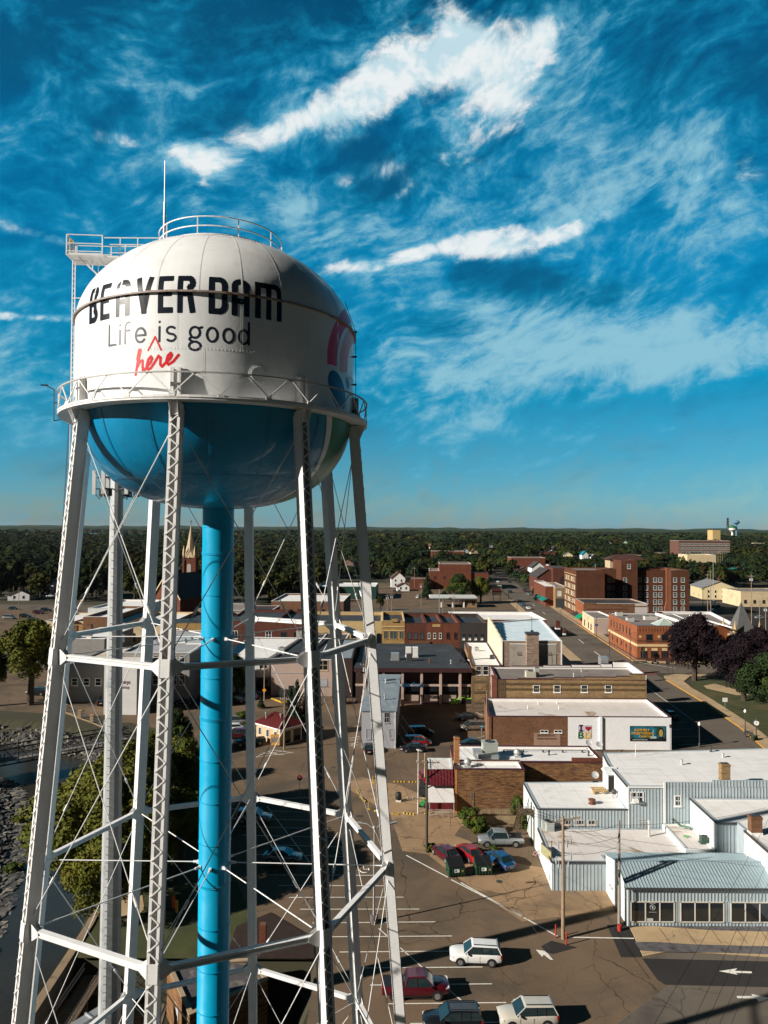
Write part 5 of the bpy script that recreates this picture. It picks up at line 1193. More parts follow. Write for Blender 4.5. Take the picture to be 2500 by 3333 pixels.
C1.panel(2,-.02,.22,3.2,8.9,TRIMW,'corner_trim',.1); C1.panel(0,-.02,.14,3.2,8.2,TRIMW,'corner_trim',.08); C1.band(0,8.2,.16,.12,TRIMW,name='gutter')
a,u,n,L=C1.frame(6); C1.panel(6,0,L,3,8.15,PALEW,'painted_side_wall',.03); C1.band(6,8.22,.2,.14,M('brown_gutter',(.07,.05,.04),.6),name='gutter'); a5,u5,n5,L5=C1.frame(5); C1.panel(5,0,L5,5,8.15,PALEW,'painted_side_wall',.03); C1.band(5,8.22,.2,.14,M('brown_gutter',(.07,.05,.04),.6),name='gutter')
(ua,za),(ub,zb)=C1.pt(0,2055,2609),C1.pt(0,2092,2580); C1.win(0,ua,za,ub-ua,zb-za,TRIMW,GLS,2,2,.12)
q=MB(); a,u,n,L=C1.frame(0); q.obox(a+u*(ua+.45)+n*.25+Vector((0,0,za+.2)),u*.32,n*.25,Vector((0,0,.2))); q.build('window_air_conditioner',[TRIMW],C1.t)
(ua,za),(ub,zb)=C1.pt(2,2198,2621),C1.pt(2,2214,2592); C1.win(2,ua,za,ub-ua,zb-za,TRIMW,GLS,1,2,.12)
(ua,za),(ub,zb)=C1.pt(6,2014,2577),C1.pt(6,2020,2547); C1.win(6,abs(ua),za,.8,1.4,TRIMW,GLS,1,2,.1)
# rooftop door porch on the side wall
x,y=30.9,95.2; t_=empty('roof_access_porch',(x,y,5.45),0,'little gabled grey porch with an open door onto the lower white roof','porch')
q=MB(); q.box(-1.3,.15,-1.0,1.0,0,2.3); q.add([(-1.5,-1.2,2.3),(.2,-1.2,2.3),(.2,0,3.0),(-1.5,0,3.0),(.2,1.2,2.3),(-1.5,1.2,2.3)],[(0,1,2,3),(3,2,4,5),(0,3,5),(1,4,2)]); q.build('porch_shell',[PALEW],t_)
q=MB(); q.box(-1.15,-.15,-1.06,-1.01,.05,2.1); q.build('doorway',[M('dark_void',(.02,.015,.012),.9)],t_)
# deck block, wing, right wing
D1=Bld('siding_block','small white raised deck roof between the wings of the grey metal store','building',[(XA(2228,81.1),81.1),(37.75,81.1),(37.75,88.2),(XA(2153,88.2),88.2)],3.85,PALEW,WROOFD,.12,z0=0,group=GT,rw=TRIMW)
E1=Bld('siding_block','white-roofed wing of the grey metal store with a white side door and its shaded front','building',[(37.8,80.9),(40.0,80.9),(40.0,79.0),(66,79.0),(66,88.2),(37.9,88.2)],7.0,CORR,WROOF,.06,group=GT)
E1.ribs(0,3.2,6.9,CORR,.4); a,u,n,L=E1.frame(5); E1.panel(5,0,L,3.8,6.9,PALEW,'painted_side_wall',.03)
for i in (0,5): E1.band(i,6.93,.2,.13,DARKST,name='gutter')
for px,py,w_,h_ in ((2252,2650,.7,1.6),(2310,2712,.7,1.4)):
    uu,zz_=E1.pt(5,px,py); E1.win(5,max(.3,min(6.2,uu)),3.85+.9,w_,h_,TRIMW,GLS2,1,2,.1)
uu,_z=E1.pt(5,2278,2700); E1.win(5,max(.3,min(5.5,uu)),3.9,.9,2.1,TRIMW,TRIMW,1,1,.1,'door',False)
F1=Bld('siding_block','right-hand white-roofed wing of the grey metal store with white side door and brick chimney','building',[(39.4,60),(66,60),(66,78.9),(39.9,78.9)],7.0,CORR,WROOF,.06,group=GT)
a,u,n,L=F1.frame(3); F1.panel(3,0,L,4.2,6.9,PALEW,'painted_side_wall',.03); F1.band(3,6.93,.22,.14,M('brown_gutter',(.07,.05,.04),.6),name='gutter')
uu,zz_=F1.pt(3,2432,2780); F1.win(3,uu,4.9,.7,1.4,TRIMW,GLS2,1,2,.1); uu,zz_=F1.pt(3,2462,2820); F1.win(3,uu,4.3,.9,2.1,TRIMW,TRIMW,1,1,.1,'door',False)
x,y=Q(2458,2712,7.); chimney(x,y,6.95,8.9,1.2,.8,'square brick chimney on the right-hand white wing',BRN); x,y=Q(2311,2520,8.3); chimney(x,89.0,8.0,11.,1.1,.8,'pale capped brick chimney at the front edge of the large white roof',BTAN)
# showroom
xs_=24.8; t_=empty('showroom',(xs_,72.5,0),0,'grey metal-clad showroom with ribbed roof and rows of dark shop windows','building')
Lg=20.; q=MB(); q.box(0,Lg,0,.25,0,4.0); q.box(0,.2,.25,7.,0,3.9); q.add([(0,0,4.),(0,7.,3.9),(0,2.9,5.1)],[(0,2,1)]); q.box(Lg-.2,Lg,.25,7,0,3.9); q.build('wall',[CORR],t_)
q=MB(); q.box(-.02,-.0,.0,7.,0,4.); q.add([(-.03,0,3.95),(-.03,7.,3.95),(-.03,2.9,5.05)],[(0,2,1)]); q.build('painted_side_wall',[PALEW],t_)
q=MB(); 
for (ya,za,yb,zb) in ((-.35,3.98,2.9,5.2),(2.9,5.2,7.2,4.15)):
    q.add([(-.25,ya,za),(Lg,ya,za),(Lg,yb,zb),(-.25,yb,zb)],[(0,1,2,3)])
    x=-.2
    while x<Lg: q.bar((x,ya,za+.03),(x,yb,zb+.03),.05,.05); x+=.34
q.bar((-.25,2.9,5.24),(Lg,2.9,5.24),.2,.06); q.build('metal_roof',[M('blue_grey_metal_roof',(.33,.42,.46),.42,.08,.5,metal=.15)],t_)
q=MB(); q.box(-.25,Lg,-.42,-.3,3.86,4.04); q.bar((.1,-.36,0),(.1,-.36,3.9),.1); q.build('gutter',[DARKST],t_)
q=MB(); x=.2
while x<Lg: 
    q.box(x-.04,x+.04,-.05,0,2.55,3.85); q.box(x-.04,x+.04,-.05,0,0.02,.5)
    x+=.34
for a_,b_ in ((0,.25),(4.75,5.0),(5.05,5.3),(9.75,10.),(10.1,10.35),(14.85,15.1)): q.box(a_,b_,-.05,0,.5,2.55)
q.build('siding',[CORR],t_)
for g0 in (.33,5.33,10.4,15.2):
    q=MB(); q.box(g0,g0+4.35,-.04,0,.55,2.5,1)
    for k in range(4): q.box(g0+k*1.45-.05,g0+k*1.45+.05,-.1,0,.5,2.5,0)
    for z in(.5,2.47): q.box(g0-.05,g0+4.4,-.1,0,z-.03,z+.06,0)
    q.build('shop_window',[M('cream_frame',(.55,.52,.46),.6),GLS],t_)
q=MB(); q.lathe([(.001,0),(.22,0)],n=18) if False else None
DEC=M('decal_white',(.45,.47,.45),.6)
q=MB(); pts=[(2.5+.26*math.cos(t),-.05,1.95+.26*math.sin(t)) for t in np.linspace(0,2*math.pi,19)]; q.path(pts,.018,n=4); q.box(2.12,2.9,-.055,-.05,1.45,1.48); q.box(2.2,2.8,-.055,-.05,2.32,2.36); q.box(2.42,2.58,-.055,-.05,1.83,2.1); q.box(1.9,2.55,-.055,-.05,.6,.85); q.build('window_decal',[DEC],t_)
q=MB(); q.box(-.06,-.02,4.2,5.9,0,2.3); q.build('garage_door',[TRIMW],t_); q=MB(); q.box(-.09,-.06,4.5,4.8,1.3,1.6); q.box(-.09,-.06,5.2,5.5,1.3,1.6); q.build('door_light',[GLS],t_)
# rooftop things on the complex
vent(2306,2712,3.7,.1,'x') if False else None
roofbox(2092,2696,3.15,1.1,1.1,.95,'round-topped tan condenser on the stained roof',mat_=M('tan_paint',(.28,.25,.2),.6)); roofbox(1778,2700,3.15,.95,.9,.95,'left grey condenser at the edge of the stained roof'); roofbox(1792,2708,3.15,.95,.9,.95,'right grey condenser at the edge of the stained roof')
roofbox(2297,2748,3.75,.9,.7,.7,'dark green condenser by the wing wall on the deck',mat_=M('greenish',(.05,.09,.07),.5))
vent(2113,2722,3.15,1.7,'tall grey stack pipe on the stained roof',.13); vent(2190,2682,3.75,.5,'short dark pipe at the corner of the deck',.1,mat_=DARKST)
vent(2219,2489,8.25,.5,'bent metal vent on the large white roof',.14); vent(2314,2447,8.25,.5,'dark capped vent near the back of the large white roof',.12,mat_=DARKST); vent(2353,2465,8.25,.4,'low pale vent on the large white roof',.14); vent(1927,2616,5.45,.4,'round brown vent collar on the lower white roof',.3,mat_=M('rust',(.16,.06,.03),.9))
x,y=Q(2069,2463,8.25); MB().tube((0,0,0),(0,0,1.8),.04).build('roof_mast',[TRIMW],label='thin white pole on the large white roof',cat='pole',loc=(x,y,8.25))
dish(1937,2545,5.45,'satellite dish on the lower white roof by the porch')
x,y=Q(1948,2582,5.45); t_=MB(); W_=M('raw_timber',(.50,.32,.14),.8,.2)
for k in range(4): t_.bar((-.7+(k%2)*1.2,-.5,.1+.1*k),(-.5+(k%2)*1.2,.9,.1+.1*k),.2,.12)
for k in range(3): t_.bar((-.8,-.4+k*.6,.45),(1.1,-.3+k*.6,.45),.22,.1)
t_.build('timber_crate',[W_],label='broken raw timber frame lying on the lower white roof',cat='crate',loc=(x,y,5.45))
x,y=Q(1999,2596,5.45); t_=empty('kettle_grill',(x,y,5.45),0,'black round grill on the lower white roof by the side wall','grill'); MB().ico((0,0,.75),.36,2,0).build('kettle',[DARKST],t_,True); q=MB(); [q.bar((.3*math.cos(k*2.1),.3*math.sin(k*2.1),0),(.1*math.cos(k*2.1),.1*math.sin(k*2.1),.6),.03) for k in range(3)]; q.build('leg',[DARKST],t_)
x,y=Q(2243,2676,3.75); t_=empty('green_ball_planter',(x,y,3.75),0,'bright green plastic turtle-like toy on the white deck','toy'); MB().ico((0,0,.3),.42,2,0,sq=(1,1,.7)).build('shell',[M('bright_green_plastic',(.0,.42,.06),.4)],t_,True); q=MB(); q.box(-.7,-.3,-.25,.1,.02,.2); q.build('feet',[M('bright_green_plastic',(.0,.42,.06),.4)],t_)
x,y=Q(2215,2696,3.75); t_=empty('lounge_chair',(x,y,3.75),R(-30),'folding deck lounger with green webbing on the white deck','lounge chair'); q=MB()
for s in(-.3,.3): q.bar((0,s,.3),(1.1,s,.3),.04); q.bar((0,s,.3),(-.6,s,.8),.04); q.bar((.1,s,.3),(.1,s,0),.04); q.bar((1.0,s,.3),(1.0,s,0),.04)
q.build('frame',[GALV],t_); q=MB(); q.add([(0,-.28,.32),(1.1,-.28,.32),(1.1,.28,.32),(0,.28,.32)],[(0,1,2,3)]); q.add([(0,-.28,.32),(0,.28,.32),(-.6,.28,.82),(-.6,-.28,.82)],[(0,1,2,3)]); q.build('webbing',[M('green_webbing',(.12,.25,.15),.8)],t_)
x,y=Q(2235,2725,3.75); q=MB(); pts=[(.35*math.cos(t)*(1+.2*math.sin(3*t)),.25*math.sin(t),.04+.01*t) for t in np.linspace(0,12,40)]; q.path(pts,.025,n=4); q.build('garden_hose',[M('hose_green',(.1,.35,.08),.5)],label='coiled green hose on the white deck',cat='hose',loc=(x,y,3.75))
# hanging sign on the corner of the low block
x,y=Q(1793,2790,3.2); t_=empty('shop_sign',(x,y,2.9),R(-75),'faded double-sided hanging sign at the corner of the low grey block','sign'); q=MB(); q.box(-2.2,.2,-.08,.08,-.2,.9); q.build('sign_board',[M('faded_sign_panel',(.32,.30,.16),.8,.3,1.5,c2=(.15,.2,.12),c2s=1.5)],t_); q=MB(); q.bar((.2,0,-.2),(.2,0,2.2),.06); q.bar((-2.2,0,.95),(.25,0,1.05),.08); q.build('bracket',[DARKST],t_)
# ================================================================ CORNER BUILDING, HOTEL AND MAIN STREET
yc=218.5; x0,x1=XA(2073,yc),XA(2290,yc); zt=ZA(yc,2037,2073)
ob=Bld('corner_building','orange brick two-storey corner building with cream bands and a glass pyramid skylight','building',[(x0,yc),(x1,yc),(x1+4,251.),(79.4,251.)],zt,BORG,GROOF,.25,cop=M('blue_grey_coping',(.06,.12,.16),.5),rw=TRIMW)
CRB=M('cream_band',(.62,.46,.25),.8,.1)
L=ob.frame(0)[3]
for i in (0,3):
    LL=ob.frame(i)[3]; ob.band(i,4.55,.75,.12,CRB); ob.band(i,6.0,.16,.16,M('brown_band',(.12,.05,.03),.8)); ob.band(i,zt-1.2,.12,.10,CRB if i==3 else BRED) if i==0 else None
    ob.panel(i,0,LL,0,.7,BDRK,'plinth',.06)
def pw(b,i,xa,ya,xb,yb,**k):
    (ua,za),(ub,zb)=b.pt(i,xa,ya),b.pt(i,xb,yb); ua,ub=min(ua,ub),max(ua,ub); za,zb=min(za,zb),max(za,zb); return b.win(i,ua,za,ub-ua,zb-za,**k)
T7=lambda x,y:(1850+x*.3918,1700+y*.3918)
for x0_,x1_ in ((648,698),(776,828),(900,950)): 
    a_,b_=T7(x0_,988),T7(x1_,932); pw(ob,0,*a_,*b_,fr=DARKST,gl=GLS,nx=1,ny=1,name='window')
for x0_,x1_ in ((602,655),(688,742),(775,830),(870,925)):
    a_,b_=T7(x0_,1128),T7(x1_,1070); pw(ob,0,*a_,*b_,fr=M('brown_frame',(.08,.03,.02),.6),gl=GLS,nx=3,ny=1,sill=False,name='shop_window'); a_,b_=T7(x0_,1068),T7(x1_,1044); pw(ob,0,*a_,*b_,fr=BORG,gl=CRB,nx=1,ny=1,sill=False,name='transom_blind')
mb=MB(); a,u,n,_=ob.frame(0); x=.6
while x<L: mb.obox(a+u*x+n*.04+Vector((0,0,zt-1.0)),u*.22,n*.04,Vector((0,0,.8))); x+=.9
mb.build('panelled_frieze',[M('frieze_brick',(.26,.09,.04),.9)],ob.t)
for k,xx in enumerate((597,752)):
    uu,zz_=ob.pt(0,*T7(xx,950)); q=MB(); a,u,n,_=ob.frame(0); q.lathe([(.001,0),(.42,0),(.42,.001)],n=2) if False else None
    q.poly([a+u*(uu+.42*math.cos(t))+Vector((0,0,zz_+.42*math.sin(t)))+n*.05 for t in np.linspace(0,2*math.pi,17)[:-1]]); q.build('round_medallion',[CRB],ob.t)
a,u,n,LL=ob.frame(3)
for k in range(7): ob.win(3,3.0+k*3.6,6.7,.85,2.0,DARKST,GLS,1,1,.07)
for k in range(5): ob.win(3,5.0+k*5.2,2.1,.8,1.1,DARKST,GLS,1,1,.07)
for k in range(8): 
    q=MB(); c=a+u*(3+k*3.3)+n*.45+Vector((0,0,4.9)); q.bar(c-n*.4,c,.07); q.ico(c,.16,1,0); q.build('wall_lamp',[TRIMW],ob.t)
    ob.band(3,2.4,4.6,.07,BDRK,1.2+k*3.4,1.32+k*3.4,'pilaster_strip')
x,y=Q(*T7(806,858),zt-.25); q=MB(); q.add([(-3,-3,0),(3,-3,0),(3,3,0),(-3,3,0),(0,0,2.2)],[(0,1,4),(1,2,4),(2,3,4),(3,0,4)]); [q.bar(p,(0,0,2.2),.1,mi=1) for p in ((-3,-3,0),(3,-3,0),(3,3,0),(-3,3,0))]; q.build('pyramid_skylight',[M('skylight_glass',(.35,.42,.38),.3,.1),TRIMW],label='pale glass pyramid skylight on the roof of the orange corner building',cat='skylight',loc=(x,y+1,zt-.2))
q=MB(); q.box(17,17.4,.3,30,0,.9); q.box(28.0,28.3,-2,28,0,.4); q.build('roof_divider',[TRIMW],ob.t,loc=(0,0,zt-.3))
for k,(xx,yy,lb_) in enumerate(((520,826,'low pale rooftop unit left on the corner building roof'),(690,812,'wide pale rooftop units in the middle of the corner building roof'),(427,778,'round vent fan at the back left of the corner building roof'))):
    px,py=T7(xx,yy); roofbox(px,py,zt-.25,2.2+k%2*2,1.8,1.1,lb_,mat_=M('pale_unit',(.5,.48,.44),.6),fan=1+k%2)
ob.text(3,'',0,0,1,CRB) if False else None
Bld('corner_building_annex','long white parapeted rear block behind the orange corner building','building',[(x1+.1,yc+6),(x1+14,yc+8),(x1+22,262.),(x1+4.2,262.)],zt-.6,BORG,GROOF,.9,rw=TRIMW,parwall=TRIMW,cop=TRIMW)
# cream shop between
y_=272.; x0=80.4
cs=Bld('cream_shop','small single-storey cream stucco shop beside the orange corner building','building',[(x0,y_),(89.,y_),(89.5,251.6+44),(82.4,295.)],6.,CREAM,GROOF,.35,rw=TRIMW,cop=TRIMW)
cs.panel(0,0,8.6,0,5.8,PINKC,'pink_end_wall',.04)
for k in (4,12,17): cs.win(3,k,1.,1.6,2.2,M('brown_frame',(.08,.03,.02),.6),GLS,1,1,.08)
y_=298.; lb=Bld('low_brick_building','long low brown brick building with stepped parapet in front of the hotel','building',[(83.8,y_),(110.5,y_),(110.5,318.),(85.6,318.)],9.,BRN,DROOF,.5,cop=TRIMW)
for k in range(5): lb.panel(0,.1+5.3*k,5.3*(k+1),lb.h-.3-.28*k,lb.h+.25-.28*k,BRN,'stepped_parapet',.10)
lb.band(0,6.6,.35,.06,BDRK,1.5,18); lb.panel(0,21.5,26.6,2,8.9,M('whitewash',(.55,.50,.46),.8,.1,1.),'white_patch',.08)
lb.panel(3,.1,19.5,0,9.1,BORG,'orange_front',.08)
for k in range(4): lb.win(3,1.5+k*4.6,4.9,2.2,2.6,CRB,BLIND,1,1,.2); lb.win(3,1.2+k*4.6,.6,3.2,2.4,CREAM,GLS,2,1,.1,'shop_window')
GRNC=M('green_awning_canvas',(.0,.22,.10),.7,.1); TEAL=M('teal_awning_canvas',(.0,.16,.14),.7,.1)
def awning(x,y,w_,dx,z,mt_,lb_,rz=0):
    q=MB(); q.add([(0,0,z),(0,w_,z),(dx,w_,z-1.3),(dx,0,z-1.3),(dx,0,z-1.7),(dx,w_,z-1.7)],[(0,1,2,3),(3,2,5,4)]); q.add([(0,0,z),(dx,0,z-1.3),(dx,0,z-1.7),(0,0,z-.4)],[(0,1,2,3)]); q.add([(0,w_,z-.4),(dx,w_,z-1.7),(dx,w_,z-1.3),(0,w_,z)],[(0,1,2,3)])
    return q.build('awning',[mt_],label=lb_,cat='awning',loc=(x,y,0))
awning(83.6,297,7,-2.0,4.1,GRNC,'bright green canvas awning on the low brick building front'); awning(85.2,306,8,-1.8,4.0,M('black_canvas',(.02,.02,.025),.7),'black canvas awning beyond the bright green one')
# hotel
yh=325.; W=XA(2255,yh)-88.
ht=Bld('brick_hotel','large six-storey dark red brick hotel with projecting wings and a taller tower','building',[(88.,yh),(101.,yh),(101.,338.),(113.7,338.),(113.7,341.),(133.,341),(133.,329.),(88.+W,329.),(88.+W,352.),(89.5,352.)],21.2,BHOT,GROOF,.5,cop=BDRK)
Bt=Bld('hotel_tower','tall brick stair tower with brown hipped cap rising from the hotel','building',[(XA(2022,331),331.),(XA(2075,331),331.),(XA(2075,331),343.),(XA(2022,331),343.)],25.6,BHOT,GROOF,.3,cop=BDRK)
Bt2=Bld('hotel_block','plain brick wing of the hotel right of the tower with a shaft-like chimney','building',[(XA(2075,333.)+.05,333.),(XA(2172,333),333.),(XA(2172,333),341.),(XA(2075,333)+.05,341.)],21.,BHOT,GROOF,.4,cop=BDRK)
q=MB(); x=XA(1988,345); w_=9.5; q.box(0,w_,0,8,0,4.2,0); q.add([(-1.2,-1.2,4.2),(w_+8,-1.2,4.2),(w_+8,9.2,4.2),(-1.2,9.2,4.2),(4,4,6.6),(w_+3,4,6.6)],[(0,1,5,4),(1,2,5),(2,3,4,5),(3,0,4)],1); q.build('penthouse',[M('penthouse_cream',(.42,.33,.22),.8),M('brown_hip_roof',(.06,.025,.018),.8,.2)],label='cream rooftop penthouse with brown hipped roof on the hotel',cat='penthouse',loc=(x,346,21.2))
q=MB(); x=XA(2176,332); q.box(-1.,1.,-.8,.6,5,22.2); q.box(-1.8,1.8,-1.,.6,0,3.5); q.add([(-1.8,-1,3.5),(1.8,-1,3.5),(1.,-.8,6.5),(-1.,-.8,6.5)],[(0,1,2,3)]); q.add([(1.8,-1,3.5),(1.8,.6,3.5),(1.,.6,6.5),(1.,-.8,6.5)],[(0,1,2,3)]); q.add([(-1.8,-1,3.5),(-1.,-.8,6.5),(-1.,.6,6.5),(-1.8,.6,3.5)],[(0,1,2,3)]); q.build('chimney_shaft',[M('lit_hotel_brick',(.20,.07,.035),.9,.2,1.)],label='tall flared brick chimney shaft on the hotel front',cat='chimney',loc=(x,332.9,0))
ROWY=(480,545,603,662,722)
for yy in ROWY:
    for xx,bb,ii in ((290,ht,2),(340,ht,2),(376,ht,2),(419,ht,4)): 
        px,py=T7(xx,yy); uu,zz_=bb.pt(ii,px,py); L_i=bb.frame(ii)[3]
        if .3<uu<L_i-1.2: bb.win(ii,uu-.6,zz_-.8,1.1,1.7,TRIMW,GLS2,1,2,.11)
    for xx,bb,ii in ((472,Bt,0),(595,Bt2,0),(648,Bt2,0),(722,Bt2,0),(765,Bt2,0),(888,ht,6),(952,ht,6),(1002,ht,6)):
        px,py=T7(xx,yy); uu,zz_=bb.pt(ii,px,py); 
        if .3<uu<bb.frame(ii)[3]-1.2: bb.win(ii,uu-.8,zz_-.9,1.5,1.9,TRIMW,GLS2,1,2,.11)
    _,zz_=ht.pt(0,*T7(30,yy))
    for k in range(7): ht.win(9,1.6+k*3.6,zz_-.9,1.2,1.9,CRB,BLIND if (k+yy)%3 else GLS,1,2,.16)
Bt.win(0,2.9,21.9,1.4,1.9,TRIMW,GLS2,1,2,.11)
for i in (0,9): ht.band(i,18.9,.18,.08,CRB if i==9 else BDRK)
vent(1938,1846,21,1.6,'thin aerial on the left hotel roof',.1,'roof_aerial',cap=False,mat_=GALV)
# brick storefront row facing the cross street
yr=214.6
def tz(py): return ZA(yr,py,1350)
ROW=[(990,1245,2024,M('yellow_stucco_front',(.50,.36,.17),.8,.12,.5),'yellow stucco storefront with black arched windows, left in the row'),
 (1245,1319,2022,BYEL,'yellow-brown brick storefront with three framed windows in the row'),
 (1319,1388,2029,BDRK,'dark red brick storefront above the black and white striped awning'),
 (1388,1442,2027,BRED,'red brick storefront with three small round-topped windows'),
 (1442,1498,2028,BRED,'red brick storefront with two dark windows, second from the dark end'),
 (1498,1589,2028,M('charcoal_painted_brick',(.04,.035,.033),.85,.15),'charcoal painted storefront with four small windows at the row end')]
GR='brick storefronts in one row across the street'
rb=[]
for k,(a_,b_,py,mt_,lb_) in enumerate(ROW):
    b=Bld('storefront',lb_,'building',[(XA(a_,yr)+.03,yr),(XA(b_,yr)-.03,yr),(XA(b_,yr)-.03,yr+24),(XA(a_,yr)+.03,yr+24)],tz(py),mt_,DROOF,1.0,cop=CRB if k<2 else BDRK,group=GR); rb.append(b)
T1=lambda x,y:(1150+x*.3014,1950+y*.3014)
def tw(b,l,y0,y1,**k):
    for x0_,x1_ in l: pw(b,0,*T1(x0_,y1),*T1(x1_,y0),**k)
TAN2=M('tan_trim',(.42,.28,.12),.8)
tw(rb[1],((332,372),(398,472),(500,540)),348,428,fr=TAN2,gl=GLS2,nx=2,ny=1)
tw(rb[2],((588,622),(655,690),(722,757)),360,428,fr=M('maroon_frame',(.09,.025,.02),.7),gl=GLS2,nx=1,ny=2)
tw(rb[3],((808,830),(868,890),(930,952)),372,424,fr=TRIMW,gl=GLS,nx=1,ny=2,arch=True); tw(rb[4],((1008,1040),(1090,1120)),372,428,fr=BDRK,gl=GLS,nx=1,ny=1,arch=True)
tw(rb[5],((1180,1205),(1245,1270),(1310,1334),(1378,1402)),380,412,fr=DARKST,gl=GLS,nx=1,ny=1); tw(rb[5],((1182,1203),(1247,1268),(1312,1332),(1380,1400)),414,438,fr=TRIMW,gl=TRIMW,nx=1,ny=1,name='window_panel')
rb[1].band(0,ZA(yr,2040,1280),.25,.18,CRB); rb[1].band(0,ZA(yr,2053,1280),.18,.14,CRB); rb[1].panel(0,2.8,4.8,rb[1].h-.2,rb[1].h+.7,BYEL,'pediment',.3)
rb[3].panel(0,1.9,4.3,rb[3].h-1.2,rb[3].h-.4,TAN2,'name_stone',.06); rb[3].panel(0,1.4,4.4,rb[3].h,rb[3].h+.35,BRED,'stepped_parapet',.05)
L=rb[0].frame(0)[3]
for px in (1010,1035,1060,1085,1110,1150,1178,1206,1233): 
    uu,zz_=rb[0].pt(0,px,2080); tall=px>1220; rb[0].win(0,uu-.6,zz_-(1.2 if tall else -.4),1.3,2.4 if tall else 1.,M('black_frame',(.02,.02,.02),.5),GLS,1,1,.1,arch=True,sill=False)
for b in rb: 
    L=b.frame(0)[3]; b.win(0,.4,.6,L-.8,2.6,DARKST,GLS,max(2,int(L/2)),1,.12,'shop_window',False); b.band(0,3.7,.7,.15,M('dark_sign_band',(.03,.02,.018),.6))
xx0=XA(1319,yr)
q=MB()
for k in range(10): q.add([(k*.62,0,5.2),(k*.62+.4,0,5.2),(k*.62+.4,-1.6,3.9),(k*.62,-1.6,3.9)],[(0,1,2,3)][::1],0); q.add([(k*.62+.4,0,5.2),(k*.62+.62,0,5.2),(k*.62+.62,-1.6,3.9),(k*.62+.4,-1.6,3.9)],[(0,1,2,3)],1)
for k in range(10): q.box(k*.62,k*.62+.4,-1.63,-1.6,3.3,3.9,0)
q.build('striped_awning',[TRIMW,M('black_canvas',(.02,.02,.025),.7)],label='black and white striped awning on the dark red storefront',cat='awning',loc=(xx0,yr-.02,0))
q=MB(); q.box(0,6,-.1,0,0,.8); q.build('shop_sign',[M('brown_sign',(.12,.06,.03),.7)],label='brown signboard over the striped awning',cat='sign',loc=(xx0+1.5,yr-.3,5.4))
# western half of the row
ROW2=[(558,690,2028,BYEL,'ochre brick storefront seen between the two left tower legs'),(690,740,2030,M('pale_block',(.36,.33,.29),.9,.2),'pale block storefront partly behind the blue riser'),(740,905,2022,BDRK,'dark brick storefront with three white window surrounds above a small sign'),(905,990,2026,BDRK,'narrow dark brick front between the white windows and the yellow stucco'),
 (275,366,2008,BRN,'square brown brick front with three dark windows at the left end'),(218,275,2032,BYEL,'low yellow brick piece left of the square brown front'),(366,410,2030,TRIMW,'white fronted shop right of the square brown front'),(410,558,2030,CREAM,'cream fronted shop behind the galvanised mast')]
for k,(a_,b_,py,mt_,lb_) in enumerate(ROW2):
    z=ZA(yr,py,(a_+b_)/2); b=Bld('storefront',lb_,'building',[(XA(a_,yr)+.03,yr),(XA(b_,yr)-.03,yr),(XA(b_,yr)-.03,yr+30),(XA(a_,yr)+.03,yr+30)],z,mt_,WROOF if k in(4,5,6,7) else DROOF,.8,cop=TRIMW if k in (4,6) else BDRK,group=GR)
    L=b.frame(0)[3]
    nwin=max(2,int(L/4.5))
    for j in range(nwin): b.win(0,L*(j+.5)/nwin-.8,z-5.2,1.6,2.2,TRIMW if k in(2,) else DARKST,GLS,2,2 if k==2 else 1,.14)
    b.win(0,.4,.6,L-.8,2.6,DARKST,GLS,max(2,int(L/2)),1,.12,'shop_window',False)
# roofs seen over the row: low buildings behind
def block(name,lb_,pxl,pxr,y,d,zt_,wall,roof,par=.4,cop=None,nw=0,cat='building',group=None,skew=.04,wz=None,fr=TRIMW,rw=None,z0=0):
    xl_,xr_=XA(pxl,y),XA(pxr,y); b=Bld(name,lb_,cat,[(xl_,y),(xr_,y),(xr_+skew*d,y+d),(xl_+skew*d,y+d)],zt_,wall,roof,par,cop=cop,group=group,rw=rw)
    L=xr_-xl_
    for j in range(nw): b.win(0,L*(j+.5)/nw-.6,wz if wz else zt_*.45,1.2,1.5,fr,GLS,1,2,.12)
    return b
block('long_white_roof_building','long low brown building with a white parapet roof behind the storefront row',1483,1779,262,24,6.6,BDRK,WROOF,.9,cop=TRIMW,rw=TRIMW,skew=-.02)
block('church_hall','small dark roofed building over the row with a gabled white dormer',770,880,262,20,9.,BDRK,DROOF,.4,cop=TRIMW)
block('brick_school_annex','long brown brick building with white flat roof and dark windows behind the row',885,1120,300,34,9.,BRN,WROOF,.6,cop=TRIMW,nw=9,fr=DARKST)
block('green_roof_store','low store with dark green band roof and white parapet far behind',1035,1225,400,30,7.,M('dark_green_fascia',(.01,.05,.04),.6),WROOF,.5,cop=M('green_coping',(.0,.13,.09),.6),rw=TRIMW)
block('tan_flat_building','cream flat building with white stained roof at the left end of the street',148,290,222,22,10.3,CREAM,WROOF,.3,cop=TRIMW)
block('white_flat_building','wide white flat roofed building above the brown storefront',290,440,248,30,11.5,PALEW,WROOF,.5,cop=TRIMW,rw=TRIMW)
block('grey_flat_building','grey flat roofed building behind the blue riser',640,790,250,22,10.8,GREYD,GROOF,.4,cop=TRIMW)
block('dark_shingle_building','low dark maroon building with slate roof beside the left street',330,520,292,20,7.,M('maroon_wall',(.06,.015,.02),.8),SROOF,.2)
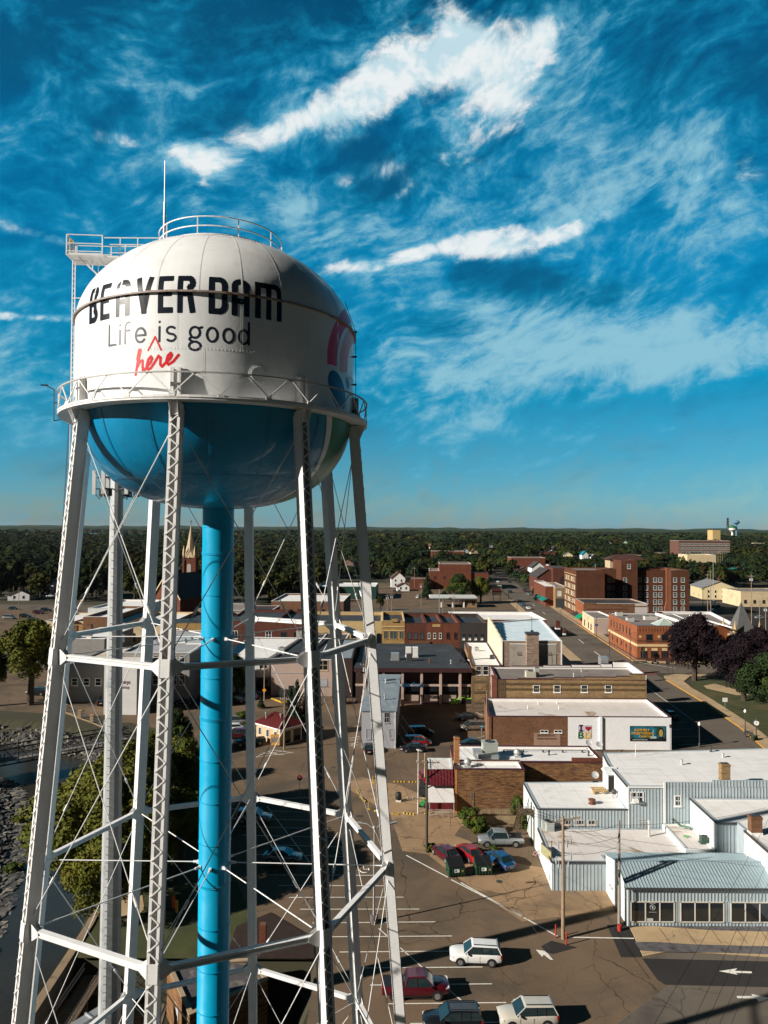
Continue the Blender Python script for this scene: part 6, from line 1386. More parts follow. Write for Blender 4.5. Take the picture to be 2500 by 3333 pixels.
# ================================================================ LEFT BLOCK BETWEEN RIVER AND ALLEY
g2=block('grey_flat_corner_building','grey two-storey building with arched windows and skylight frames on its roof',400,622,160.5,34,11.7,GREYD,M('pale_grey_roof',(.34,.35,.37),.8,.15,.3,c2=(.22,.22,.24),c2s=.2),.3,cop=TRIMW,skew=.0)
L=g2.frame(0)[3]
for z_ in (5.2,8.6):
    for px in (480,506,566,592): uu,_=g2.pt(0,px,2200); g2.win(0,uu-.5,z_-(.0 if z_>6 else .6),1.1,2.0,TRIMW,GLS,1,2,.12,arch=True)
for k,(px,py) in enumerate(((578,2090),(598,2084),(618,2078),(640,2095))):
    x,y=Q(px,py,11.4); q=MB(); q.box(-2.2,2.2,-1.2,1.2,0,.35,0); q.add([(-2.2,-1.2,.35),(2.2,-1.2,.35),(1.8,0,1.1),(-1.8,0,1.1),(2.2,1.2,.35),(-2.2,1.2,.35)],[(0,1,2,3),(3,2,4,5),(0,3,5),(1,4,2)],1); q.build('roof_skylight',[TRIMW,M('skylight_glass2',(.30,.34,.36),.3)],label='ridged white roof skylight on the grey two-storey building',cat='skylight',group='ridged skylights on the grey roof',loc=(x,y,11.4))
chimney(XA(499,186),186,11.4,14.2,1.2,1.0,'brick chimney on the grey roof between the tower legs',BRN)
# narrow white furniture store end
wf=block('white_furniture_store','tall narrow white store end wall with arched windows and faded red lettering by the river',346,452,152,26,10.8,M('white_rendered_wall',(.66,.65,.64),.85,.08,.5),WROOFD,.2,skew=.0)
for px in (357,377): 
    uu,_=wf.pt(0,px,2200); wf.win(0,uu-.4,ZA(152,2206,360),.8,.8,TRIMW,GLS,2,1,.08); wf.win(0,uu-.4,ZA(152,2276,360),.8,2.5,TRIMW,GLS,1,3,.08,arch=True)
MRL=M('maroon_letters',(.16,.01,.07),.7)
uu,zz_=wf.pt(0,360,2225); wf.text(0,'McKinstrys',uu,zz_,1.15,MRL,.8,off=.04); wf.text(0,'Home Furnishings',uu-.1,zz_-1.0,.8,M('grey_letters',(.25,.2,.25),.7),.7,off=.04)
(ua,za),(ub,zb)=wf.pt(0,356,2318),wf.pt(0,384,2296); wf.win(0,ua,za,ub-ua,zb-za,TRIMW,M('yellow_blue_display',(.45,.33,.06),.5,.6,1.5,c2=(.04,.10,.35),c2s=1.8,c2lo=.48,c2hi=.52),4,3,.06,'display_window')
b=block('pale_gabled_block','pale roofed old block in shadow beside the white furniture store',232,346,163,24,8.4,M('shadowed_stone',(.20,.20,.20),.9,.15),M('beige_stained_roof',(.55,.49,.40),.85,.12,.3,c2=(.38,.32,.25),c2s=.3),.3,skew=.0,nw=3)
b=block('white_roof_old_block','old block with bright white roof and brick chimneys left of the furniture store',225,345,190,22,10.,GREYD,WROOF,.5,cop=TRIMW,skew=0)
for px,z_ in ((251,12.8),(297,13.2)): chimney(XA(px,195),195,9.6,z_,1.2,1.2,'brick chimney at %s of the old white roof'%('the left side' if px<270 else 'the right side'),BRN)
roofbox(380,2093,11,2.4,2.,1.8,'dark rooftop unit near the galvanised mast',mat_=GALV)
# white building by the alley and the pinkish stucco ones
b=block('white_corner_building','white building with bright white roof and pale side wall in the alley corner',690,878,173,30,8.4,M('white_brick',(.52,.53,.52),.85,.1,.6),WROOF,.2,skew=.12); uu,_=b.pt(0,835,2230); b.win(0,uu,.4,3.2,3.2,DARKST,GLS,2,1,.1,'loading_door',False); uu,zz_=b.pt(0,845,2165); b.win(0,uu,zz_-.8,1.8,1.1,TRIMW,GLS,2,1,.1)
b=block('pinkish_stucco_building','pinkish two-storey stucco building with dark roof behind the transformers',887,990,170,42,8.6,PINKC,DROOF,.25,cop=DARKST,skew=.10); uu,_=b.pt(0,940,2250); b.win(0,uu,.1,1.1,2.2,DARKST,GLS,1,1,.08,'door',False); b.band(0,5.4,.1,.08,GREYP)
b=block('pinkish_stucco_building','second pinkish stucco building with a double upper window right of the tall evergreen',990,1085,170,42,8.5,PINKC,DROOF,.25,cop=TRIMW,skew=.05); uu,zz_=b.pt(0,1036,2180); b.win(0,uu,zz_,2.2,2.2,CREAM,GLS,2,2,.1); uu,zz_=b.pt(0,1040,2232); b.win(0,uu,zz_,1.8,1.5,GREYP,GREYP,1,1,.08)
block('dark_timber_building','dark timber-clad building between the stucco wall and the bank',1085,1150,168,30,9.2,BR_,SROOF,.3,cop=BR_,skew=.0)
roofbox(915,2130,8.4,1.5,1.4,1.6,'tan condenser on the dark roof of the pinkish building'); roofbox(973,2073,8.4,1.5,1.4,1.6,'pale condenser far back on the dark roof')
# little house with red hipped roof
cx,cy=Q(912,2427); lx,ly=Q(834,2404); rx,ry=Q(982,2408)
fx,fy=lx+rx-cx,ly+ry-cy
t_=empty('red_roof_house',(cx,cy,0),0,'little cream brick house with dark red hipped metal roof and orange notice on its corner','house')
P=[(0,0),(rx-cx,ry-cy),(fx-cx,fy-cy),(lx-cx,ly-cy)]; zt=3.1
MB().prism(P,-.2,zt).build('wall',[MBrick('cream_house_brick',(.58,.42,.24),(.48,.33,.18),(.5,.4,.28),1.,(.3,.2,.1),.6,.9,.4)],t_)
O=inset(P,-.45); c=(sum(p[0] for p in P)/4,sum(p[1] for p in P)/4); lxv=Vector((P[3][0]-P[0][0],P[3][1]-P[0][1])).normalized()*1.2
q=MB(); q.add([(x,y,zt) for x,y in O]+[(c[0]+lxv.x,c[1]+lxv.y,zt+1.9),(c[0]-lxv.x,c[1]-lxv.y,zt+1.9)],[(0,1,5),(1,2,4,5),(2,3,4),(3,0,5,4)])
for k in range(14):
    f=k/13
    for i,(A_,B_) in enumerate(((0,1),(3,0))):
        p=Vector((O[A_][0]+(O[B_][0]-O[A_][0])*f,O[A_][1]+(O[B_][1]-O[A_][1])*f,zt+.03)); 
        tq=Vector((c[0]-lxv.x*(1 if i==0 else 2*f-1),c[1]-lxv.y*(1 if i==0 else 2*f-1),zt+1.93)); q.bar(p,tq,.04,.05)
q.build('roof',[M('dark_red_metal_roof',(.10,.012,.012),.5,.2,1.)],t_)
q=MB(); q.prism(O,zt-.28,zt-.01,0,True,True); q.build('eaves',[TRIMW],t_)
def wallwin(t_,p,q_,u0,z0,w_,h_,fr,gl,nm='window'):
    a=Vector((*p,0)); u=(Vector((*q_,0))-a).normalized(); n=Vector((u.y,-u.x,0)); mb=MB()
    mb.obox(a+u*(u0+w_/2)+n*.03+Vector((0,0,z0+h_/2)),u*(w_/2+.08),n*.03,Vector((0,0,h_/2+.08)),0); mb.obox(a+u*(u0+w_/2)+n*.04+Vector((0,0,z0+h_/2)),u*w_/2,n*.03,Vector((0,0,h_/2)),1); mb.build(nm,[fr,gl],t_)
LW=math.hypot(*P[3]); 
for k in (.7,2.9,5.1): wallwin(t_,P[3],P[0],LW-k-1.0 if False else k,1.0,.7,1.3,TRIMW,GLS2)
for k in (.8,3.2): wallwin(t_,P[0],P[1],k,.2,1.5,2.1,M('brown_frame',(.08,.03,.02),.6),GLS)
q=MB(); q.box(-1.7,-.2,-.7,-.45,.3,2.2,0); 
for k in range(5): q.box(-1.6+k*.28,-1.45+k*.28,-.74,-.7,.8,1.7,1)
q.build('notice_panel',[M('orange_panel',(.62,.30,.05),.7,.2,2.),GALV],t_)
for k,(dx,dy) in enumerate(((-3.2,3.6),(-.3,2.6))): MB().lathe([(.14,0),(.14,.9),(.24,.92),(.24,1.15),(.01,1.25)],n=10).build('stove_pipe',[GALV],t_,loc=(dx,dy,zt+.9))
# waterworks brick building at the tower's foot
A_,B_,C_,D_=(-19.1,64.2),(-15.3,57.6),(-9.8,62.2),(-11.6,65.1)
wwb=Bld('waterworks_building','brick pump house with dark mottled flat roof at the foot of the tower','building',[B_,C_,D_,A_],1.0,BRN2,M('mottled_roof',(.075,.07,.075),.9,.4,.8,c2=(.16,.14,.12),c2s=.9,c2lo=.5,c2hi=.6),.12,z0=-3.6,cop=M('tan_coping',(.34,.26,.17),.8,.2))
wwb.win(3,3.2,1.2,1.0,1.9,M('tan_trim',(.42,.28,.12),.8),GREYP,1,1,.08); wwb.win(0,2.2,1.2,1.2,1.6,TRIMW,GLS,1,2,.08)
x,y=Q(1500/1*0+838,3060); q=MB(); q.box(-.3,.3,-.3,.3,0,2.3); q.build('brick_post',[BRED],label='short brick post at the edge of the sunken garden',cat='post',loc=(-11.3,68.5,-.02))
# big pipe and pump gear below the mast
t_=empty('steel_conduit',(-24.5,56.0,-.4),math.atan2(4.6,3.2),'square galvanised steel duct lying beside the boardwalk below the mast','duct'); q=MB(); q.box(-3,5.2,-.4,.4,.5,1.3); [q.box(k-.06,k+.06,-.5,.5,.4,1.4) for k in (-2,0,2,4)]; q.build('duct',[GALV],t_); q=MB(); [q.box(k-.1,k+.1,-.3,.3,-3.1,.5) for k in (-2.5,0,2.5,4.8)]; q.build('support',[DARKST],t_)
slab('gravel_pad',[(-25.5,57),(-18.5,57),(-19.5,66),(-25.5,66)],M('gravel_pad',(.16,.13,.10),.95,.4,2.,wp=True),.06,-3.5)
slab('park_path',[Q(345,2960),Q(380,2830),Q(455,2860),Q(470,2960),Q(420,3010)],CONC,.05,0.)
slab('riverside_lawn',[(-28.2,66.8),(-7,66.8),(-12,70),(-17.5,84),(-22,95),(-31,108),(-37,104),(-31.5,84),(-30,72)],GRASS,.03,-.02)
slab('garden_bed',[(-14.5,66.8),(-6.2,66.8),(-6.6,70),(-11.5,74.6),(-14.5,72)],M('bark_mulch',(.025,.012,.008),.95,.4,2.),.10,0.)
for k,(px,py,c_) in enumerate(((560,2815,'yellow'),(565,2955,'orange'),(575,2970,'yellow'))):
    x,y=Q(px,py); MB().tube((0,0,0),(0,0,1.2),.16,n=10).build('play_post',[M(c_+'_plastic',(.8,.42,.02) if c_=='yellow' else (.8,.12,.02),.5)],label='short %s playground post on the lawn, %s'%(c_,('alone under the trees','beside the yellow one','in front of the orange one')[k]),cat='post',loc=(x,y,.02))
# ================================================================ TREES
def leafmat(n,c,c2): return M(n,c,.85,.35,.45,c2=c2,c2s=.35,c2lo=.45,c2hi=.7,spec=.15)
LF={'green':leafmat('leaves_green',(.050,.078,.012),(.095,.11,.017)),'dark':leafmat('leaves_dark_green',(.018,.034,.010),(.035,.055,.012)),'olive':leafmat('leaves_olive',(.095,.10,.015),(.16,.14,.02)),'yellow':leafmat('leaves_yellow_green',(.085,.10,.012),(.17,.145,.018)),'maroon':leafmat('leaves_maroon',(.011,.006,.009),(.020,.009,.012)),'rust':leafmat('leaves_rust',(.075,.045,.012),(.11,.06,.015)),'fir':leafmat('needles',(.014,.032,.014),(.025,.045,.018))}
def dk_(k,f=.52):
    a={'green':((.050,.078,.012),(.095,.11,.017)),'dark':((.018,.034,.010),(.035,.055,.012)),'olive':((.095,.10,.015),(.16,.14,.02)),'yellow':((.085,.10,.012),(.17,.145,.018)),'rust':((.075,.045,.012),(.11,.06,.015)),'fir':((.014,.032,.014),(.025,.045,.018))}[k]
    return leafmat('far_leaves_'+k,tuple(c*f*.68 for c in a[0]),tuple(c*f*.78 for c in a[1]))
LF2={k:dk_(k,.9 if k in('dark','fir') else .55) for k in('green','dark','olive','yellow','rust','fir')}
BARK=M('bark',(.055,.040,.028),.9,.3,1.5)
def npmesh(name,co,quads,mats,mi,smooth=False):
    me=bpy.data.meshes.new(name); n=len(co); q=len(quads)
    me.vertices.add(n); me.vertices.foreach_set('co',co.astype(np.float32).ravel()); me.loops.add(q*4); me.polygons.add(q)
    me.loops.foreach_set('vertex_index',quads.astype(np.int32).ravel()); me.polygons.foreach_set('loop_start',np.arange(0,q*4,4,dtype=np.int32)); me.polygons.foreach_set('loop_total',np.full(q,4,dtype=np.int32))
    for m_ in mats: me.materials.append(m_)
    me.polygons.foreach_set('material_index',mi.astype(np.int32)); me.update(calc_edges=True); me.validate(); return me
def leaves(rg,c,s,nrm=None,jit=.42):
    "leaf quads at centres c with sizes s"
    n=len(c); a=rg.normal(size=(n,3)); 
    if nrm is not None: a=nrm+a*jit
    a/=np.linalg.norm(a,axis=1)[:,None]; b=np.cross(a,rg.normal(size=(n,3))); b/=np.linalg.norm(b,axis=1)[:,None]; d=np.cross(a,b)
    s=s[:,None]; w_=s*rg.uniform(.5,1,(n,1))
    v=np.stack([c-b*s-d*w_*.4,c+b*s*.2-d*w_,c+b*s+d*w_*.3,c-b*s*.3+d*w_],1).reshape(-1,3)
    return v,np.arange(n*4).reshape(n,4)
def crown(rg,n,size,nb=26,shape='round'):
    "unit crown: radius ~1, height 0..~1.5"
    cs=[];rs=[]
    for i in range(nb):
        if shape=='round':
            t=rg.uniform(0,2*np.pi); h=rg.uniform(0,1)**.8; prof=math.sin(math.pi*min(1,(h*.82+.16)))**.6; r=prof*rg.uniform(.35,.78); cs.append((r*math.cos(t),r*math.sin(t),.12+h*1.25)); rs.append(rg.uniform(.20,.36)*(1-.25*h))
        elif shape=='cone':
            h=i/nb; t=rg.uniform(0,2*np.pi); r=(1-h)*rg.uniform(.2,.75); cs.append((r*math.cos(t),r*math.sin(t),.1+h*2.7)); rs.append(.14+.30*(1-h))
        else:
            h=rg.uniform(0,1); t=rg.uniform(0,2*np.pi); r=rg.uniform(.2,.6)*(1-h*.35); cs.append((r*math.cos(t),r*math.sin(t),.1+h*1.6)); rs.append(rg.uniform(.2,.34))
    cs=np.array(cs); rs=np.array(rs); k=rg.choice(nb,n,p=rs**2/np.sum(rs**2)); d=rg.normal(size=(n,3)); d/=np.linalg.norm(d,axis=1)[:,None]; d[:,2]=np.abs(d[:,2])*np.where(rg.random(n)<.75,1,-1)
    c=cs[k]+d*(rs[k]*rg.uniform(.72,1.08,n)**1)[:,None]; keep=c[:,2]>.0; c=c[keep]; d=d[keep]; k=k[keep]
    v,q=leaves(rg,c,np.full(len(c),size)*rg.uniform(.6,1.25,len(c)),d)
    return v,q,k
def crown_mesh(seed,n,size,nb,shape,mats):
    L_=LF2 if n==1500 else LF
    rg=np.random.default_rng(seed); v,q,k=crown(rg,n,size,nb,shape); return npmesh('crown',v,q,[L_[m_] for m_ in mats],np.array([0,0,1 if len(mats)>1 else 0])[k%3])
CM={}
for i,mats in enumerate((('green','olive'),('dark','green'),('olive','green'),('yellow','olive'),('rust','olive'),('green','dark'),('dark','green'))): CM['far%d'%i]=crown_mesh(50+i,1500,.085,26,'round',mats)
CM['neargreen']=crown_mesh(3,20000,.030,60,'round',('green','olive')); CM['neargreen2']=crown_mesh(4,26000,.028,80,'round',('olive','yellow')); CM['neardark']=crown_mesh(5,14000,.034,50,'round',('dark','green'))
CM['maroon']=crown_mesh(6,16000,.034,60,'round',('maroon','maroon')); CM['yellow']=crown_mesh(7,14000,.034,50,'round',('yellow','olive')); CM['fir']=crown_mesh(8,5000,.06,60,'cone',('fir','dark')); CM['bush']=crown_mesh(9,4000,.06,24,'round',('green','olive'))
def trunk_mesh():
    rg=random.Random(2); q=MB(); q.tube((0,0,0),(0.02,0,.42),.055,.040,n=7); q.tube((.02,0,.42),(0,.02,.8),.04,.015,n=6)
    for k in range(9):
        a=rg.uniform(0,6.28); z=rg.uniform(.36,.6); q.tube((0.02,0,z),(.30*math.cos(a),.30*math.sin(a),z+rg.uniform(.16,.34)),.022,.008,n=5)
    me=q.build('trunk',[BARK]); m_=me.data; bpy.data.objects.remove(me); return m_
TM=trunk_mesh()
def tree(x,y,h,r,kind,label,group=None,z=0,cat='tree',name=None,ch=None,tr=.0):
    t=empty(name or ('conifer_tree' if kind=='fir' else 'maple_tree' if kind=='maroon' else 'broadleaf_tree'),(x,y,z),rnd.uniform(0,6.28),label,cat,group)
    c=bpy.data.objects.new('crown',CM[kind]); C.objects.link(c); c.parent=t
    top=2.85 if kind=='fir' else 1.55
    b0=(.06 if kind=='fir' else tr or .20)*h; c.location=(0,0,b0); c.scale=(r,r,(h-b0)/top)
    k=bpy.data.objects.new('trunk',TM); C.objects.link(k); k.parent=t; k.scale=(h*.75,h*.75,h)
    return t
tree(-29.5,78,13.5,7.8,'neargreen2','large green tree overhanging the river left of the galvanised mast',z=-.3)
tree(-32.5,92,12.5,7.0,'neargreen2','green tree behind the overhanging one, nearer the footbridge',z=-.3)
tree(-32.5,84,12,9.3,'neargreen2','widest sunlit tree leaning over the river beside the tower legs',z=-.3); tree(-27.8,73,8.5,4.8,'neargreen2','low sunlit tree by the boardwalk below the wide one',z=-.3)
tree(-23.5,84,9.5,4.6,'neargreen','dark green tree between the lattice leg and the blue riser')
tree(-28,99,11.,5.0,'neargreen','green tree just left of the blue riser at lot level')
tree(-35,111,8.5,3.6,'yellow','yellowing tree by the footbridge end')
tree(-36.5,126,7.6,3.5,'neardark','round dark tree standing alone on the paving left of the blue riser',tr=.1)
tree(-79,160,19,8.6,'yellow','tall yellow-green tree at the left edge above the river',tr=.3); tree(-88,158,16,5.5,'neargreen','green tree at the left picture edge behind the river bank',tr=.3); tree(-72,119,6.5,4.5,'neardark','dark bushy tree on the near left bank',z=-2)
tree(-34.6,169,9.6,3.7,'neardark','dark tree in front of the white corner building',tr=.1)
for k,(dx,dy,h_) in enumerate(((0,0,10.8),(1.9,.8,9.6),(-1.4,1.,8.8),(3.4,1.6,7.2))): tree(-16.5+dx,137+dy,h_,2.0,'fir','dark evergreen in the clump behind the red-roofed house','evergreens in one clump behind the red-roofed house')
tree(-27,158,2.4,1.2,'fir','tiny evergreen by the warning sign in the alley')
for k,(px,py,h_,r_,lb_) in enumerate(((788,2355,2.4,2.1,'round green bush beside the parked minivan'),(806,2385,1.8,1.2,'small bush left of the red-roofed house'),(1530,2690,2.6,1.9,'overgrown bush at the left end of the concrete ramp'),(1560,2715,2.2,1.6,'weedy bush hanging over the ramp wall'),(1690,2672,3.4,1.4,'leafy sapling at the right end of the ramp'),(1705,2700,2.6,1.1,'weeds between the ramp and the grey metal store'),(1400,2770,1.0,.9,'weeds at the foot of the left utility pole'),(48,2790,1.4,1.6,'shrub on the riprap bank, lower one'),(60,2640,1.2,1.5,'shrub on the riprap bank, upper one'),(1605,2770,.6,.8,'tuft of weeds under the silver pickup'))):
    x,y=Q(px,py,0 if px>100 else -2); t=tree(x,y,h_,r_,'bush',lb_,z=hgt(x,y) if px<100 else 0,cat='bush',name='bush',tr=.02)
MG='dark maroon maples in the park'
tree(82.5,189,17.5,8.8,'maroon','dark maroon maple nearest the corner building, trunk showing on the lawn',MG); tree(84.5,167,15.2,7.4,'maroon','dark maroon maple, lower and nearer in the park',MG); tree(93,178,15.6,7.2,'maroon','dark maroon maple at the right below the church spire',MG); tree(95,192,12,5.,'maroon','small maroon maple behind the others at the right edge',MG)
tree(81.5,150,14,7.6,'neardark','bright green tree in the park at the right edge'); tree(88,156,12,5.6,'neargreen','second green park tree cut by the right edge')
def tp_(px,py,h,r,kind,lb_,**k):
    x,y=Q(px,py); return tree(x,y,h,r,kind,lb_,**k)
tp_(1495,1965,15.5,8.2,'neardark','big green tree before the tall brick building, left of the pair'); tp_(1565,1963,14.5,6.5,'neargreen','big green tree before the tall brick building, right of the pair'); tp_(1391,1952,15,4.2,'fir','tall spruce left of the canopy')
tp_(1447,1958,6,3,'far1','small dark tree between the spruce and the big trees'); tp_(1666,1880,15,7,'far0','green tree at the far right kerb of the main street'); tp_(1654,1882,10,3,'far1','narrow dark street tree before the far right green one')
for k,(px,py) in enumerate(((1748,1960),(1762,1950),(1740,1938),(1755,1935))): tp_(px,py,4.5,2.2,'far1','small round tree in the row along the main street','row of small trees on the right pavement') if False else tree(*Q(px,py),4.5,2.2,'far1','small round street tree on the right pavement by the awnings','small street trees on the right pavement')
tp_(1238,1987,7.5,2.2,'far0','columnar green shrub by the white crossover on the back street')
# hedge plants and suburb
GT_='town trees between the houses'
HS=[] # houses: px, base py, width, depth, wall h, roof h, rot, wall, roof, label
WW=M('white_clapboard',(.72,.72,.72),.8,.06); CRW=M('cream_clapboard',(.55,.45,.28),.8,.1); GRW=M('grey_clapboard',(.35,.38,.42),.8,.1); BRW=M('brown_clapboard',(.12,.07,.045),.8,.1)
SH1=M('dark_shingles',(.045,.040,.042),.9,.3,1.); SH2=M('brown_shingles',(.085,.045,.03),.9,.3,1.); SH3=M('grey_shingles',(.16,.17,.18),.9,.2,1.); SH4=M('teal_metal_roof',(.0,.20,.26),.5,.1)
HOUSES=[(1296,1912,9.5,11,6.2,4.2,2,WW,SH2,'tall white house with brown gabled roof beyond the back lot'),(1312,1924,8,7,3.,2.0,2,WW,SH2,'small white gabled garage in front of the tall white house'),
(1210,1873,12,9,5.,3.,20,CRW,SH2,'yellow house with brown roof left of the white one'),(1130,1853,13,10,6,3.6,-15,BRW,SH2,'brown gabled house among the trees behind the right tower leg'),(925,1900,8,8,6.,4,5,BRW,SH1,'dark house with white trimmed gable left of the lattice leg'),(800,1880,8,8,4.6,3,40,WW,SH1,'white house corner showing right of the blue riser'),
(60,1955,11,9,3.2,2.6,8,WW,SH1,'long white garage with dark roof at the far left'),(168,1935,8,8,5.4,3.,0,WW,SH3,'small white house behind the left tower leg'),(40,1835,13,9,6,3.6,30,WW,SH1,'white gabled house high among the trees at far left'),(100,1890,10,9,4,3,0,GRW,SH3,'grey house under trees at the far left'),
(1545,1813,10,9,7,4,10,CRW,SH2,'yellow house with twin gables right of the long brick school'),(1517,1810,8,9,7,4,0,GRW,SH1,'grey-blue house left of the yellow twin-gabled one'),(1405,1795,7,8,8,5,30,CRW,SH2,'yellow gable poking through the dark trees'),
(1752,1878,11,13,8.,4.5,3,WW,SH1,'tall white house with dark roof on the right of the main street'),(1708,1870,15,9,3.4,3,0,BRW,SH1,'low dark brown garage before the tall white house'),(1780,1872,12,9,6,4,-20,WW,SH1,'white gable right of the tall white house'),
(1775,1815,13,11,7,2.6,5,BRED,SH1,'brick house with white windows, left of the brick pair'),(1798,1815,9,10,7,2.6,5,BRED,SH1,'smaller brick house, right of the brick pair'),(1805,1800,9,9,6,5,20,WW,SH1,'white steep-gabled house above the brick pair'),(1850,1822,11,10,6,3.6,-10,CRW,SH3,'pale yellow house left of the teal roofed one'),(1905,1829,8,8,9,4.,5,WW,SH4,'white house with bright teal roof'),(1935,1829,11,9,6,3.4,25,WW,SH3,'white house right of the teal roofed one'),
(2012,1773,9,9,6,4,15,CRW,SH2,'cream house behind the hotel, left one'),(2036,1775,9,9,7,4,-15,M('mint_clapboard',(.30,.45,.30),.8),SH3,'mint green gabled house beyond the hotel'),(2063,1818,22,10,5,.6,0,CREAM,GROOF,'low cream flat building beyond the hotel tower'),(2155,1810,20,10,5,.6,0,CREAM,GROOF,'low cream building between the trees right of the hotel'),(1985,1775,8,8,5,3,0,WW,SH3,'small white roof among trees beyond the hotel'),
(1020,1795,9,9,6,3,10,BRW,SH2,'brown roofed house in the dark trees left of centre'),(1100,1775,16,9,5,2,0,BRED,WROOF,'low red building with white roof edge in the trees'),(790,1780,9,8,5,3,-20,CRW,SH2,'yellow-lit house just right of the blue riser'),(1085,1830,11,9,5,3,15,PINKC,SH2,'pink-brown house behind the right lattice leg'),(590,1768,9,9,5,3,10,M('rose_clapboard',(.3,.14,.13),.8),SH2,'rose coloured house left of the church spire'),(580,1818,10,9,5,4,0,WW,SH3,'grey roofed white house behind the brick church'),(460,1835,16,9,5,3,0,GRW,SH3,'long grey roofed house behind the mast'),
(350,1825,10,9,5,3,0,WW,SH3,'pale house between the left legs'),(2175,1870,12,10,4,2,0,WW,SH3,'white shed in the trees right of the hotel'),(2130,1760,9,8,5,3,10,WW,SH2,'small white house on the far slope'),(1890,1800,10,9,6,4,30,WW,SH1,'dark roofed white house above the teal one'),(2400,1868,14,9,3,2.4,0,M('green_shelter_wall',(.05,.09,.06),.8),M('green_metal_roof',(.01,.10,.07),.6),'green roofed park shelter at the right'),(2310,1843,12,9,4,3,10,CRW,SH3,'yellow house below the brick school'),(1600,1790,10,9,6,3,0,GRW,SH3,'grey house in the trees left of the main street end'),(2470,1775,30,14,6,.5,0,CREAM,WROOF,'long cream flat building at far right'),(2490,1748,40,14,8,.5,0,M('rose_wall',(.35,.18,.15),.8),WROOF,'long rosy building on the far right slope')]
def gable_house(x,y,w_,d_,h,rh,rot,wall,roof,lb_,name='house',cat='house',z=0):
    t=empty(name,(x,y,z),R(rot),lb_,cat); a=w_/2; q=MB(); q.box(-a,a,0,d_,0,h); q.add([(-a,0,h),(a,0,h),(0,0,h+rh)],[(0,1,2)]); q.add([(-a,d_,h),(a,d_,h),(0,d_,h+rh)],[(0,2,1)]); q.build('wall',[wall],t)
    q=MB(); e=.45; s=rh/a; 
    for sg in(-1,1): q.add([(sg*(a+e),-e,h-e*s),(0,-e,h+rh),(0,d_+e,h+rh),(sg*(a+e),d_+e,h-e*s),(sg*(a+e),-e,h-e*s+.2),(0,-e,h+rh+.2),(0,d_+e,h+rh+.2),(sg*(a+e),d_+e,h-e*s+.2)],[(4,5,6,7),(0,4,7,3),(0,1,5,4),(3,7,6,2)])
    r_=q.build('roof',[roof],t); c=MB().box(a*.3,a*.3+.7,d_*.5,d_*.5+.7,h+rh*.3,h+rh+1.2).build('chimney',[BRED],r_)
    if h>2.9:
        nf=1 if h<5 else 2
        for f in range(nf):
            for u in((-.5,.35) if w_<14 else (-.7,-.3,.1,.5)):
                q=MB(); x0=a*u; z0=1.1+f*2.8; q.box(x0-.1,x0+1.1,-.07,-.0,z0-.1,z0+1.6,0); q.box(x0,x0+1.,-.09,-.06,z0,z0+1.5,1); q.build('window',[TRIMW,GLS],t)
        for v in(.25,.65): q=MB(); q.box(-a-.07,-a,d_*v-.1,d_*v+1.1,1.0,2.7,0); q.box(-a-.09,-a-.06,d_*v,d_*v+1.,1.1,2.6,1); q.build('window',[TRIMW,GLS],t)
    else:
        q=MB(); q.box(-a*.6,a*.6,-.06,0,0,2.1); q.build('garage_door',[TRIMW],t)
    return t
HP=[]
for px,py,w_,d_,h,rh,rot,wm,rm_,lb_ in HOUSES:
    x,y=Q(px,py); HP.append((x,y,w_)); gable_house(x,y,w_,d_,h,rh,rot,wm,rm_,lb_)
# larger distant buildings
y=470; bk=block('tall_brick_building','tall plain brick building with a raised central block behind the big trees',1398,1431,y,30,12,BRED,GROOF,.5,cop=TRIMW,skew=.05)
bk=block('tall_brick_building','raised central block of the plain brick building, with pale coping',1431,1534,y-1,28,16.6,BRED,GROOF,.5,cop=TRIMW,skew=.05); block('tall_brick_building','lower right wing of the plain brick building by the main street',1534,1590,y,24,11,BRED,GROOF,.5,cop=BDRK,skew=.05); block('brick_garage','low brick annex left of the plain brick building',1335,1398,y-5,16,7,BRED,GROOF,.3)
for px,py in ((1416,1880),(1446,1880),(1416,1904),(1575,1900)): x=XA(px,y-1.2); MB().box(-.9,.9,-.1,.1,-1,1).build('blocked_window',[M('dark_infill',(.05,.02,.015),.8)],label='dark window opening in the plain brick building wall',cat='window',group='dark openings in the plain brick building',loc=(x,y-.05 if px!=1446 else y-1.05,ZA(y,py,px)))
block('school_building','long low brick school with white roof edge in the trees',1405,1512,750,26,16,BRED,WROOF,.6,cop=TRIMW,nw=8,wz=9,fr=DARKST); block('flat_brick_building','long flat brick building right of the main street end',1664,1775,640,26,14,BRED,GROOF,.6,cop=TRIMW,nw=0)
block('church_with_arch','dark brown brick church with big arched window on the right of the main street',1800,1850,440,30,16,BDRK,SH1,.2); gable_house(XA(1785,445),445,14,24,10,5,0,BDRK,SH1,'brown brick gabled church hall beside the arched church','church','church')
q=MB(); q.poly([(2.6*math.cos(t),0,2.6*math.sin(t)) for t in np.linspace(0,math.pi,14)]); q.box(-2.6,2.6,-.0,.02,-5,0); [q.box(k-.08,k+.08,-.05,.02,-5,2.4) for k in(-1,0,1)]; q.build('arched_window',[M('stained_glass',(.05,.03,.03),.3)],label='tall arched window of the dark brown church',cat='window',loc=(XA(1836,439.8),439.8,8.5))
b=block('brick_shopfronts','brick shopfronts with white windows above green awnings on the main street',1776,1808,368,40,10.4,BRED,WROOF,.5,cop=TRIMW,skew=.06); b2=block('brick_shopfronts','tan brick shop block with two white upper windows near the hotel',1808,1850,362,36,10.2,BTAN,GROOF,.5,cop=TRIMW,skew=.06)
for px in (1816,1843): uu,zz_=b2.pt(0,px,1930); b2.win(0,uu,6.2,1.6,2.2,TRIMW,BLIND,1,2,.2)
b2.panel(0,.1,7.,0,4.8,DARKST,'dark_shopfront',.06)
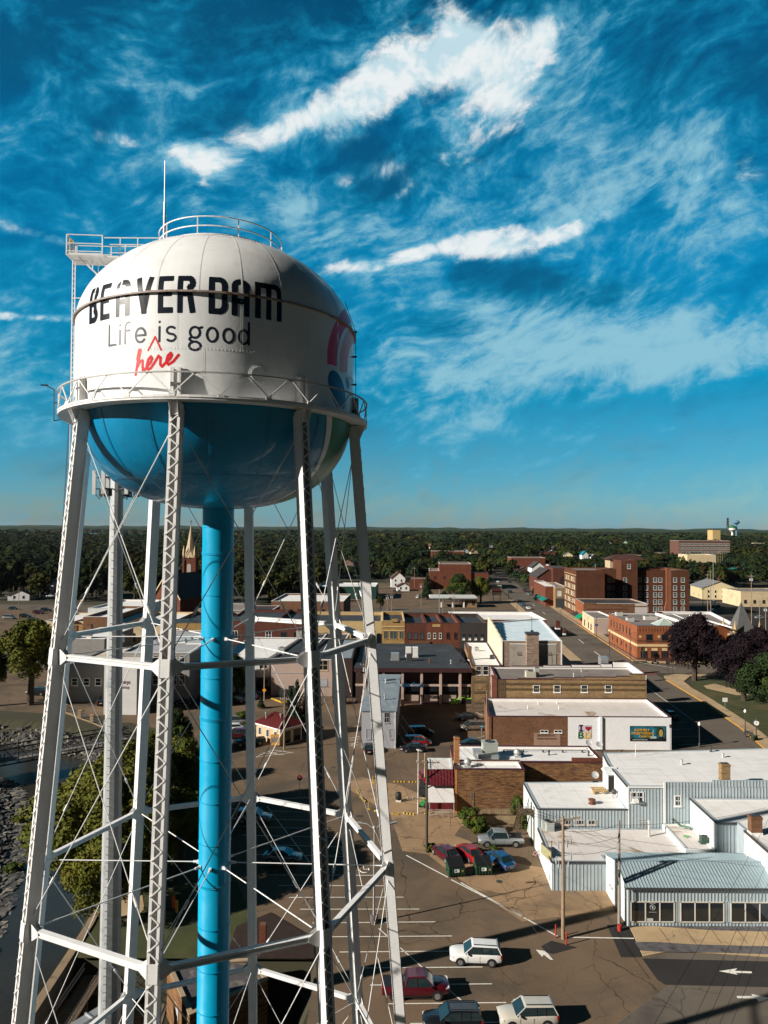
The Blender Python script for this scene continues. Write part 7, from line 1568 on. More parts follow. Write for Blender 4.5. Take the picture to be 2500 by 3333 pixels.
awning(84.5,366,12,-2.4,4.6,TEAL,'long teal canvas awning on the brick shopfronts'); awning(85.9,385,10,-2.2,4.6,TEAL,'second teal awning farther up the main street')
y=360; t=empty('station_canopy',(XA(1402,y),y,0),0,'flat white-edged canopy with dark underside over the forecourt','canopy'); W_=XA(1554,y)-XA(1402,y); MB().box(0,W_,0,12,4.7,5.5).build('canopy_roof',[M('canopy_white',(.55,.58,.56),.6)],t); MB().box(.3,W_-.3,-.05,0,4.0,4.7).box(.3,W_-.3,.2,11.8,4.55,4.69).build('fascia',[DARKST],t)
for px in (1438,1475,1512): MB().box(-.3,.3,0,.6,0,4.6).build('post',[TRIMW],t,loc=(XA(px,y)-XA(1402,y),1,0))
block('station_kiosk','small tan brick kiosk at the right end of the canopy',1507,1553,361.5,9,4.5,BTAN,GROOF,.1,nw=2,fr=DARKST,wz=1.5)
x,y=Q(1617,1962); t=empty('pylon_sign',(x,y,0),0,'red white and green pylon sign board by the main street','sign'); MB().box(-2.6,2.6,-.3,.3,4.2,9.4).build('sign_board',[M('sign_white',(.62,.6,.58),.6)],t); MB().box(-2.5,2.5,-.34,-.3,7.7,8.3).box(-2.5,2.5,-.34,-.3,5.6,6.6).build('red_stripe',[M('sign_red',(.5,.02,.03),.6)],t); MB().box(-2.5,2.5,-.34,-.3,8.5,9.2).build('green_stripe',[M('sign_green',(.02,.2,.1),.6)],t); MB().box(-2,-1.6,-.2,.2,0,4.2).box(1.6,2,-.2,.2,0,4.2).build('post',[GALV],t)
# depot warehouses, school, far towers
y=409; t=gable_house(XA(2342,y),y,19,24,6.6,3.8,-8,M('yellow_sheet_wall',(.55,.46,.27),.7,.08),SH3,'pale yellow warehouse with grey gabled roof right of the hotel','warehouse','warehouse')
block('warehouse','low yellow extension with a big white garage door',2372,2445,400,20,6.2,M('yellow_sheet_wall',(.55,.46,.27),.7,.08),SROOF,.1); q=MB().box(-2.2,2.2,-.1,0,0,4.4).build('garage_door',[TRIMW],label='big white roller door of the yellow extension',cat='door',loc=(XA(2386,400),399.95,0))
block('warehouse','long cream warehouse at the right edge behind the church spire',2410,2560,372,22,8.,CREAM,GROOF,.2,nw=5,wz=2,fr=DARKST)
b=block('brick_school','long three-storey brick school with rows of pale windows on the far right',2210,2377,850,30,27,M('school_brick',(.12,.055,.038),.85,.1),WROOF,.8,cop=TRIMW)
for f in range(3):
    for k in range(14): b.win(0,1.2+k*4.3,12.5+f*4.6,3.0,2.2,M('cream_frame',(.55,.52,.46),.6),GLS2,2,1,.3)
block('long_cream_building','long low cream building below the brick school',2237,2330,700,24,15.5,CREAM,WROOF,.8,cop=TRIMW); block('hillside_block','tan apartment block standing above the far trees',2320,2345,1700,30,40,M('tan_block',(.5,.36,.16),.8),GROOF,.8)
x=XA(2384,2500); t=empty('distant_water_tank',(x,2500,0),0,'small green and white round water tank on the horizon','water tower'); MB().lathe([(4,0),(3.5,32),(7,36)],n=20).build('stem',[TRIMW],t); MB().lathe([(7,36),(14,41),(15,47)],n=24).build('tank',[TRIMW],t); MB().lathe([(15,47),(12,53),(6,57),(.1,58)],n=24).build('dome',[M('tank_green',(.02,.12,.05),.6)],t)
x=XA(2397,2600); t=empty('distant_water_tower',(x,2600,0),0,'small blue mushroom water tower on the horizon','water tower'); MB().lathe([(3,0),(3,62)],n=12).build('stem',[M('pale_blue_tank',(.08,.20,.32),.6)],t); MB().lathe([(3,60),(11,66),(12,70),(8,75),(.1,77)],n=20).build('tank',[M('pale_blue_tank',(.08,.20,.32),.6)],t)
x=XA(2369,2400); q=MB(); [q.bar((sx*5,sy*5,0),(sx*.8,sy*.8,82),1.1) for sx in(-1,1) for sy in(-1,1)]
for k in range(12): z=k*6.8; f=5-4.2*z/82; q.bar((-f,-f,z),(f,-f,z+6.8),.6); q.bar((f,-f,z),(-f,-f,z+6.8),.6)
for k in (58,68,76): q.box(-3,3,-3,3,k,k+4)
q.build('lattice_mast',[DARKST],label='dark lattice radio mast on the horizon',cat='mast',loc=(x,2400,0))
# churches
t=empty('brick_church',(-107,330,0),0,'red brick church with steep dark slate roof at the left','church'); P=[(0,0),(15,-8),(15+9,-8+22),(9,22)]; MB().prism(P,0,7.2).build('wall',[BRED],t)
q=MB(); am=(7.5,-4,18.4); bm_=(16.5,18,18.4); v=[(*P[0],7),(*P[1],7),(*P[2],7),(*P[3],7),am,bm_]; q.add(v,[(1,2,5,4),(3,0,4,5)]); q.build('roof',[M('slate_roof_dark',(.02,.024,.03),.7,.2,.5)],t); q=MB(); q.add(v,[(0,1,4),(2,3,5)]); q.build('gable_wall',[BRED],t)
q=MB(); q.bar((P[1][0]+.3,P[1][1]-.6,7.),(am[0],am[1]-.4,18.8),.5); q.bar((P[0][0]-.3,P[0][1]-.4,7.),(am[0],am[1]-.4,18.8),.5); q.build('verge_trim',[CREAM],t)
xs_,yt=XA(622,352),352.; t=empty('church_steeple',(xs_,yt,0),0,'brick church tower with arched belfry window and slender pale spire topped by a cross','church tower')
MB().box(-2.9,2.9,-2.9,2.9,0,25).box(-3.3,-2.3,-3.3,-2.3,0,26).box(2.3,3.3,-3.3,-2.3,0,26).build('brick_tower',[BRED],t)
q=MB(); q.lathe([(3.4,25),(2.3,28.5),(1.3,34.5),(.12,41)],n=8); q.build('spire',[M('pale_slate_spire',(.42,.33,.22),.8,.25,.6)],t); q=MB(); [q.lathe([(.7,25),(.5,28.5),(.02,31)],c=(sx*2.7,sy*2.7,0),n=6) for sx in(-1,1) for sy in(-1,1)]; q.add([(-2.6,-3.1,25),(2.6,-3.1,25),(0,-3.1,29)],[(0,1,2)]); q.build('pinnacle',[CREAM],t)
q=MB(); q.box(-1,1,-3.0,-2.92,15.5,21,0); q.poly([(math.cos(a),-3.0,21+1.0*math.sin(a)) for a in np.linspace(0,math.pi,9)],0); q.build('belfry_window',[M('pale_louvres',(.4,.36,.32),.7,.3,3.)],t); q=MB(); q.bar((0,0,41),(0,0,43.6),.2); q.bar((-.8,0,42.7),(.8,0,42.7),.2); q.build('cross',[DARKST],t)
x,y=XA(2411,225),225.; t=empty('stone_church_tower',(x,y,0),0,'tan stone church tower with grey slate pyramid roof and corner pinnacles behind the maples','church tower'); STN=M('tan_church_stone',(.42,.29,.15),.85,.2,1.5); MB().box(-3.8,3.8,-3.8,3.8,0,7.3).build('tower',[STN],t); q=MB(); q.add([(-3.3,-3.3,7.3),(3.3,-3.3,7.3),(3.3,3.3,7.3),(-3.3,3.3,7.3),(0,0,17.4)],[(0,1,4),(1,2,4),(2,3,4),(3,0,4)]); q.build('roof',[M('grey_slates',(.10,.10,.10),.8,.25,1.5)],t)
q=MB(); [q.lathe([(.6,0),(.62,8.4),(.75,8.5),(.5,9.6),(.02,12)],c=(sx*3.8,sy*3.8,0),n=8) for sx in(-1,1) for sy in(-1,1)]; q.build('pinnacle',[STN],t); MB().box(-9,9,4,16,0,5.5).build('nave_wall',[STN],t)
# ---- suburb trees one by one, then the far wood
def clear(x,y):
    if y<690 and abs(x-(mainx(y)-7.5))<11: return True
    if y<376 and x<70: return True
    if -42<x<88 and y<528: return True
    if 70<=x<200 and y<372: return True
    if 100<x<330 and 325<y<478: return True
    for hx,hy,hw in HP:
        if abs(x-hx*(y/hy))<hw*.62+5.0*(y<hy) and -16<y-hy<13: return True
    if y>690: return False
    for bx0,bx1,by0,by1 in ((30,72,440,505),(45,92,735,790),(110,152,628,672),(340,425,830,885),(290,335,690,730),(95,125,430,485),(-125,-80,320,372)):
        if bx0<x<bx1 and by0-22<y<by1: return True
    return False
LOSB=[(a,b,w_*.6+1,3.) for a,b,w_ in HP if a>-60 or b<395]+[(51,735,17,9),(131,628,18,8),(382,850,36,12),(312,700,22,10),(22,1700,10,20),(47,465,28,4),(-92,352,5,12)]
LOSB+=[(XA(2332,1700),1700,12,26)]
def hlim(x,y,r):
    m_=99.
    for hx,hy,hw,zb in LOSB:
        if y<hy and y>hy*.55 and abs(x-hx*(y/hy))<hw+r*.5: m_=min(m_,40-(40-zb)*y/hy)
    return m_
sub=[]; rg=random.Random(11); tries=0
while len(sub)<285 and tries<20000:
    tries+=1; y=378+ (rg.random()**1.5)*470; x=rg.uniform(-.58,.60)*y
    if clear(x,y): continue
    if any((x-a)**2+(y-b)**2<(6.4+y*.005)**2 for a,b in sub): continue
    sub.append((x,y))
KL={'far0':'green','far1':'dark green','far2':'olive','far3':'yellow-green','far4':'rusty','far5':'green','far6':'dark green','fir':'dark pointed'}
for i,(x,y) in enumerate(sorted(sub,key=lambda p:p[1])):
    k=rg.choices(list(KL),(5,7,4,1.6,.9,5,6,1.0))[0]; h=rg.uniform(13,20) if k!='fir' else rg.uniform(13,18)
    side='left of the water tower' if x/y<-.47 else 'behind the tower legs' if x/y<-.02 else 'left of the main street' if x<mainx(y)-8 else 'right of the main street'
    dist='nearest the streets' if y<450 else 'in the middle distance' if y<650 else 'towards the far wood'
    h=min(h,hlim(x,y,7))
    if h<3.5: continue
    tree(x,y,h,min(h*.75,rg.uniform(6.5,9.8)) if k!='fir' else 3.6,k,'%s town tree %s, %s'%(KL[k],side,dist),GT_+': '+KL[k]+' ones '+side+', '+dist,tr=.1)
rgn=np.random.default_rng(5)
def wood(n,y0,y1,hm,rm_,lq,ls,ex=1.0,clr=True):
    V=[];Qd=[];MI=[];o=0
    for i in range(n):
        y=math.sqrt(y0*y0+(y1*y1-y0*y0)*rgn.random()**ex); x=rgn.uniform(-.62,.64)*y
        if clr and clear(x,y): continue
        if x<-.30*y and 2450<y<4300 and x>-.9*y: continue
        if y>2300 and x<-.18*y and y<2700: pass
        k_=1+.38*noise.noise((x*.004,y*.002,3.)); r=rm_*rgn.uniform(.6,1.35)*k_; h=hm*rgn.uniform(.7,1.2)*k_
        if clr:
            h=min(h,hlim(x,y,r))
            if h<3: continue
        d=rgn.normal(size=(lq,3)); d/=np.linalg.norm(d,axis=1)[:,None]; d[:,2]=np.abs(d[:,2]); lump=1+.22*np.sin(d[:,0]*7+i)*np.cos(d[:,1]*6+i*2)
        c=d*np.array([r,r,h*.55])*lump[:,None]+np.array([x,y,h*.45]); v,q=leaves(rgn,c,np.full(lq,ls)*rgn.uniform(.6,1.3,lq),d*np.array([1,1,1.4]),.22)
        V.append(v); Qd.append(q+o); o+=len(v); MI.append(np.full(lq,rgn.choice(6,p=[.20,.52,.09,.015,.025,.15])))
    return np.concatenate(V),np.concatenate(Qd),np.concatenate(MI)
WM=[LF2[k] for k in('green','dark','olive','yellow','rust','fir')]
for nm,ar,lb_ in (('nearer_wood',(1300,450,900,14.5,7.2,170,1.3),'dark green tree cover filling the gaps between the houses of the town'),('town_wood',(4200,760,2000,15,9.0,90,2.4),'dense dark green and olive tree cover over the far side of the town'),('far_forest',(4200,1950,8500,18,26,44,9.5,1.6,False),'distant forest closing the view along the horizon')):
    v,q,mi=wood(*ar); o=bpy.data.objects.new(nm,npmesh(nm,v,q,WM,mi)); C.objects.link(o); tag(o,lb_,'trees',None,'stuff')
# low ridge at the horizon
q=MB(); n=160
for (d,hh,s_) in ((6200,44,1.3),(9500,68,2.1)):
    pr=[(d*math.sin(a),d*math.cos(a),hh*(.75+.35*noise.noise((a*9*s_,d*.01,0))+.16*noise.noise((a*60,d*.1,0)))) for a in np.linspace(-.75,.75,n)]
    vs=[(x,y-700,-2) for x,y,z in pr]+[(x,y,z) for x,y,z in pr]+[(x,y+600,z*.9) for x,y,z in pr]
    q.add(vs,[(j*n+i,j*n+i+1,(j+1)*n+i+1,(j+1)*n+i) for j in(0,1) for i in range(n-1)])
q.build('hills',[LF['dark']],kind='structure')
# ================================================================ VEHICLES
TYRE=M('tyre_rubber',(.012,.012,.013),.85,.1); RIM=M('alloy_rim',(.42,.42,.43),.35,.1,3.,metal=.7); CGL=M('car_glass',(.015,.03,.035),.05,.2,.8,spec=.9)
HL=M('headlamp_lens',(.62,.62,.60),.15); TL=M('tail_lamp_lens',(.28,.01,.01),.2); TRIMB=M('black_car_trim',(.015,.015,.017),.6)
def paintm(n,c,metal=.25): return M('car_paint_'+n,c,.28,.0,metal=metal,coat=.8,spec=.5)
PNT={'white':paintm('white',(.72,.72,.71),0),'silver':paintm('silver',(.36,.39,.40),.5),'maroon':paintm('maroon',(.10,.006,.014)),'red':paintm('red',(.34,.008,.012)),'blue':paintm('blue',(.008,.07,.19)),'black':paintm('black',(.012,.013,.016)),'teal':paintm('teal',(.01,.05,.06)),'steel':paintm('steel',(.16,.22,.25),.5),'cream':paintm('cream',(.55,.52,.45),.1),'green':paintm('green',(.01,.045,.035)),'tan':paintm('tan',(.22,.19,.15),.4)}
BASE=paintm('proto',(.4,.4,.4))
def sec(w_,z0,z1,n=7):
    "half section from bottom centre to top centre"
    h=z1-z0
    return [(0,z0),(w_*.86,z0),(w_*.97,z0+h*.12),(w_,z0+h*.38),(w_*.985,z0+h*.68),(w_*.93,z0+h*.90),(w_*.80,z1),(0,z1+.015)]
def loft(st,mi=0):
    mb=MB(); rows=[]
    for x,w_,z0,z1 in st:
        S_=sec(w_,z0,z1); rows.append([(x,-y,z) for y,z in S_]+[(x,y,z) for y,z in S_[::-1][1:-1]])
    n=len(rows[0])
    vs=[v for r in rows for v in r]; fs=[(i*n+j,i*n+(j+1)%n,(i+1)*n+(j+1)%n,(i+1)*n+j) for i in range(len(rows)-1) for j in range(n)]
    fs+=[tuple(range(n))[::-1],tuple(range((len(rows)-1)*n,len(rows)*n))]
    return mb.add(vs,[f[::-1] for f in fs],mi)
KIND={'sedan':dict(L=4.7,W=.90,st=[(-2.35,.70,.42,.72),(-2.28,.80,.30,.86),(-1.9,.87,.22,.98),(-1.3,.90,.20,1.02),(0,.90,.19,.98),(.9,.90,.20,.96),(1.6,.88,.22,.88),(2.1,.82,.25,.76),(2.32,.70,.32,.62)],
   cab=[(-1.85,.98,.78),(-1.15,1.40,.60),(.25,1.44,.60),(1.15,.97,.80)],wb=1.36,r=.33),
 'suv':dict(L=4.75,W=.94,st=[(-2.37,.78,.45,.90),(-2.33,.86,.34,1.05),(-1.9,.92,.28,1.12),(-1,.94,.26,1.12),(0,.94,.25,1.10),(.9,.94,.26,1.08),(1.6,.92,.28,1.04),(2.15,.86,.32,.95),(2.36,.74,.42,.80)],
   cab=[(-2.33,1.10,.86),(-2.02,1.66,.73),(.28,1.71,.73),(1.05,1.10,.87)],wb=1.42,r=.37),
 'van':dict(L=5.1,W=.97,st=[(-2.55,.82,.40,.90),(-2.5,.90,.30,1.05),(-1.5,.97,.24,1.10),(0,.97,.23,1.08),(1.2,.96,.24,1.02),(1.9,.92,.26,.92),(2.35,.84,.30,.80),(2.53,.72,.40,.66)],
   cab=[(-2.5,1.05,.88),(-2.3,1.68,.72),(.7,1.74,.70),(1.75,1.0,.86)],wb=1.5,r=.34),
 'pickup':dict(L=5.8,W=.99,st=[(-2.9,.90,.55,1.02),(-2.86,.95,.45,1.16),(-1.2,.98,.38,1.18),(0,.99,.36,1.16),(1.2,.99,.38,1.16),(1.9,.97,.40,1.14),(2.5,.92,.42,1.08),(2.86,.84,.5,.95)],
   cab=[(-.95,1.12,.90),(-.72,1.80,.74),(.85,1.84,.74),(1.55,1.14,.90)],wb=1.8,r=.41)}
def make_car(kind):
    K=KIND[kind]; t=empty(kind); o=loft(K['st']).build('body',[BASE],t,True)
    md=o.modifiers.new('b','BEVEL'); md.width=.04; md.segments=2; md.limit_method='ANGLE'; md.angle_limit=R(35)
    c=K['cab']; (xa,za,wa),(xb,zb,wb_),(xc,zc,wc),(xd,zd,wd)=c
    g=MB(); lo=[(xa,wa),(xd,wd)]; 
    V=[(xa,-wa,za),(xd,-wd,zd),(xd,wd,zd),(xa,wa,za),(xb,-wb_,zb),(xc,-wc,zc),(xc,wc,zc),(xb,wb_,zb)]
    g.add(V,[(0,1,5,4),(1,2,6,5),(2,3,7,6),(3,0,4,7)]); g.build('windows',[CGL],t)
    r=MB(); rv=[(xb-.06,-wb_-.02,zb),(xc+.08,-wc-.02,zc-.01),(xc+.08,wc+.02,zc-.01),(xb-.06,wb_+.02,zb)]
    mid=(xb+xc)/2; top=[(xb+.08,-wb_+.1,zb+.045),(mid,-wb_+.08,zb+.085),(xc-.08,-wc+.1,zc+.05),(xc-.08,wc-.1,zc+.05),(mid,wb_-.08,zb+.085),(xb+.08,wb_-.1,zb+.045)]
    r.add(rv+top,[(0,1,6,5,4),(1,2,7,6),(2,3,9,8,7),(3,0,4,9),(4,5,8,9),(5,6,7,8)]); 
    pil=MB()
    for s in(-1,1):
        for (p,q) in (((xa,s*wa,za),(xb,s*wb_,zb)),((xd,s*wd,zd),(xc,s*wc,zc))): r.bar(p,q,.06)
        fr=[.5] if kind!='suv' else [.30,.62]
        if kind in('van',): fr=[.35,.66]
        for f in fr:
            x=xb+(xc-xb)*f; pil.bar((x,s*(wa-.01),za),(x,s*(wb_+.0),zb),.07)
    r.build('roof',[BASE],t,False); pil.build('door_pillar',[TRIMB],t)
    if kind in('suv',):
        q=MB(); [q.bar((xb+.1,s*.55,zb+.12),(xc-.1,s*.55,zc+.12),.04,.05) for s in(-1,1)]; q.build('roof_rack',[TRIMB],t)
    if kind=='pickup':
        q=MB(); q.box(-2.78,-1.02,-.80,.80,1.165,1.19); q.build('bed_cover',[TRIMB],t)
    X=K['wb']; W_=K['W']; rr_=K['r']
    for sx in(-1,1):
        for s in(-1,1):
            q=MB(); q.tube((sx*X,s*(W_-.20),rr_),(sx*X,s*(W_+.02),rr_),rr_,n=20); wh=q.build('wheel',[TYRE],t)
            q=MB(); q.tube((sx*X,s*(W_),rr_),(sx*X,s*(W_+.035),rr_),rr_*.62,n=14); 
            q.build('rim',[RIM],wh)
            q=MB(); pts=[(sx*X+(rr_+.07)*math.cos(a),s*(W_+.004),rr_+(rr_+.07)*math.sin(a)) for a in np.linspace(-.25,math.pi+.25,13)]; q.poly(pts if s<0 else pts[::-1]); q.build('wheel_arch',[TRIMB],t)
    xe=K['st'][-1][0]; ze=K['st'][-1][3]; xs_=K['st'][0][0]; zs=K['st'][0][3]
    for s in(-1,1):
        q=MB(); q.obox((xe-.16,s*W_*.70,ze-.02),(.14,-.05*s,0),(0,.17,0),(0,0,.07)); q.build('headlight',[HL],t)
        q=MB(); q.obox((xs_+.06,s*W_*.80,zs-.02),(.07,0,0),(0,.11,0),(0,0,.10 if kind=='sedan' else .16)); q.build('taillight',[TL],t)
        q=MB(); q.obox((xd-.25,s*(wd+.12),zd+.06),(.06,0,0),(0,.10,0),(0,0,.07)); q.build('wing_mirror',[BASE],t)
    q=MB(); q.box(xe-.06,xe+.01,-W_*.45,W_*.45,ze-.32,ze-.08); q.box(xe-.2,xe+.0,-W_*.75,W_*.75,.3,.42); q.build('grille',[TRIMB],t)
    q=MB(); q.box(xs_-.012,xs_+.05,-.26,.26,zs-.22,zs-.08); q.build('number_plate',[M('plate',(.5,.5,.48),.5)],t)
    for z in (0,): 
        for s in(-1,1):
            q=MB(); q.bar((-1.25,s*(W_+.005),K['st'][3][2]+.05),(1.25,s*(W_+.005),K['st'][3][2]+.05),.02,.09)
            for x in (-.35,.75): q.bar((x,s*(W_+.004),K['st'][3][2]+.09),(x,s*(W_*.99+.004),.95),.015,.015)
            q.build('sill_trim',[TRIMB],t)
    return t
PROTO={k:make_car(k) for k in KIND}; index_kids(); USED=set()
def place(kind,col,x,y,deg,label,group,z=.02,name=None):
    nm={'sedan':'parked_car','suv':'parked_suv','van':'parked_minivan','pickup':'pickup_truck'}[kind]
    o=copy_tree(PROTO[kind],None,{BASE.name:PNT[col]}); o.name=nm; o.location=(x,y,z); o.rotation_euler=(0,0,R(deg)); o['label']=label; o['category']={'sedan':'car','suv':'suv','van':'minivan','pickup':'pickup truck'}[kind]; o['group']=group
    return o
GL='vehicles parked in the lot under the tower'; GA='cars parked in the shaded lot beside the grey brick house'; GD='cars parked along the back edge by the dumpsters'; GM='vehicles on and along the main street'; GF='vehicles parked in the far lots'; GH='cars parked by the little red-roofed house'
def car(kind,col,px,py,deg,label,group):
    x,y=Q(px,py,.3); return place(kind,col,x,y,deg,label,group)
car('suv','white',1547,3118,177,'white sport utility with black roof rails in the nearest row of the lot',GL)
car('pickup','maroon',1352,3225,2,'dark red crew-cab pickup with black bed cover seen past the right tower leg',GL)
car('suv','cream',1715,3318,183,'pale gold sport utility cut by the bottom edge of the picture',GL)
car('suv','black',1472,3335,182,'dark teal-black estate car at the bottom edge left of the pale one',GL)
car('suv','silver',828,2668,-3,'small silver-white crossover behind the white back leg of the tower',GL)
car('sedan','steel',920,2795,-3,'blue-grey sedan parked alone among the stripes under the tower',GL)
car('pickup','silver',1628,2742,181,'silver crew-cab pickup in front of the overgrown concrete ramp',GD)
car('sedan','maroon',1450,2784,118,'dark maroon sedan, left of the three cars by the green dumpsters',GD)
car('sedan','red',1528,2782,114,'bright red sedan in the middle of the three cars by the dumpsters',GD)
car('sedan','blue',1627,2805,116,'blue sedan, right of the three cars by the dumpsters',GD)
car('van','black',1370,2388,3,'black van in deep shade behind the red wagon',GA)
car('van','red',1360,2420,-2,'red wagon with glossy roof beside the grey brick house',GA)
car('sedan','black',1345,2440,183,'glossy black sedan in front of the red wagon',GA)
car('sedan','black',1523,2338,185,'black sedan farthest back by the brick side wall',GA)
car('van','tan',1540,2370,183,'silver-grey minivan beside the brown brick side wall',GA)
car('sedan','black',1532,2425,184,'black coupe half hidden behind the brick shop roof',GA)
car('sedan','black',1201,2440,92,'black car nose-on in front of the grey brick house',GA)
car('sedan','red',1382,2534,95,'red car tail seen left of the small red and white shed',GA)
car('pickup','green',812,2420,200,'dark teal pickup beside the little red-roofed house',GH)
car('van','maroon',776,2396,190,'maroon van second in line by the red-roofed house',GH)
car('sedan','white',760,2374,190,'white car third in line by the red-roofed house',GH)
car('van','silver',768,2352,190,'grey minivan by the round bush',GH)
car('sedan','black',768,2282,180,'black car under the dark tree by the white corner building',GH); car('suv','blue',806,2272,180,'dark blue car by the warning sign',GH)
car('suv','black',335,2288,100,'black car in front of the white furniture store wall',GH); car('suv','black',600,2288,185,'dark car in the shade under the grey two-storey building',GH); car('suv','black',120,2258,180,'dark car behind the riverside tree',GH)
car('sedan','black',1660,2418,181,'x',GA).location=(XA(1772,126),126,.02)
for k,(kd,cl,px,py,dg,lb_) in enumerate((('sedan','black',2180,2330,93,'dark car parked at the kerb right of the mural building'),('suv','black',1872,1997,190,'dark green car turning out beside the green awning'),('sedan','white',1720,1981,95,'white car nearest in the left lane of the main street'),('sedan','blue',1702,1969,95,'dark blue car just beyond the nearest white car'),('sedan','black',1693,1958,95,'black car third in the queue at the left kerb'),('suv','blue',1742,1952,275,'dark blue car in the right lane by the street trees'),('suv','maroon',1708,1925,275,'maroon car at the kerb opposite the pylon sign'),('sedan','silver',1721,1935,275,'silver car parked behind the maroon one'),('suv','black',1660,1928,95,'black car passing the pylon sign'),('sedan','white',1621,1895,95,'white car farther along the main street'),('suv','black',1658,1896,275,'dark car opposite the farther white one'),('suv','maroon',1634,1878,95,'small maroon car at the crest of the main street'),('suv','teal',1679,1867,180,'teal car parked before the brown garage'))):
    car(kd,cl,px,py,dg,lb_,GM)
x,y=Q(2133,2158,.3)
t_=empty('motorcycle',(x,y,.02),R(5),'dark motorcycle waiting at the brick crossing','motorcycle')
for s in(-.8,.8): MB().tube((s,-.08,.34),(s,.08,.34),.34,n=16).build('wheel',[TYRE],t_)
MB().ico((0,0,.75),.35,1,0,sq=(1.6,.6,.8)).box(-.9,.2,-.2,.2,.8,.95).build('body',[TRIMB],t_); MB().bar((.5,-.4,1.1),(.5,.4,1.1),.05).bar((.75,0,.4),(.5,0,1.1),.08).build('handlebar',[GALV],t_)
FAR=[('sedan','teal',43,1982,5,'teal car alone in the striped lot at the far left'),('van','silver',30,2012,0,'silver van at the left edge behind the yellow tree'),('suv','maroon',125,1996,5,'maroon sport utility in the left row of the far lot'),('suv','black',82,2008,5,'black pickup-like car in the left row nearest the trees'),('suv','black',150,1988,5,'black sport utility behind the maroon one'),('suv','black',108,2022,5,'dark green car half hidden by the yellow tree'),('van','maroon',237,1987,5,'maroon van beyond the left tower leg'),('sedan','silver',18,1940,5,'grey car by the white garage'),('sedan','silver',138,1945,5,'silver car under the street trees at left'),('sedan','white',165,1941,5,'white car beside the small white house'),
 ('suv','white',1249,2010,185,'white sport utility on the back street left of the shrub'),('pickup','black',1425,2018,185,'black pickup on the roof-level lot behind the row'),('van','white',1360,1945,80,'white box truck parked in the back lot'),('sedan','black',1285,1926,90,'dark car before the white garage, left one'),('sedan','black',1300,1926,90,'dark car before the white garage, right one'),
 ('suv','white',2303,1948,100,'white pickup in the depot yard'),('sedan','silver',2290,1936,100,'silver car behind the white pickup in the yard'),('suv','black',2330,1975,100,'dark car, nearest in the yard row'),('sedan','white',2318,1990,100,'white car, nearest the grass in the yard'),('sedan','silver',2305,2002,100,'silver car at the fence of the yard'),('sedan','black',2322,1962,100,'black car in the yard row'),('suv','white',2356,2032,5,'white crossover left of the church spire'),('sedan','white',2460,2070,95,'white car right of the church spire'),('suv','white',2440,1952,5,'white car beside the cream warehouse'),('sedan','white',2080,1848,5,'white car beyond the hotel tower'),('sedan','silver',2475,2012,5,'grey car by the fence at the right edge')]
for kd,cl,px,py,dg,lb_ in FAR: car(kd,cl,px,py,dg,lb_,GF)
for o in list(C.objects):
    if o.get('label')=='x': o['label']='dark car in the alley behind the brick shop roof'
for p in PROTO.values():
    def rm(o):
        for ch in KIDS.get(o.name,()): rm(ch)
        bpy.data.objects.remove(o)
    rm(p)
# ================================================================ POLES, WIRES, LAMPS, SMALL THINGS
PW=M('pole_wood',(.27,.195,.13),.9,.3,1.2); INS=M('insulator_grey',(.35,.38,.40),.4)
def upole(x,y,h,label,arms=(),r=.16,trans=0,rz=0,group=None,mat_=None,z=0):
    t=empty('utility_pole',(x,y,z),rz,label,'utility pole',group); MB().tube((0,0,0),(0,0,h),r,r*.62,n=10).build('pole',[mat_ or PW],t)
    for za,w_,dx,dz in arms:
        MB().bar((dx-w_/2,.0,za),(dx+w_/2,.0,za+dz),.11,.13).bar((dx-w_*.3,0,za),(0,0,za-.7),.04).bar((dx+w_*.3,0,za),(0,0,za-.7),.04).build('crossarm',[PW],t)
        for k in(-.46,-.2,.2,.46): q=MB(); q.lathe([(.04,0),(.07,.05),(.04,.1),(.07,.14),(.03,.24)],c=(dx+w_*k,0,za+.06+dz*(k+.5)),n=8); q.build('insulator',[INS],t)
    for k in range(trans): q=MB(); a=k*2.3+.4; q.lathe([(.01,0),(.24,.02),(.26,.8),(.2,.86),(.05,.95)],c=(.42*math.cos(a),.42*math.sin(a)-.1,h-2.4),n=12); q.build('transformer',[INS],t)
    return t
x1,y1=Q(1833,3056); p1=upole(x1,y1,11.9,'tall wooden utility pole with angled crossarm standing between red bollards',((11.3,2.5,.45,.5),),.19)
q=MB()
for k,(dx,dz) in enumerate(((-.5,9.3),(.35,9.5),(.7,9.9),(-.45,7.5),(.5,7.6),(.75,8.3),(-.7,7.9))): q.path([(0,0,dz),(dx,-.1,dz+.1),(dx,-.1,dz-.55)],.045,n=6); q.tube((dx,-.1,dz-.6),(dx,-.1,dz-.2),.09,n=6)
q.build('cutout_switches',[INS],p1)
x2,y2=Q(2015.8,3015.4); upole(x2,y2,10.6,'bare grey utility pole at the left corner of the showroom',(),.17,mat_=M('grey_pole_wood',(.26,.23,.20),.9,.25,1.))
x3,y3=Q(1388.6,2774); p3=upole(x3,y3,11.3,'weathered dark utility pole with two crossarms left of the parked cars',((11.,2.9,.1,0),(6.5,2.6,-1.2,.0)),.20,mat_=M('dark_pole_wood',(.075,.055,.042),.9,.3,1.))
x4,y4=Q(925,2440); upole(x4,y4,10.4,'wooden utility pole in front of the little red-roofed house',((9.,1.6,0,0),),.17)
x5,y5=Q(860,2280); upole(x5,y5,9.8,'wooden pole carrying a yellow warning sign in the alley',(),.15)
x6,y6=Q(1190,2335); upole(x6,y6,12,'utility pole with transformers left of the grey brick house',((11.,2.4,0,0),),.18,trans=3)
x7,y7=Q(1584,2414); upole(x7,y7,9.5,'slim grey pole at the corner of the mural building',(),.12)
def Qz(px,py): return Q(px,py)
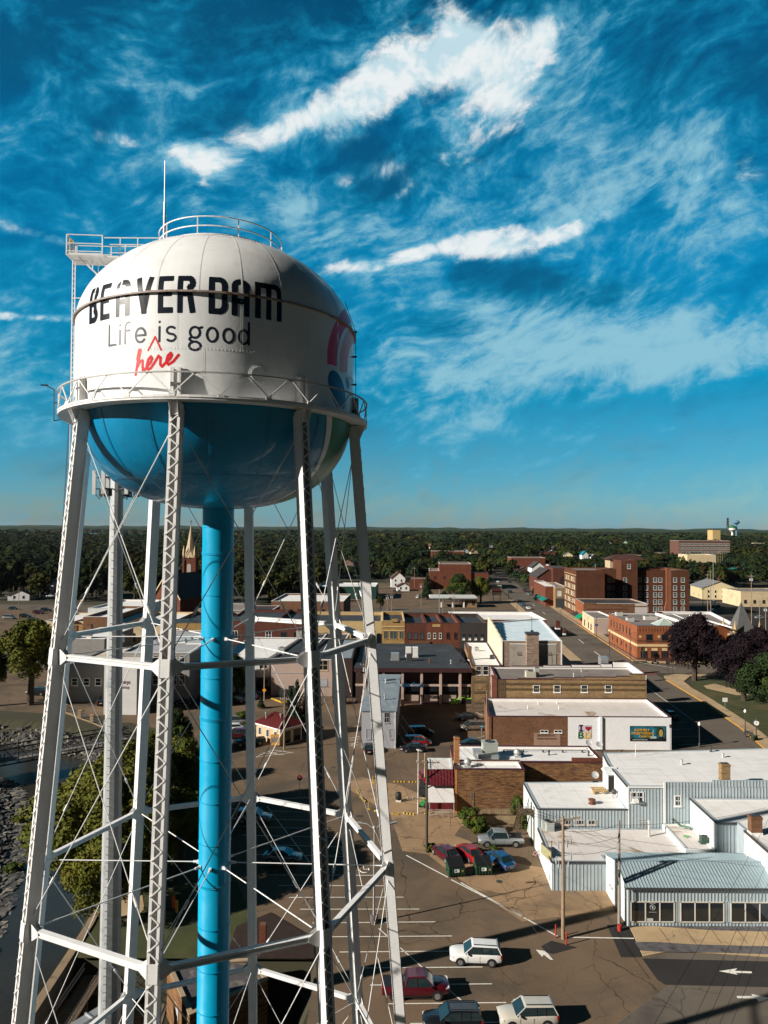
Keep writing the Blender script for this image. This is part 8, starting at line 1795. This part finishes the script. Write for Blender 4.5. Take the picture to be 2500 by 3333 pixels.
for k,(px,py,h,lb_,tr_) in enumerate(((1371,1982,13,'far pole with two white transformers beside the spruce',3),(1275,2010,11,'pole with transformers on the back street, left one',2),(1261,2014,11,'pole with transformers on the back street, right one',2),(1349,1922,15,'tall pole between the white garage and the brick building',0),(1430,2024,14,'slim white mast behind the storefront row, left',0),(1442,2026,11,'slim pole behind the storefront row, right',0),(1478,2010,10,'dark pole at the end of the back street',0),(1102,2010,11,'pole with transformers behind the right lattice leg',2),(2304,2008,20,'tallest bare pole on the right of the hotel',0),(2314,2052,24,'tall pole before the depot yard',0),(2322,1960,26,'tall steel transmission pole beside the depot',0),(2447,2085,24,'pole with crossarm and transformers behind the church spire',3),(2473,2060,13,'pole near the right edge behind the spire',0),(2493,2085,13,'pole with transformers at the very right edge',3),(2225,2040,10,'short pole right of the corner building',0),(2288,1985,11,'pole in front of the yellow extension',0),(368,1990,11,'pole with transformers behind the white flat building',2),(60,2030,15,'slim lamp pole in the far left lot',0),(43,1965,9,'short pole near the white garage at left',0))):
    x,y=Qz(px,py); upole(x,y,h,lb_,((h-.8,2.2,0,0),) if h>9 and px not in(1430,1442,60,43,2322) else (),.16,trans=tr_,mat_=GALV if px in(1430,2322) else None)
for k in range(6): x,y=520+0,0; xx=XA(2330+k*7,600+k*40); upole(xx,600+k*40,22,'pole in the receding line beyond the depot','','' if False else .2,group='utility poles receding beyond the depot') if False else upole(xx,600+k*40,22,'pole in the receding line beyond the depot',(),.22,group='utility poles receding beyond the depot')
def wire(p,q,sag,label,r=.018,grp=None,name='power_line'):
    p,q=Vector(p),Vector(q); pts=[p.lerp(q,f)-Vector((0,0,4*sag*f*(1-f))) for f in np.linspace(0,1,15)]
    o=p.copy(); return MB().path([a-o for a in pts],r,n=4).build(name,[M('wire_black',(.02,.02,.022),.6)],label=label,cat='power line',group=grp,loc=o)
T1_=(x1+.4,y1,11.7); T3_=(x3,y3,11.1); T2_=(x2,y2,10.4)
G1='wires strung between the two poles by the showroom'; G2='wires from the dark pole across the lot'; G3='wires crossing the bottom right corner'; G4='wires over the alley toward the transformer pole'
for d in (0,-1.2,-2.2): wire((x1,y1,10.5+d),(x2,y2,10.2+d),.4,'wire from the bollard pole to the bare showroom pole',grp=G1)
for dx in (-1.2,0,1.2): wire((x3+dx,y3,11.2),(x1+dx*.8,y1,11.4),.9,'wire from the dark pole to the bollard pole',grp=G2)
for dx in (-2.2,-.6): wire((x3+dx,y3,6.6),(x6,y6,8.2),.6,'wire from the dark pole over the alley',.02,G4)
for dx in (-1.2,0,1.2): wire((x3+dx,y3,11.2),(x6+dx*.8,y6,11.1),.9,'high wire from the dark pole to the transformer pole',grp=G4)
for dx in (-1,1): wire((x6+dx,y6,11.1),(x4,y4,9.2),.8,'wire from the transformer pole to the house pole',grp=G4); wire((x4+dx*.6,y4,9.2),(x5,y5,9.4),.5,'wire from the house pole to the alley pole',grp=G4)
wire((x3,y3,9.5),(14,60,5),.4,'guy wire from the dark pole toward the lot'); wire((x3,y3,7.),(x3+3.2,y3-4.5,0),.02,'taut guy wire at the foot of the dark pole',.014)
for k,dx in enumerate((0,3.2,4.4,5.6,6.6)): a=AT(2500+0*k,2600+k*40,66+k); b=AT(2130+dx*38,3333,40+k*1.5); wire((a.x+1+dx*.3,a.y,a.z),(b.x,b.y,b.z),.3,'thin wire slanting across the bottom right corner',.012,G3)
for dx in (0,1.): wire((x1,y1,9.5+dx),(60,63,9+dx),.8,'wire from the bollard pole past the showroom windows',.014,G1)
wire((x2,y2,10.1),(45,84,7.5),.5,'service wire from the bare pole to the right wing roof',.016)
# lamps
def streetlamp(x,y,h,label,arms=((1,0),),arm=2.6,col=None,head=.9,name='street_lamp',group=None,rz=0):
    t=empty(name,(x,y,0),rz,label,'street lamp',group); m_=col or DARKST; MB().tube((0,0,0),(0,0,h),.12,.07,n=8).build('post',[m_],t)
    for ax,ay in arms: MB().path([(0,0,h-.3),(ax*arm*.5,ay*arm*.5,h+.15),(ax*arm,ay*arm,h+.2)],.045).build('arm',[m_],t); q=MB(); q.obox((ax*(arm+head*.4),ay*(arm+head*.4),h+.16),(head/2*ax-.15*ay,head/2*ay+.15*ax,0),(.15*ax+.16*ay,.16*ax,0) if False else (-.16*ay,.16*ax,0),(0,0,.06)); q.build('lamp_head',[m_],t)
    return t
WP=M('white_lamp_post',(.55,.52,.47),.6)
x,y=Q(1361,2648); streetlamp(x,y,8.9,'slender pale lamp post with one short head left of the dark pole',((0,-1),),.5,WP,.5)
x,y=Q(1217,3003); t=streetlamp(x,y,9.7,'double-armed parking lot lamp post on a round concrete base',((-1,.2),(1,.2)),1.5,M('grey_lamp_post',(.30,.30,.30),.6),.9); MB().lathe([(.42,0),(.42,.75),(.38,.8),(.01,.8)],n=14).build('concrete_base',[M('base_concrete',(.12,.10,.09),.9)],t)
GLm='black curved-arm lamps along the main street'
for k,(px,py) in enumerate(((1984,2140),(2053,2148),(1942,2078),(1826,2050),(1867,2005),(1710,2010),(1683,1985),(1655,1960),(1605,1895))):
    x,y=Q(px,py); streetlamp(x,y,8.2,'black street lamp with a curved arm, %s'%('nearest, at the kerb facing the pale roofed building','before the orange corner building','beside the blue banner sign','at the right end of the pale roofed building','on the pavement by the green awning','by the queue of parked cars','behind the first left lamp','second left lamp up the street','farthest up the street')[k],((1,0),) if k not in (5,6,7,8) else ((1,.1),),2.2,group=GLm)
GLOB=M('lamp_globe',(.72,.72,.70),.25)
def globe(px,py,h,lb_):
    x,y=Q(px,py); t=empty('globe_lamp',(x,y,.1),0,lb_,'street lamp','black posts with white globes'); MB().lathe([(.22,0),(.2,.5),(.09,.7),(.07,h-.6),(.16,h-.5)],n=10).build('post',[DARKST],t); MB().lathe([(.12,0),(.26,.15),(.28,.4),(.16,.62),(.02,.75)],c=(0,0,h-.5),n=12).build('globe',[GLOB],t,True)
globe(2277,2432,4.3,'white globe lamp on a black post at the mural building corner'); globe(2426,2383,4.2,'white globe lamp on a black post by the park kerb'); globe(2425,2312,2.0,'white globe lamp peeping over the lawn by the park trees') if False else None
x,y=Q(2462,2408); t=empty('street_clock',(x,y,.13),R(-12),'black post clock with a round white face by the bench','clock'); MB().lathe([(.3,0),(.25,.5),(.1,.7),(.09,2.6)],n=10).build('post',[DARKST],t); MB().tube((0,-.18,3.1),(0,.18,3.1),.55,n=20).lathe([(.3,3.55),(.1,3.8),(.02,4.1)],n=8).build('case',[DARKST],t); MB().tube((0,-.2,3.1),(0,-.181,3.1),.45,n=20).build('face',[TRIMW],t); MB().bar((0,-.215,3.1),(.02,-.215,3.4),.05).bar((0,-.215,3.1),(-.2,-.215,3.0),.05).build('hands',[DARKST],t)
x,y=Q(2438,2400); t=empty('park_bench',(x,y,.13),R(-15),'black slatted bench beside the post clock','bench')
MB().box(-.8,.8,-.25,.2,.42,.47).build('seat',[DARKST],t); MB().box(-.8,.8,.2,.26,.5,.9).build('backrest',[DARKST],t); [MB().box(s-.04,s+.04,-.2,.2,0,.45).build('leg',[DARKST],t) for s in(-.7,.7)]
x,y=Q(2452,2412); MB().lathe([(.3,0),(.4,.6),(.42,.65),(.01,.65)],n=12).ico((0,0,.85),.38,1,.2).build('planter',[M('planter_dark',(.03,.04,.02),.8)],label='round dark planter with plants beside the bench',cat='planter',loc=(x,y,.13))
def sign(px,py,h,lb_,mt_,w_=.7,hh=.7,shape='box',col=GALV,txt=None):
    x,y=Q(px,py); t=empty('road_sign',(x,y,.1),0,lb_,'sign'); MB().tube((0,0,0),(0,0,h),.035,n=6).build('post',[col],t)
    if shape=='oct': q=MB(); q.tube((0,-.05,h),(0,-.03,h),w_/2,n=8)
    elif shape=='dia': q=MB(); q.add([(0,-.05,h-hh/2),(w_/2,-.05,h),(0,-.05,h+hh/2),(-w_/2,-.05,h)],[(0,1,2,3)])
    else: q=MB(); q.box(-w_/2,w_/2,-.05,-.03,h-hh/2,h+hh/2)
    q.build('plate',[mt_],t)
    if txt: word(txt,hh*.42,TRIMW,t,(-w_*.40,-.06,h-hh*.15),(1,0,0),(0,0,1),.01,'lettering',.8)
    return t
sign(975,2598,2.9,'red octagonal stop sign in the parking lot',M('stop_red',(.40,.015,.02),.5),.85,.85,'oct',txt='STOP')
sign(2360,2318,2.6,'white lane sign on the park lawn',TRIMW,1.1,.9); sign(1942,2075,4.5,'blue banner sign on the right pavement',M('blue_banner',(.03,.07,.22),.6),1.1,.8,col=DARKST); sign(860,2282,2.4,'yellow diamond warning sign on the alley pole',M('warning_yellow',(.75,.32,.02),.5),1.,1.,'dia'); sign(1770,2410+20,1.9,'small pale blue sign in front of the brown brick wall',M('blue_sign',(.1,.35,.5),.5),.7,.35); sign(2004,2428,1.9,'small pale blue sign in front of the white wall',M('blue_sign',(.1,.35,.5),.5),.7,.35); sign(2182,2445,4.4,'thin dark sign post at the right corner of the mural building',DARKST,.35,.6,col=DARKST); sign(1568,2402,2.1,'small pale sign before the brick side wall',M('blue_sign',(.1,.35,.5),.5),.5,.3); sign(265,1975,3,'orange-white round sign in the far left street',M('far_sign',(.6,.4,.3),.6),1.2,1.2,'oct'); sign(42,1948,4.5,'green sign on a post by the white garage',M('green_sign',(.1,.3,.05),.6),.8,1.4)
# traffic lights at the corner
for k,(px,py,lb_) in enumerate(((2093,2153,'traffic signal on a black post at the orange building corner'),(2174,2202,'traffic signal on a black post at the park corner, left one'),(2188,2196,'traffic signal on a black post at the park corner, right one'))):
    x,y=Q(px,py); t=empty('traffic_light',(x,y,.1),0,lb_,'traffic light'); MB().tube((0,0,0),(0,0,4.4),.10,n=8).build('post',[DARKST],t)
    for s in(-.35,.35): q=MB(); q.box(s-.17,s+.17,-.2,.1,3.2,4.3); q.build('signal_head',[TRIMB],t); q=MB(); [q.tube((s,-.22,3.4+j*.34),(s,-.2,3.4+j*.34),.1,n=8) for j in range(3)]; q.build('lens',[M('dim_lens',(.10,.05,.01),.3)],t)
# dumpsters and bins
DG_=M('dumpster_green',(.012,.055,.028),.6,.25,1.5); 
def dumpster(x,y,rz,lb_,w_=1.9,col=None):
    t=empty('dumpster',(x,y,.02),rz,lb_,'dumpster'); q=MB(); a=w_/2; q.add([(-a,-.75,.15),(a,-.75,.15),(a,.75,.15),(-a,.75,.15),(-a,-.85,1.15),(a,-.85,1.15),(a,.85,1.55),(-a,.85,1.55)],[(3,2,1,0),(4,5,6,7),(0,1,5,4),(1,2,6,5),(2,3,7,6),(3,0,4,7)])
    for x_ in np.linspace(-a+.1,a-.1,6): q.bar((x_,-.82,.2),(x_,-.88,1.1),.06,.05)
    q.box(-a-.12,a+.12,-.2,.1,.55,.75); q.build('bin_body',[col or DG_],t); q=MB()
    for s in(-1,1): q.add([(s*a*.02,-.9,1.2),(s*a,-.9,1.2),(s*a,.88,1.62),(s*a*.02,.88,1.62)],[(0,1,2,3) if s>0 else (3,2,1,0)])
    for x_ in np.linspace(-a+.1,a-.1,10): q.bar((x_,-.9,1.23),(x_,.88,1.65),.05,.04)
    q.build('lid',[TRIMB],t); q=MB(); q.box(-.28,.28,-.90,-.86,.6,.95,0); q.box(-.24,.0,-.91,-.9,.68,.88,1); q.build('label_plate',[TRIMW,M('label_blue',(.03,.2,.25),.6)],t); q=MB(); q.box(.55,.78,-.9,-.86,.6,.85); q.build('warning_sticker',[M('sticker_yellow',(.22,.19,.05),.6)],t)
    for s in(-a+.2,a-.2): MB().tube((s,-.6,.08),(s,-.5,.08),.09,n=8).build('castor',[TYRE],t)
x,y=Q(1484,2857); dumpster(x,y+.8,R(8),'dark green dumpster with a yellow sticker, left of the two behind the red cars'); x,y=Q(1574,2850); dumpster(x,y+.7,R(3),'dark green dumpster with a white label, right of the two near the blue car')
x,y=Q(1105,2293); dumpster(x,y+.6,0,'wide dark green dumpster against the timber clad wall',3.0)
for k,px in enumerate((1473,1486)): x,y=Q(px,2292); t=empty('wheelie_bin',(x,y,0),0,'lime green wheeled bin, %s of the two by the bank columns'%('left','right')[k],'bin'); MB().add([(-.3,-.3,.05),(.3,-.3,.05),(.3,.3,.05),(-.3,.3,.05),(-.38,-.4,1.05),(.38,-.4,1.05),(.38,.4,1.05),(-.38,.4,1.05)],[(3,2,1,0),(4,5,6,7),(0,1,5,4),(1,2,6,5),(2,3,7,6),(3,0,4,7)]).build('bin_body',[LIMEG],t); MB().box(-.42,.42,-.45,.42,1.06,1.14).build('lid',[LIMEG],t)
x,y=Q(1513,2291); t=empty('recycling_dumpster',(x,y,0),0,'black dumpster with lime green lid at the end of the bank','dumpster'); MB().box(-1.5,1.5,0,1.4,.1,1.1).build('bin_body',[TRIMB],t); MB().add([(-1.5,-.02,1.12),(1.5,-.02,1.12),(1.5,.75,1.3),(-1.5,.75,1.3)],[(0,1,2,3)]).build('lid',[LIMEG],t)
# bollards, wheel stops, barrel, smoker things
RD=M('red_bollard',(.40,.03,.02),.6,.2,3.)
for k,(px,py) in enumerate(((1809,3052),(1843,3076))): x,y=Q(px,py); MB().tube((0,0,0),(0.05 if k else 0,0,1.25),.07,n=8).build('bollard',[RD],label='thin red bollard %s the tall utility pole'%('left of','right in front of')[k],cat='bollard',loc=(x,y,0))
x,y=Q(2013,3020); MB().tube((0,0,0),(0,0,.55),.22,n=8).build('bollard',[RD],label='short red guard at the foot of the bare pole',cat='bollard',loc=(x-.05,y-.5,0))
YB_=M('stop_yellow',(.60,.38,.03),.8,.2,2.)
for k,(xa,ya,xb,yb) in enumerate(((1281,2546,1318,2546),(1329,2547,1366,2547),(1163,2571,1167,2582),(1173,2595,1190,2611),(1219,2641,1253,2649),(1276,2650,1297,2652),(1312,2648,1348,2653),(1382,2650,1402,2648))):
    a,b=Q(xa,ya),Q(xb,yb); a=Vector((*a,.09)); b=Vector((*b,.09)); q=MB(); n=7
    for i in range(n): q.bar(a.lerp(b,i/n),a.lerp(b,(i+1)/n),.22,.17,mi=i%2)
    q.build('wheel_stop',[YB_,TRIMB],label='yellow and black striped wheel stop on the tan paving, %s'%('upper row left','upper row right','left, steep one','left, slanted one','lower row first','lower row second','lower row third','lower row at the lamp post')[k],cat='wheel stop',group='striped wheel stops around the tan paving')
for k,(px,py) in enumerate(((1214,2548),(1199,2634))): x,y=Q(px,py); MB().tube((0,0,0),(0,0,1.1),.05,n=6).box(-.25,.25,-.25,.25,0,.04).build('marker_post',[YB_],label='thin yellow marker post on the tan paving, %s one'%('upper','lower')[k],cat='post',loc=(x,y,0))
x,y=Q(1297,2608); t=empty('barrel_smoker',(x,y,0),0,'black barrel on pale blocks alone on the tan paving','barrel'); MB().lathe([(.01,.28),(.42,.3),(.48,.75),(.42,1.2),(.2,1.35),(.01,1.4)],n=14).build('barrel',[TRIMB],t,True); MB().box(-.35,.35,-.35,.35,0,.28).build('block',[TRIMW],t)
x,y=Q(1380,2625); t=empty('garden_tractor',(x,y,0),R(60),'green riding mower by the red and white shed','mower'); MB().box(-.7,.7,-.3,.3,.35,.75).box(-.2,.2,-.25,.25,.75,1.1).build('body',[M('tractor_green',(.01,.2,.03),.4)],t); [MB().tube((a,b,.26),(a,b+.16,.26),.26,n=10).build('wheel',[TYRE],t) for a in(-.5,.55) for b in(-.5,.34)]; MB().box(-.5,-.1,-.2,.2,1.1,1.3).build('seat',[YB_],t)
x,y=Q(1385,2592); t=empty('smoker_trailer',(x,y,0),0,'stack of dark metal equipment beside the red and white shed','equipment'); MB().box(-1.1,1.,-.5,.7,.3,1.3).box(-.9,-.3,-.3,.5,1.3,2.4).tube((-.5,0,1.5),(.7,0,1.5),.35,n=10).build('tank_and_frame',[TRIMB],t); [MB().tube((s,-.6,.3),(s,-.4,.3),.3,n=10).build('wheel',[TYRE],t) for s in(-.7,.6)]
x,y=Q(1387,2575); MB().tube((0,0,2.4),(0,0,4.8),.10,n=8).tube((0,0,0),(0,0,2.4),.14,n=8).build('vent_stack',[M('tan_stack',(.45,.30,.16),.7)],label='tan vent stack left of the red and white shed',cat='pipe',loc=(x,y+3,0))
# ramp, fence, side stairs by the grey store
t=empty('concrete_ramp',(XA(1538,97.6),97.4,0),0,'concrete ramp with dark railing in front of the brick shop','ramp'); W_=19.0-XA(1538,97.6)
MB().add([(0,0,0),(W_,-.2,0),(W_,2.6,0),(0,2.6,0),(0,0,.9),(W_,-.2,1.0),(W_,2.6,1.0),(0,2.6,.9)],[(3,2,1,0),(4,5,6,7),(0,1,5,4),(1,2,6,5),(2,3,7,6),(3,0,4,7)]).build('ramp_slab',[M('ramp_concrete',(.26,.19,.11),.9,.25,.7)],t)
q=MB()
for h in(1.1,1.35,1.6,1.85): q.bar((0,.05,h),(W_,-.1,h+.1),.035)
for k in range(28): x=W_*k/27; q.bar((x,.05-.15*k/27,1.0 if k%4==0 else 1.1+.25*(k%3)),(x,.05-.15*k/27,1.95 if k%4==0 else 1.35+.25*(k%3)),.04 if k%4==0 else .025)
q.bar((0,.05,1.85),(-3.0,-1.0,1.0),.04); q.bar((-3.,-1,0),(-3.,-1,1.),.05); q.bar((0,.05,.5),(0,.05,1.9),.05); q.build('railing',[M('rusty_rail',(.07,.035,.02),.8)],t)
t=empty('outside_stairs',(18.4,90.2,0),0,'rickety timber stair landing on posts at the corner of the grey store','stairs'); q=MB(); q.box(-.9,.75,0,1.8,4.0,4.15); [q.box(a-.05,a+.05,b-.05,b+.05,0,5.0) for a in(-.85,.7) for b in(.05,1.75)]; [q.bar((-.9,.05,z),(.75,.05,z),.05) for z in(4.6,5.0)]; [q.bar((-.9,1.8-.05,z),(-.9,.05,z),.05) for z in(4.6,5.0)]
for k in range(12): q.box(-.9,-.2,1.9+k*.3,2.1+k*.3,3.9-k*.32,3.95-k*.32)
q.bar((-.9,1.8,4.),(-.9,5.5,0),.12); q.build('stair_frame',[M('old_wood',(.09,.06,.03),.9,.3)],t)
x,y=Q(1745,2795); t=empty('bicycle',(x,y,.02),R(-55),'pale pink bicycle leaning at the grey store side wall','bicycle')
for s in(-.52,.52):
    q=MB(); pts=[(s+.33*math.cos(a),0,.34+.33*math.sin(a)) for a in np.linspace(0,2*math.pi,17)]; q.path(pts,.025,n=4); q.build('wheel',[TYRE],t)
MB().path([(-.52,0,.34),(-.1,0,.3),(.3,0,.85),(-.2,0,.8),(-.52,0,.34)],.03,n=5).path([(.3,0,.85),(.52,0,.34)],.03,n=5).build('frame',[M('pink_frame',(.55,.30,.32),.5)],t); MB().bar((.3,-.3,.98),(.3,.3,.98),.04).build('handlebar',[DARKST],t); MB().box(-.32,-.08,-.08,.08,.86,.92).build('saddle',[DARKST],t)
# transformers with yellow guards, utility boxes
for k,(px,py,lb_) in enumerate(((900,2262,'tall pale transformer cabinet, left in the yellow-kerbed yard'),(918,2268,'pale transformer cabinet in the middle of the yellow-kerbed yard'),(930,2260,'pale transformer cabinet, right in the yellow-kerbed yard'))):
    x,y=Q(px,py); t=empty('transformer_cabinet',(x,y,0),0,lb_,'transformer'); MB().box(-.7,.7,0,1.1,.1,1.9-.2*k).build('cabinet',[M('cab_pale',(.42,.48,.48),.6,.1)],t); [MB().lathe([(.1,0),(.12,.3),(.05,.5)],c=(s,.5,1.9-.2*k),n=8).build('bushing',[INS],t) for s in(-.4,.0,.4)]
a,b,c=Q(885,2275),Q(925,2290),Q(945,2284); MB().bar((*a,.1),(*b,.1),.35,.2).bar((*b,.1),(*c,.1),.35,.2).build('yellow_kerb',[YB_],label='yellow painted kerb around the transformer yard',cat='kerb')
t=sign(945,2262,2.3,'yellow notice board behind the transformer cabinets',M('notice_yellow',(.65,.42,.03),.6),1.6,.5)
for k,(px,py) in enumerate(((1054,2262),(1062,2262))): x,y=Q(px,py); MB().box(-.3,.3,-.2,.1,.6,1.5).build('meter_box',[TRIMW],label='white meter box on the stucco wall, %s one'%('left','right')[k],cat='box',loc=(x,y+.3,.6))
x,y=Q(1310,2298); t=empty('standpipe',(x,y,0),0,'tan pillar box at the back corner of the shaded lot','box'); MB().box(-.4,.4,-.3,.3,0,1.5).build('box_body',[CREAM],t); MB().box(-.9,.9,-.2,.2,-.0,.12).build('plinth',[CREAM],t)
for k in range(2):
    x,y=Q(1085+0*k,2632+7*k); MB().tube((0,0,.02),(0,0,.03),.35,n=14).build('manhole_lid',[DARKST],label='dark manhole lid on the asphalt, %s'%('first','second')[k],cat='manhole',loc=(Q((1084,1625)[k],(2498,2870)[k])[0],Q((1084,1625)[k],(2498,2870)[k])[1],0.015))
x,y=Q(1170,2657); MB().box(-.5,.5,-.35,.35,.012,.03).build('drain_grate',[DARKST],label='black rectangular drain grate on the tan paving edge',cat='drain',loc=(x,y,0))
index_kids()
print('OBJS',len(bpy.data.objects))
# ---- the air between the tower and the horizon
hz=bpy.data.materials.new('haze'); hz.use_nodes=True; hn=hz.node_tree; hn.nodes.clear()
ho=hn.nodes.new('ShaderNodeOutputMaterial'); hv=hn.nodes.new('ShaderNodeVolumePrincipled'); hn.links.new(hv.outputs[0],ho.inputs['Volume'])
hv.inputs['Color'].default_value=(.75,.88,1,1); hv.inputs['Density'].default_value=.000012; hv.inputs['Anisotropy'].default_value=.2
MB().box(-12500,12500,-300,14500,-7,100).build('haze',[hz],kind='stuff',label='faint bluish air fading the far tree line',cat='haze')
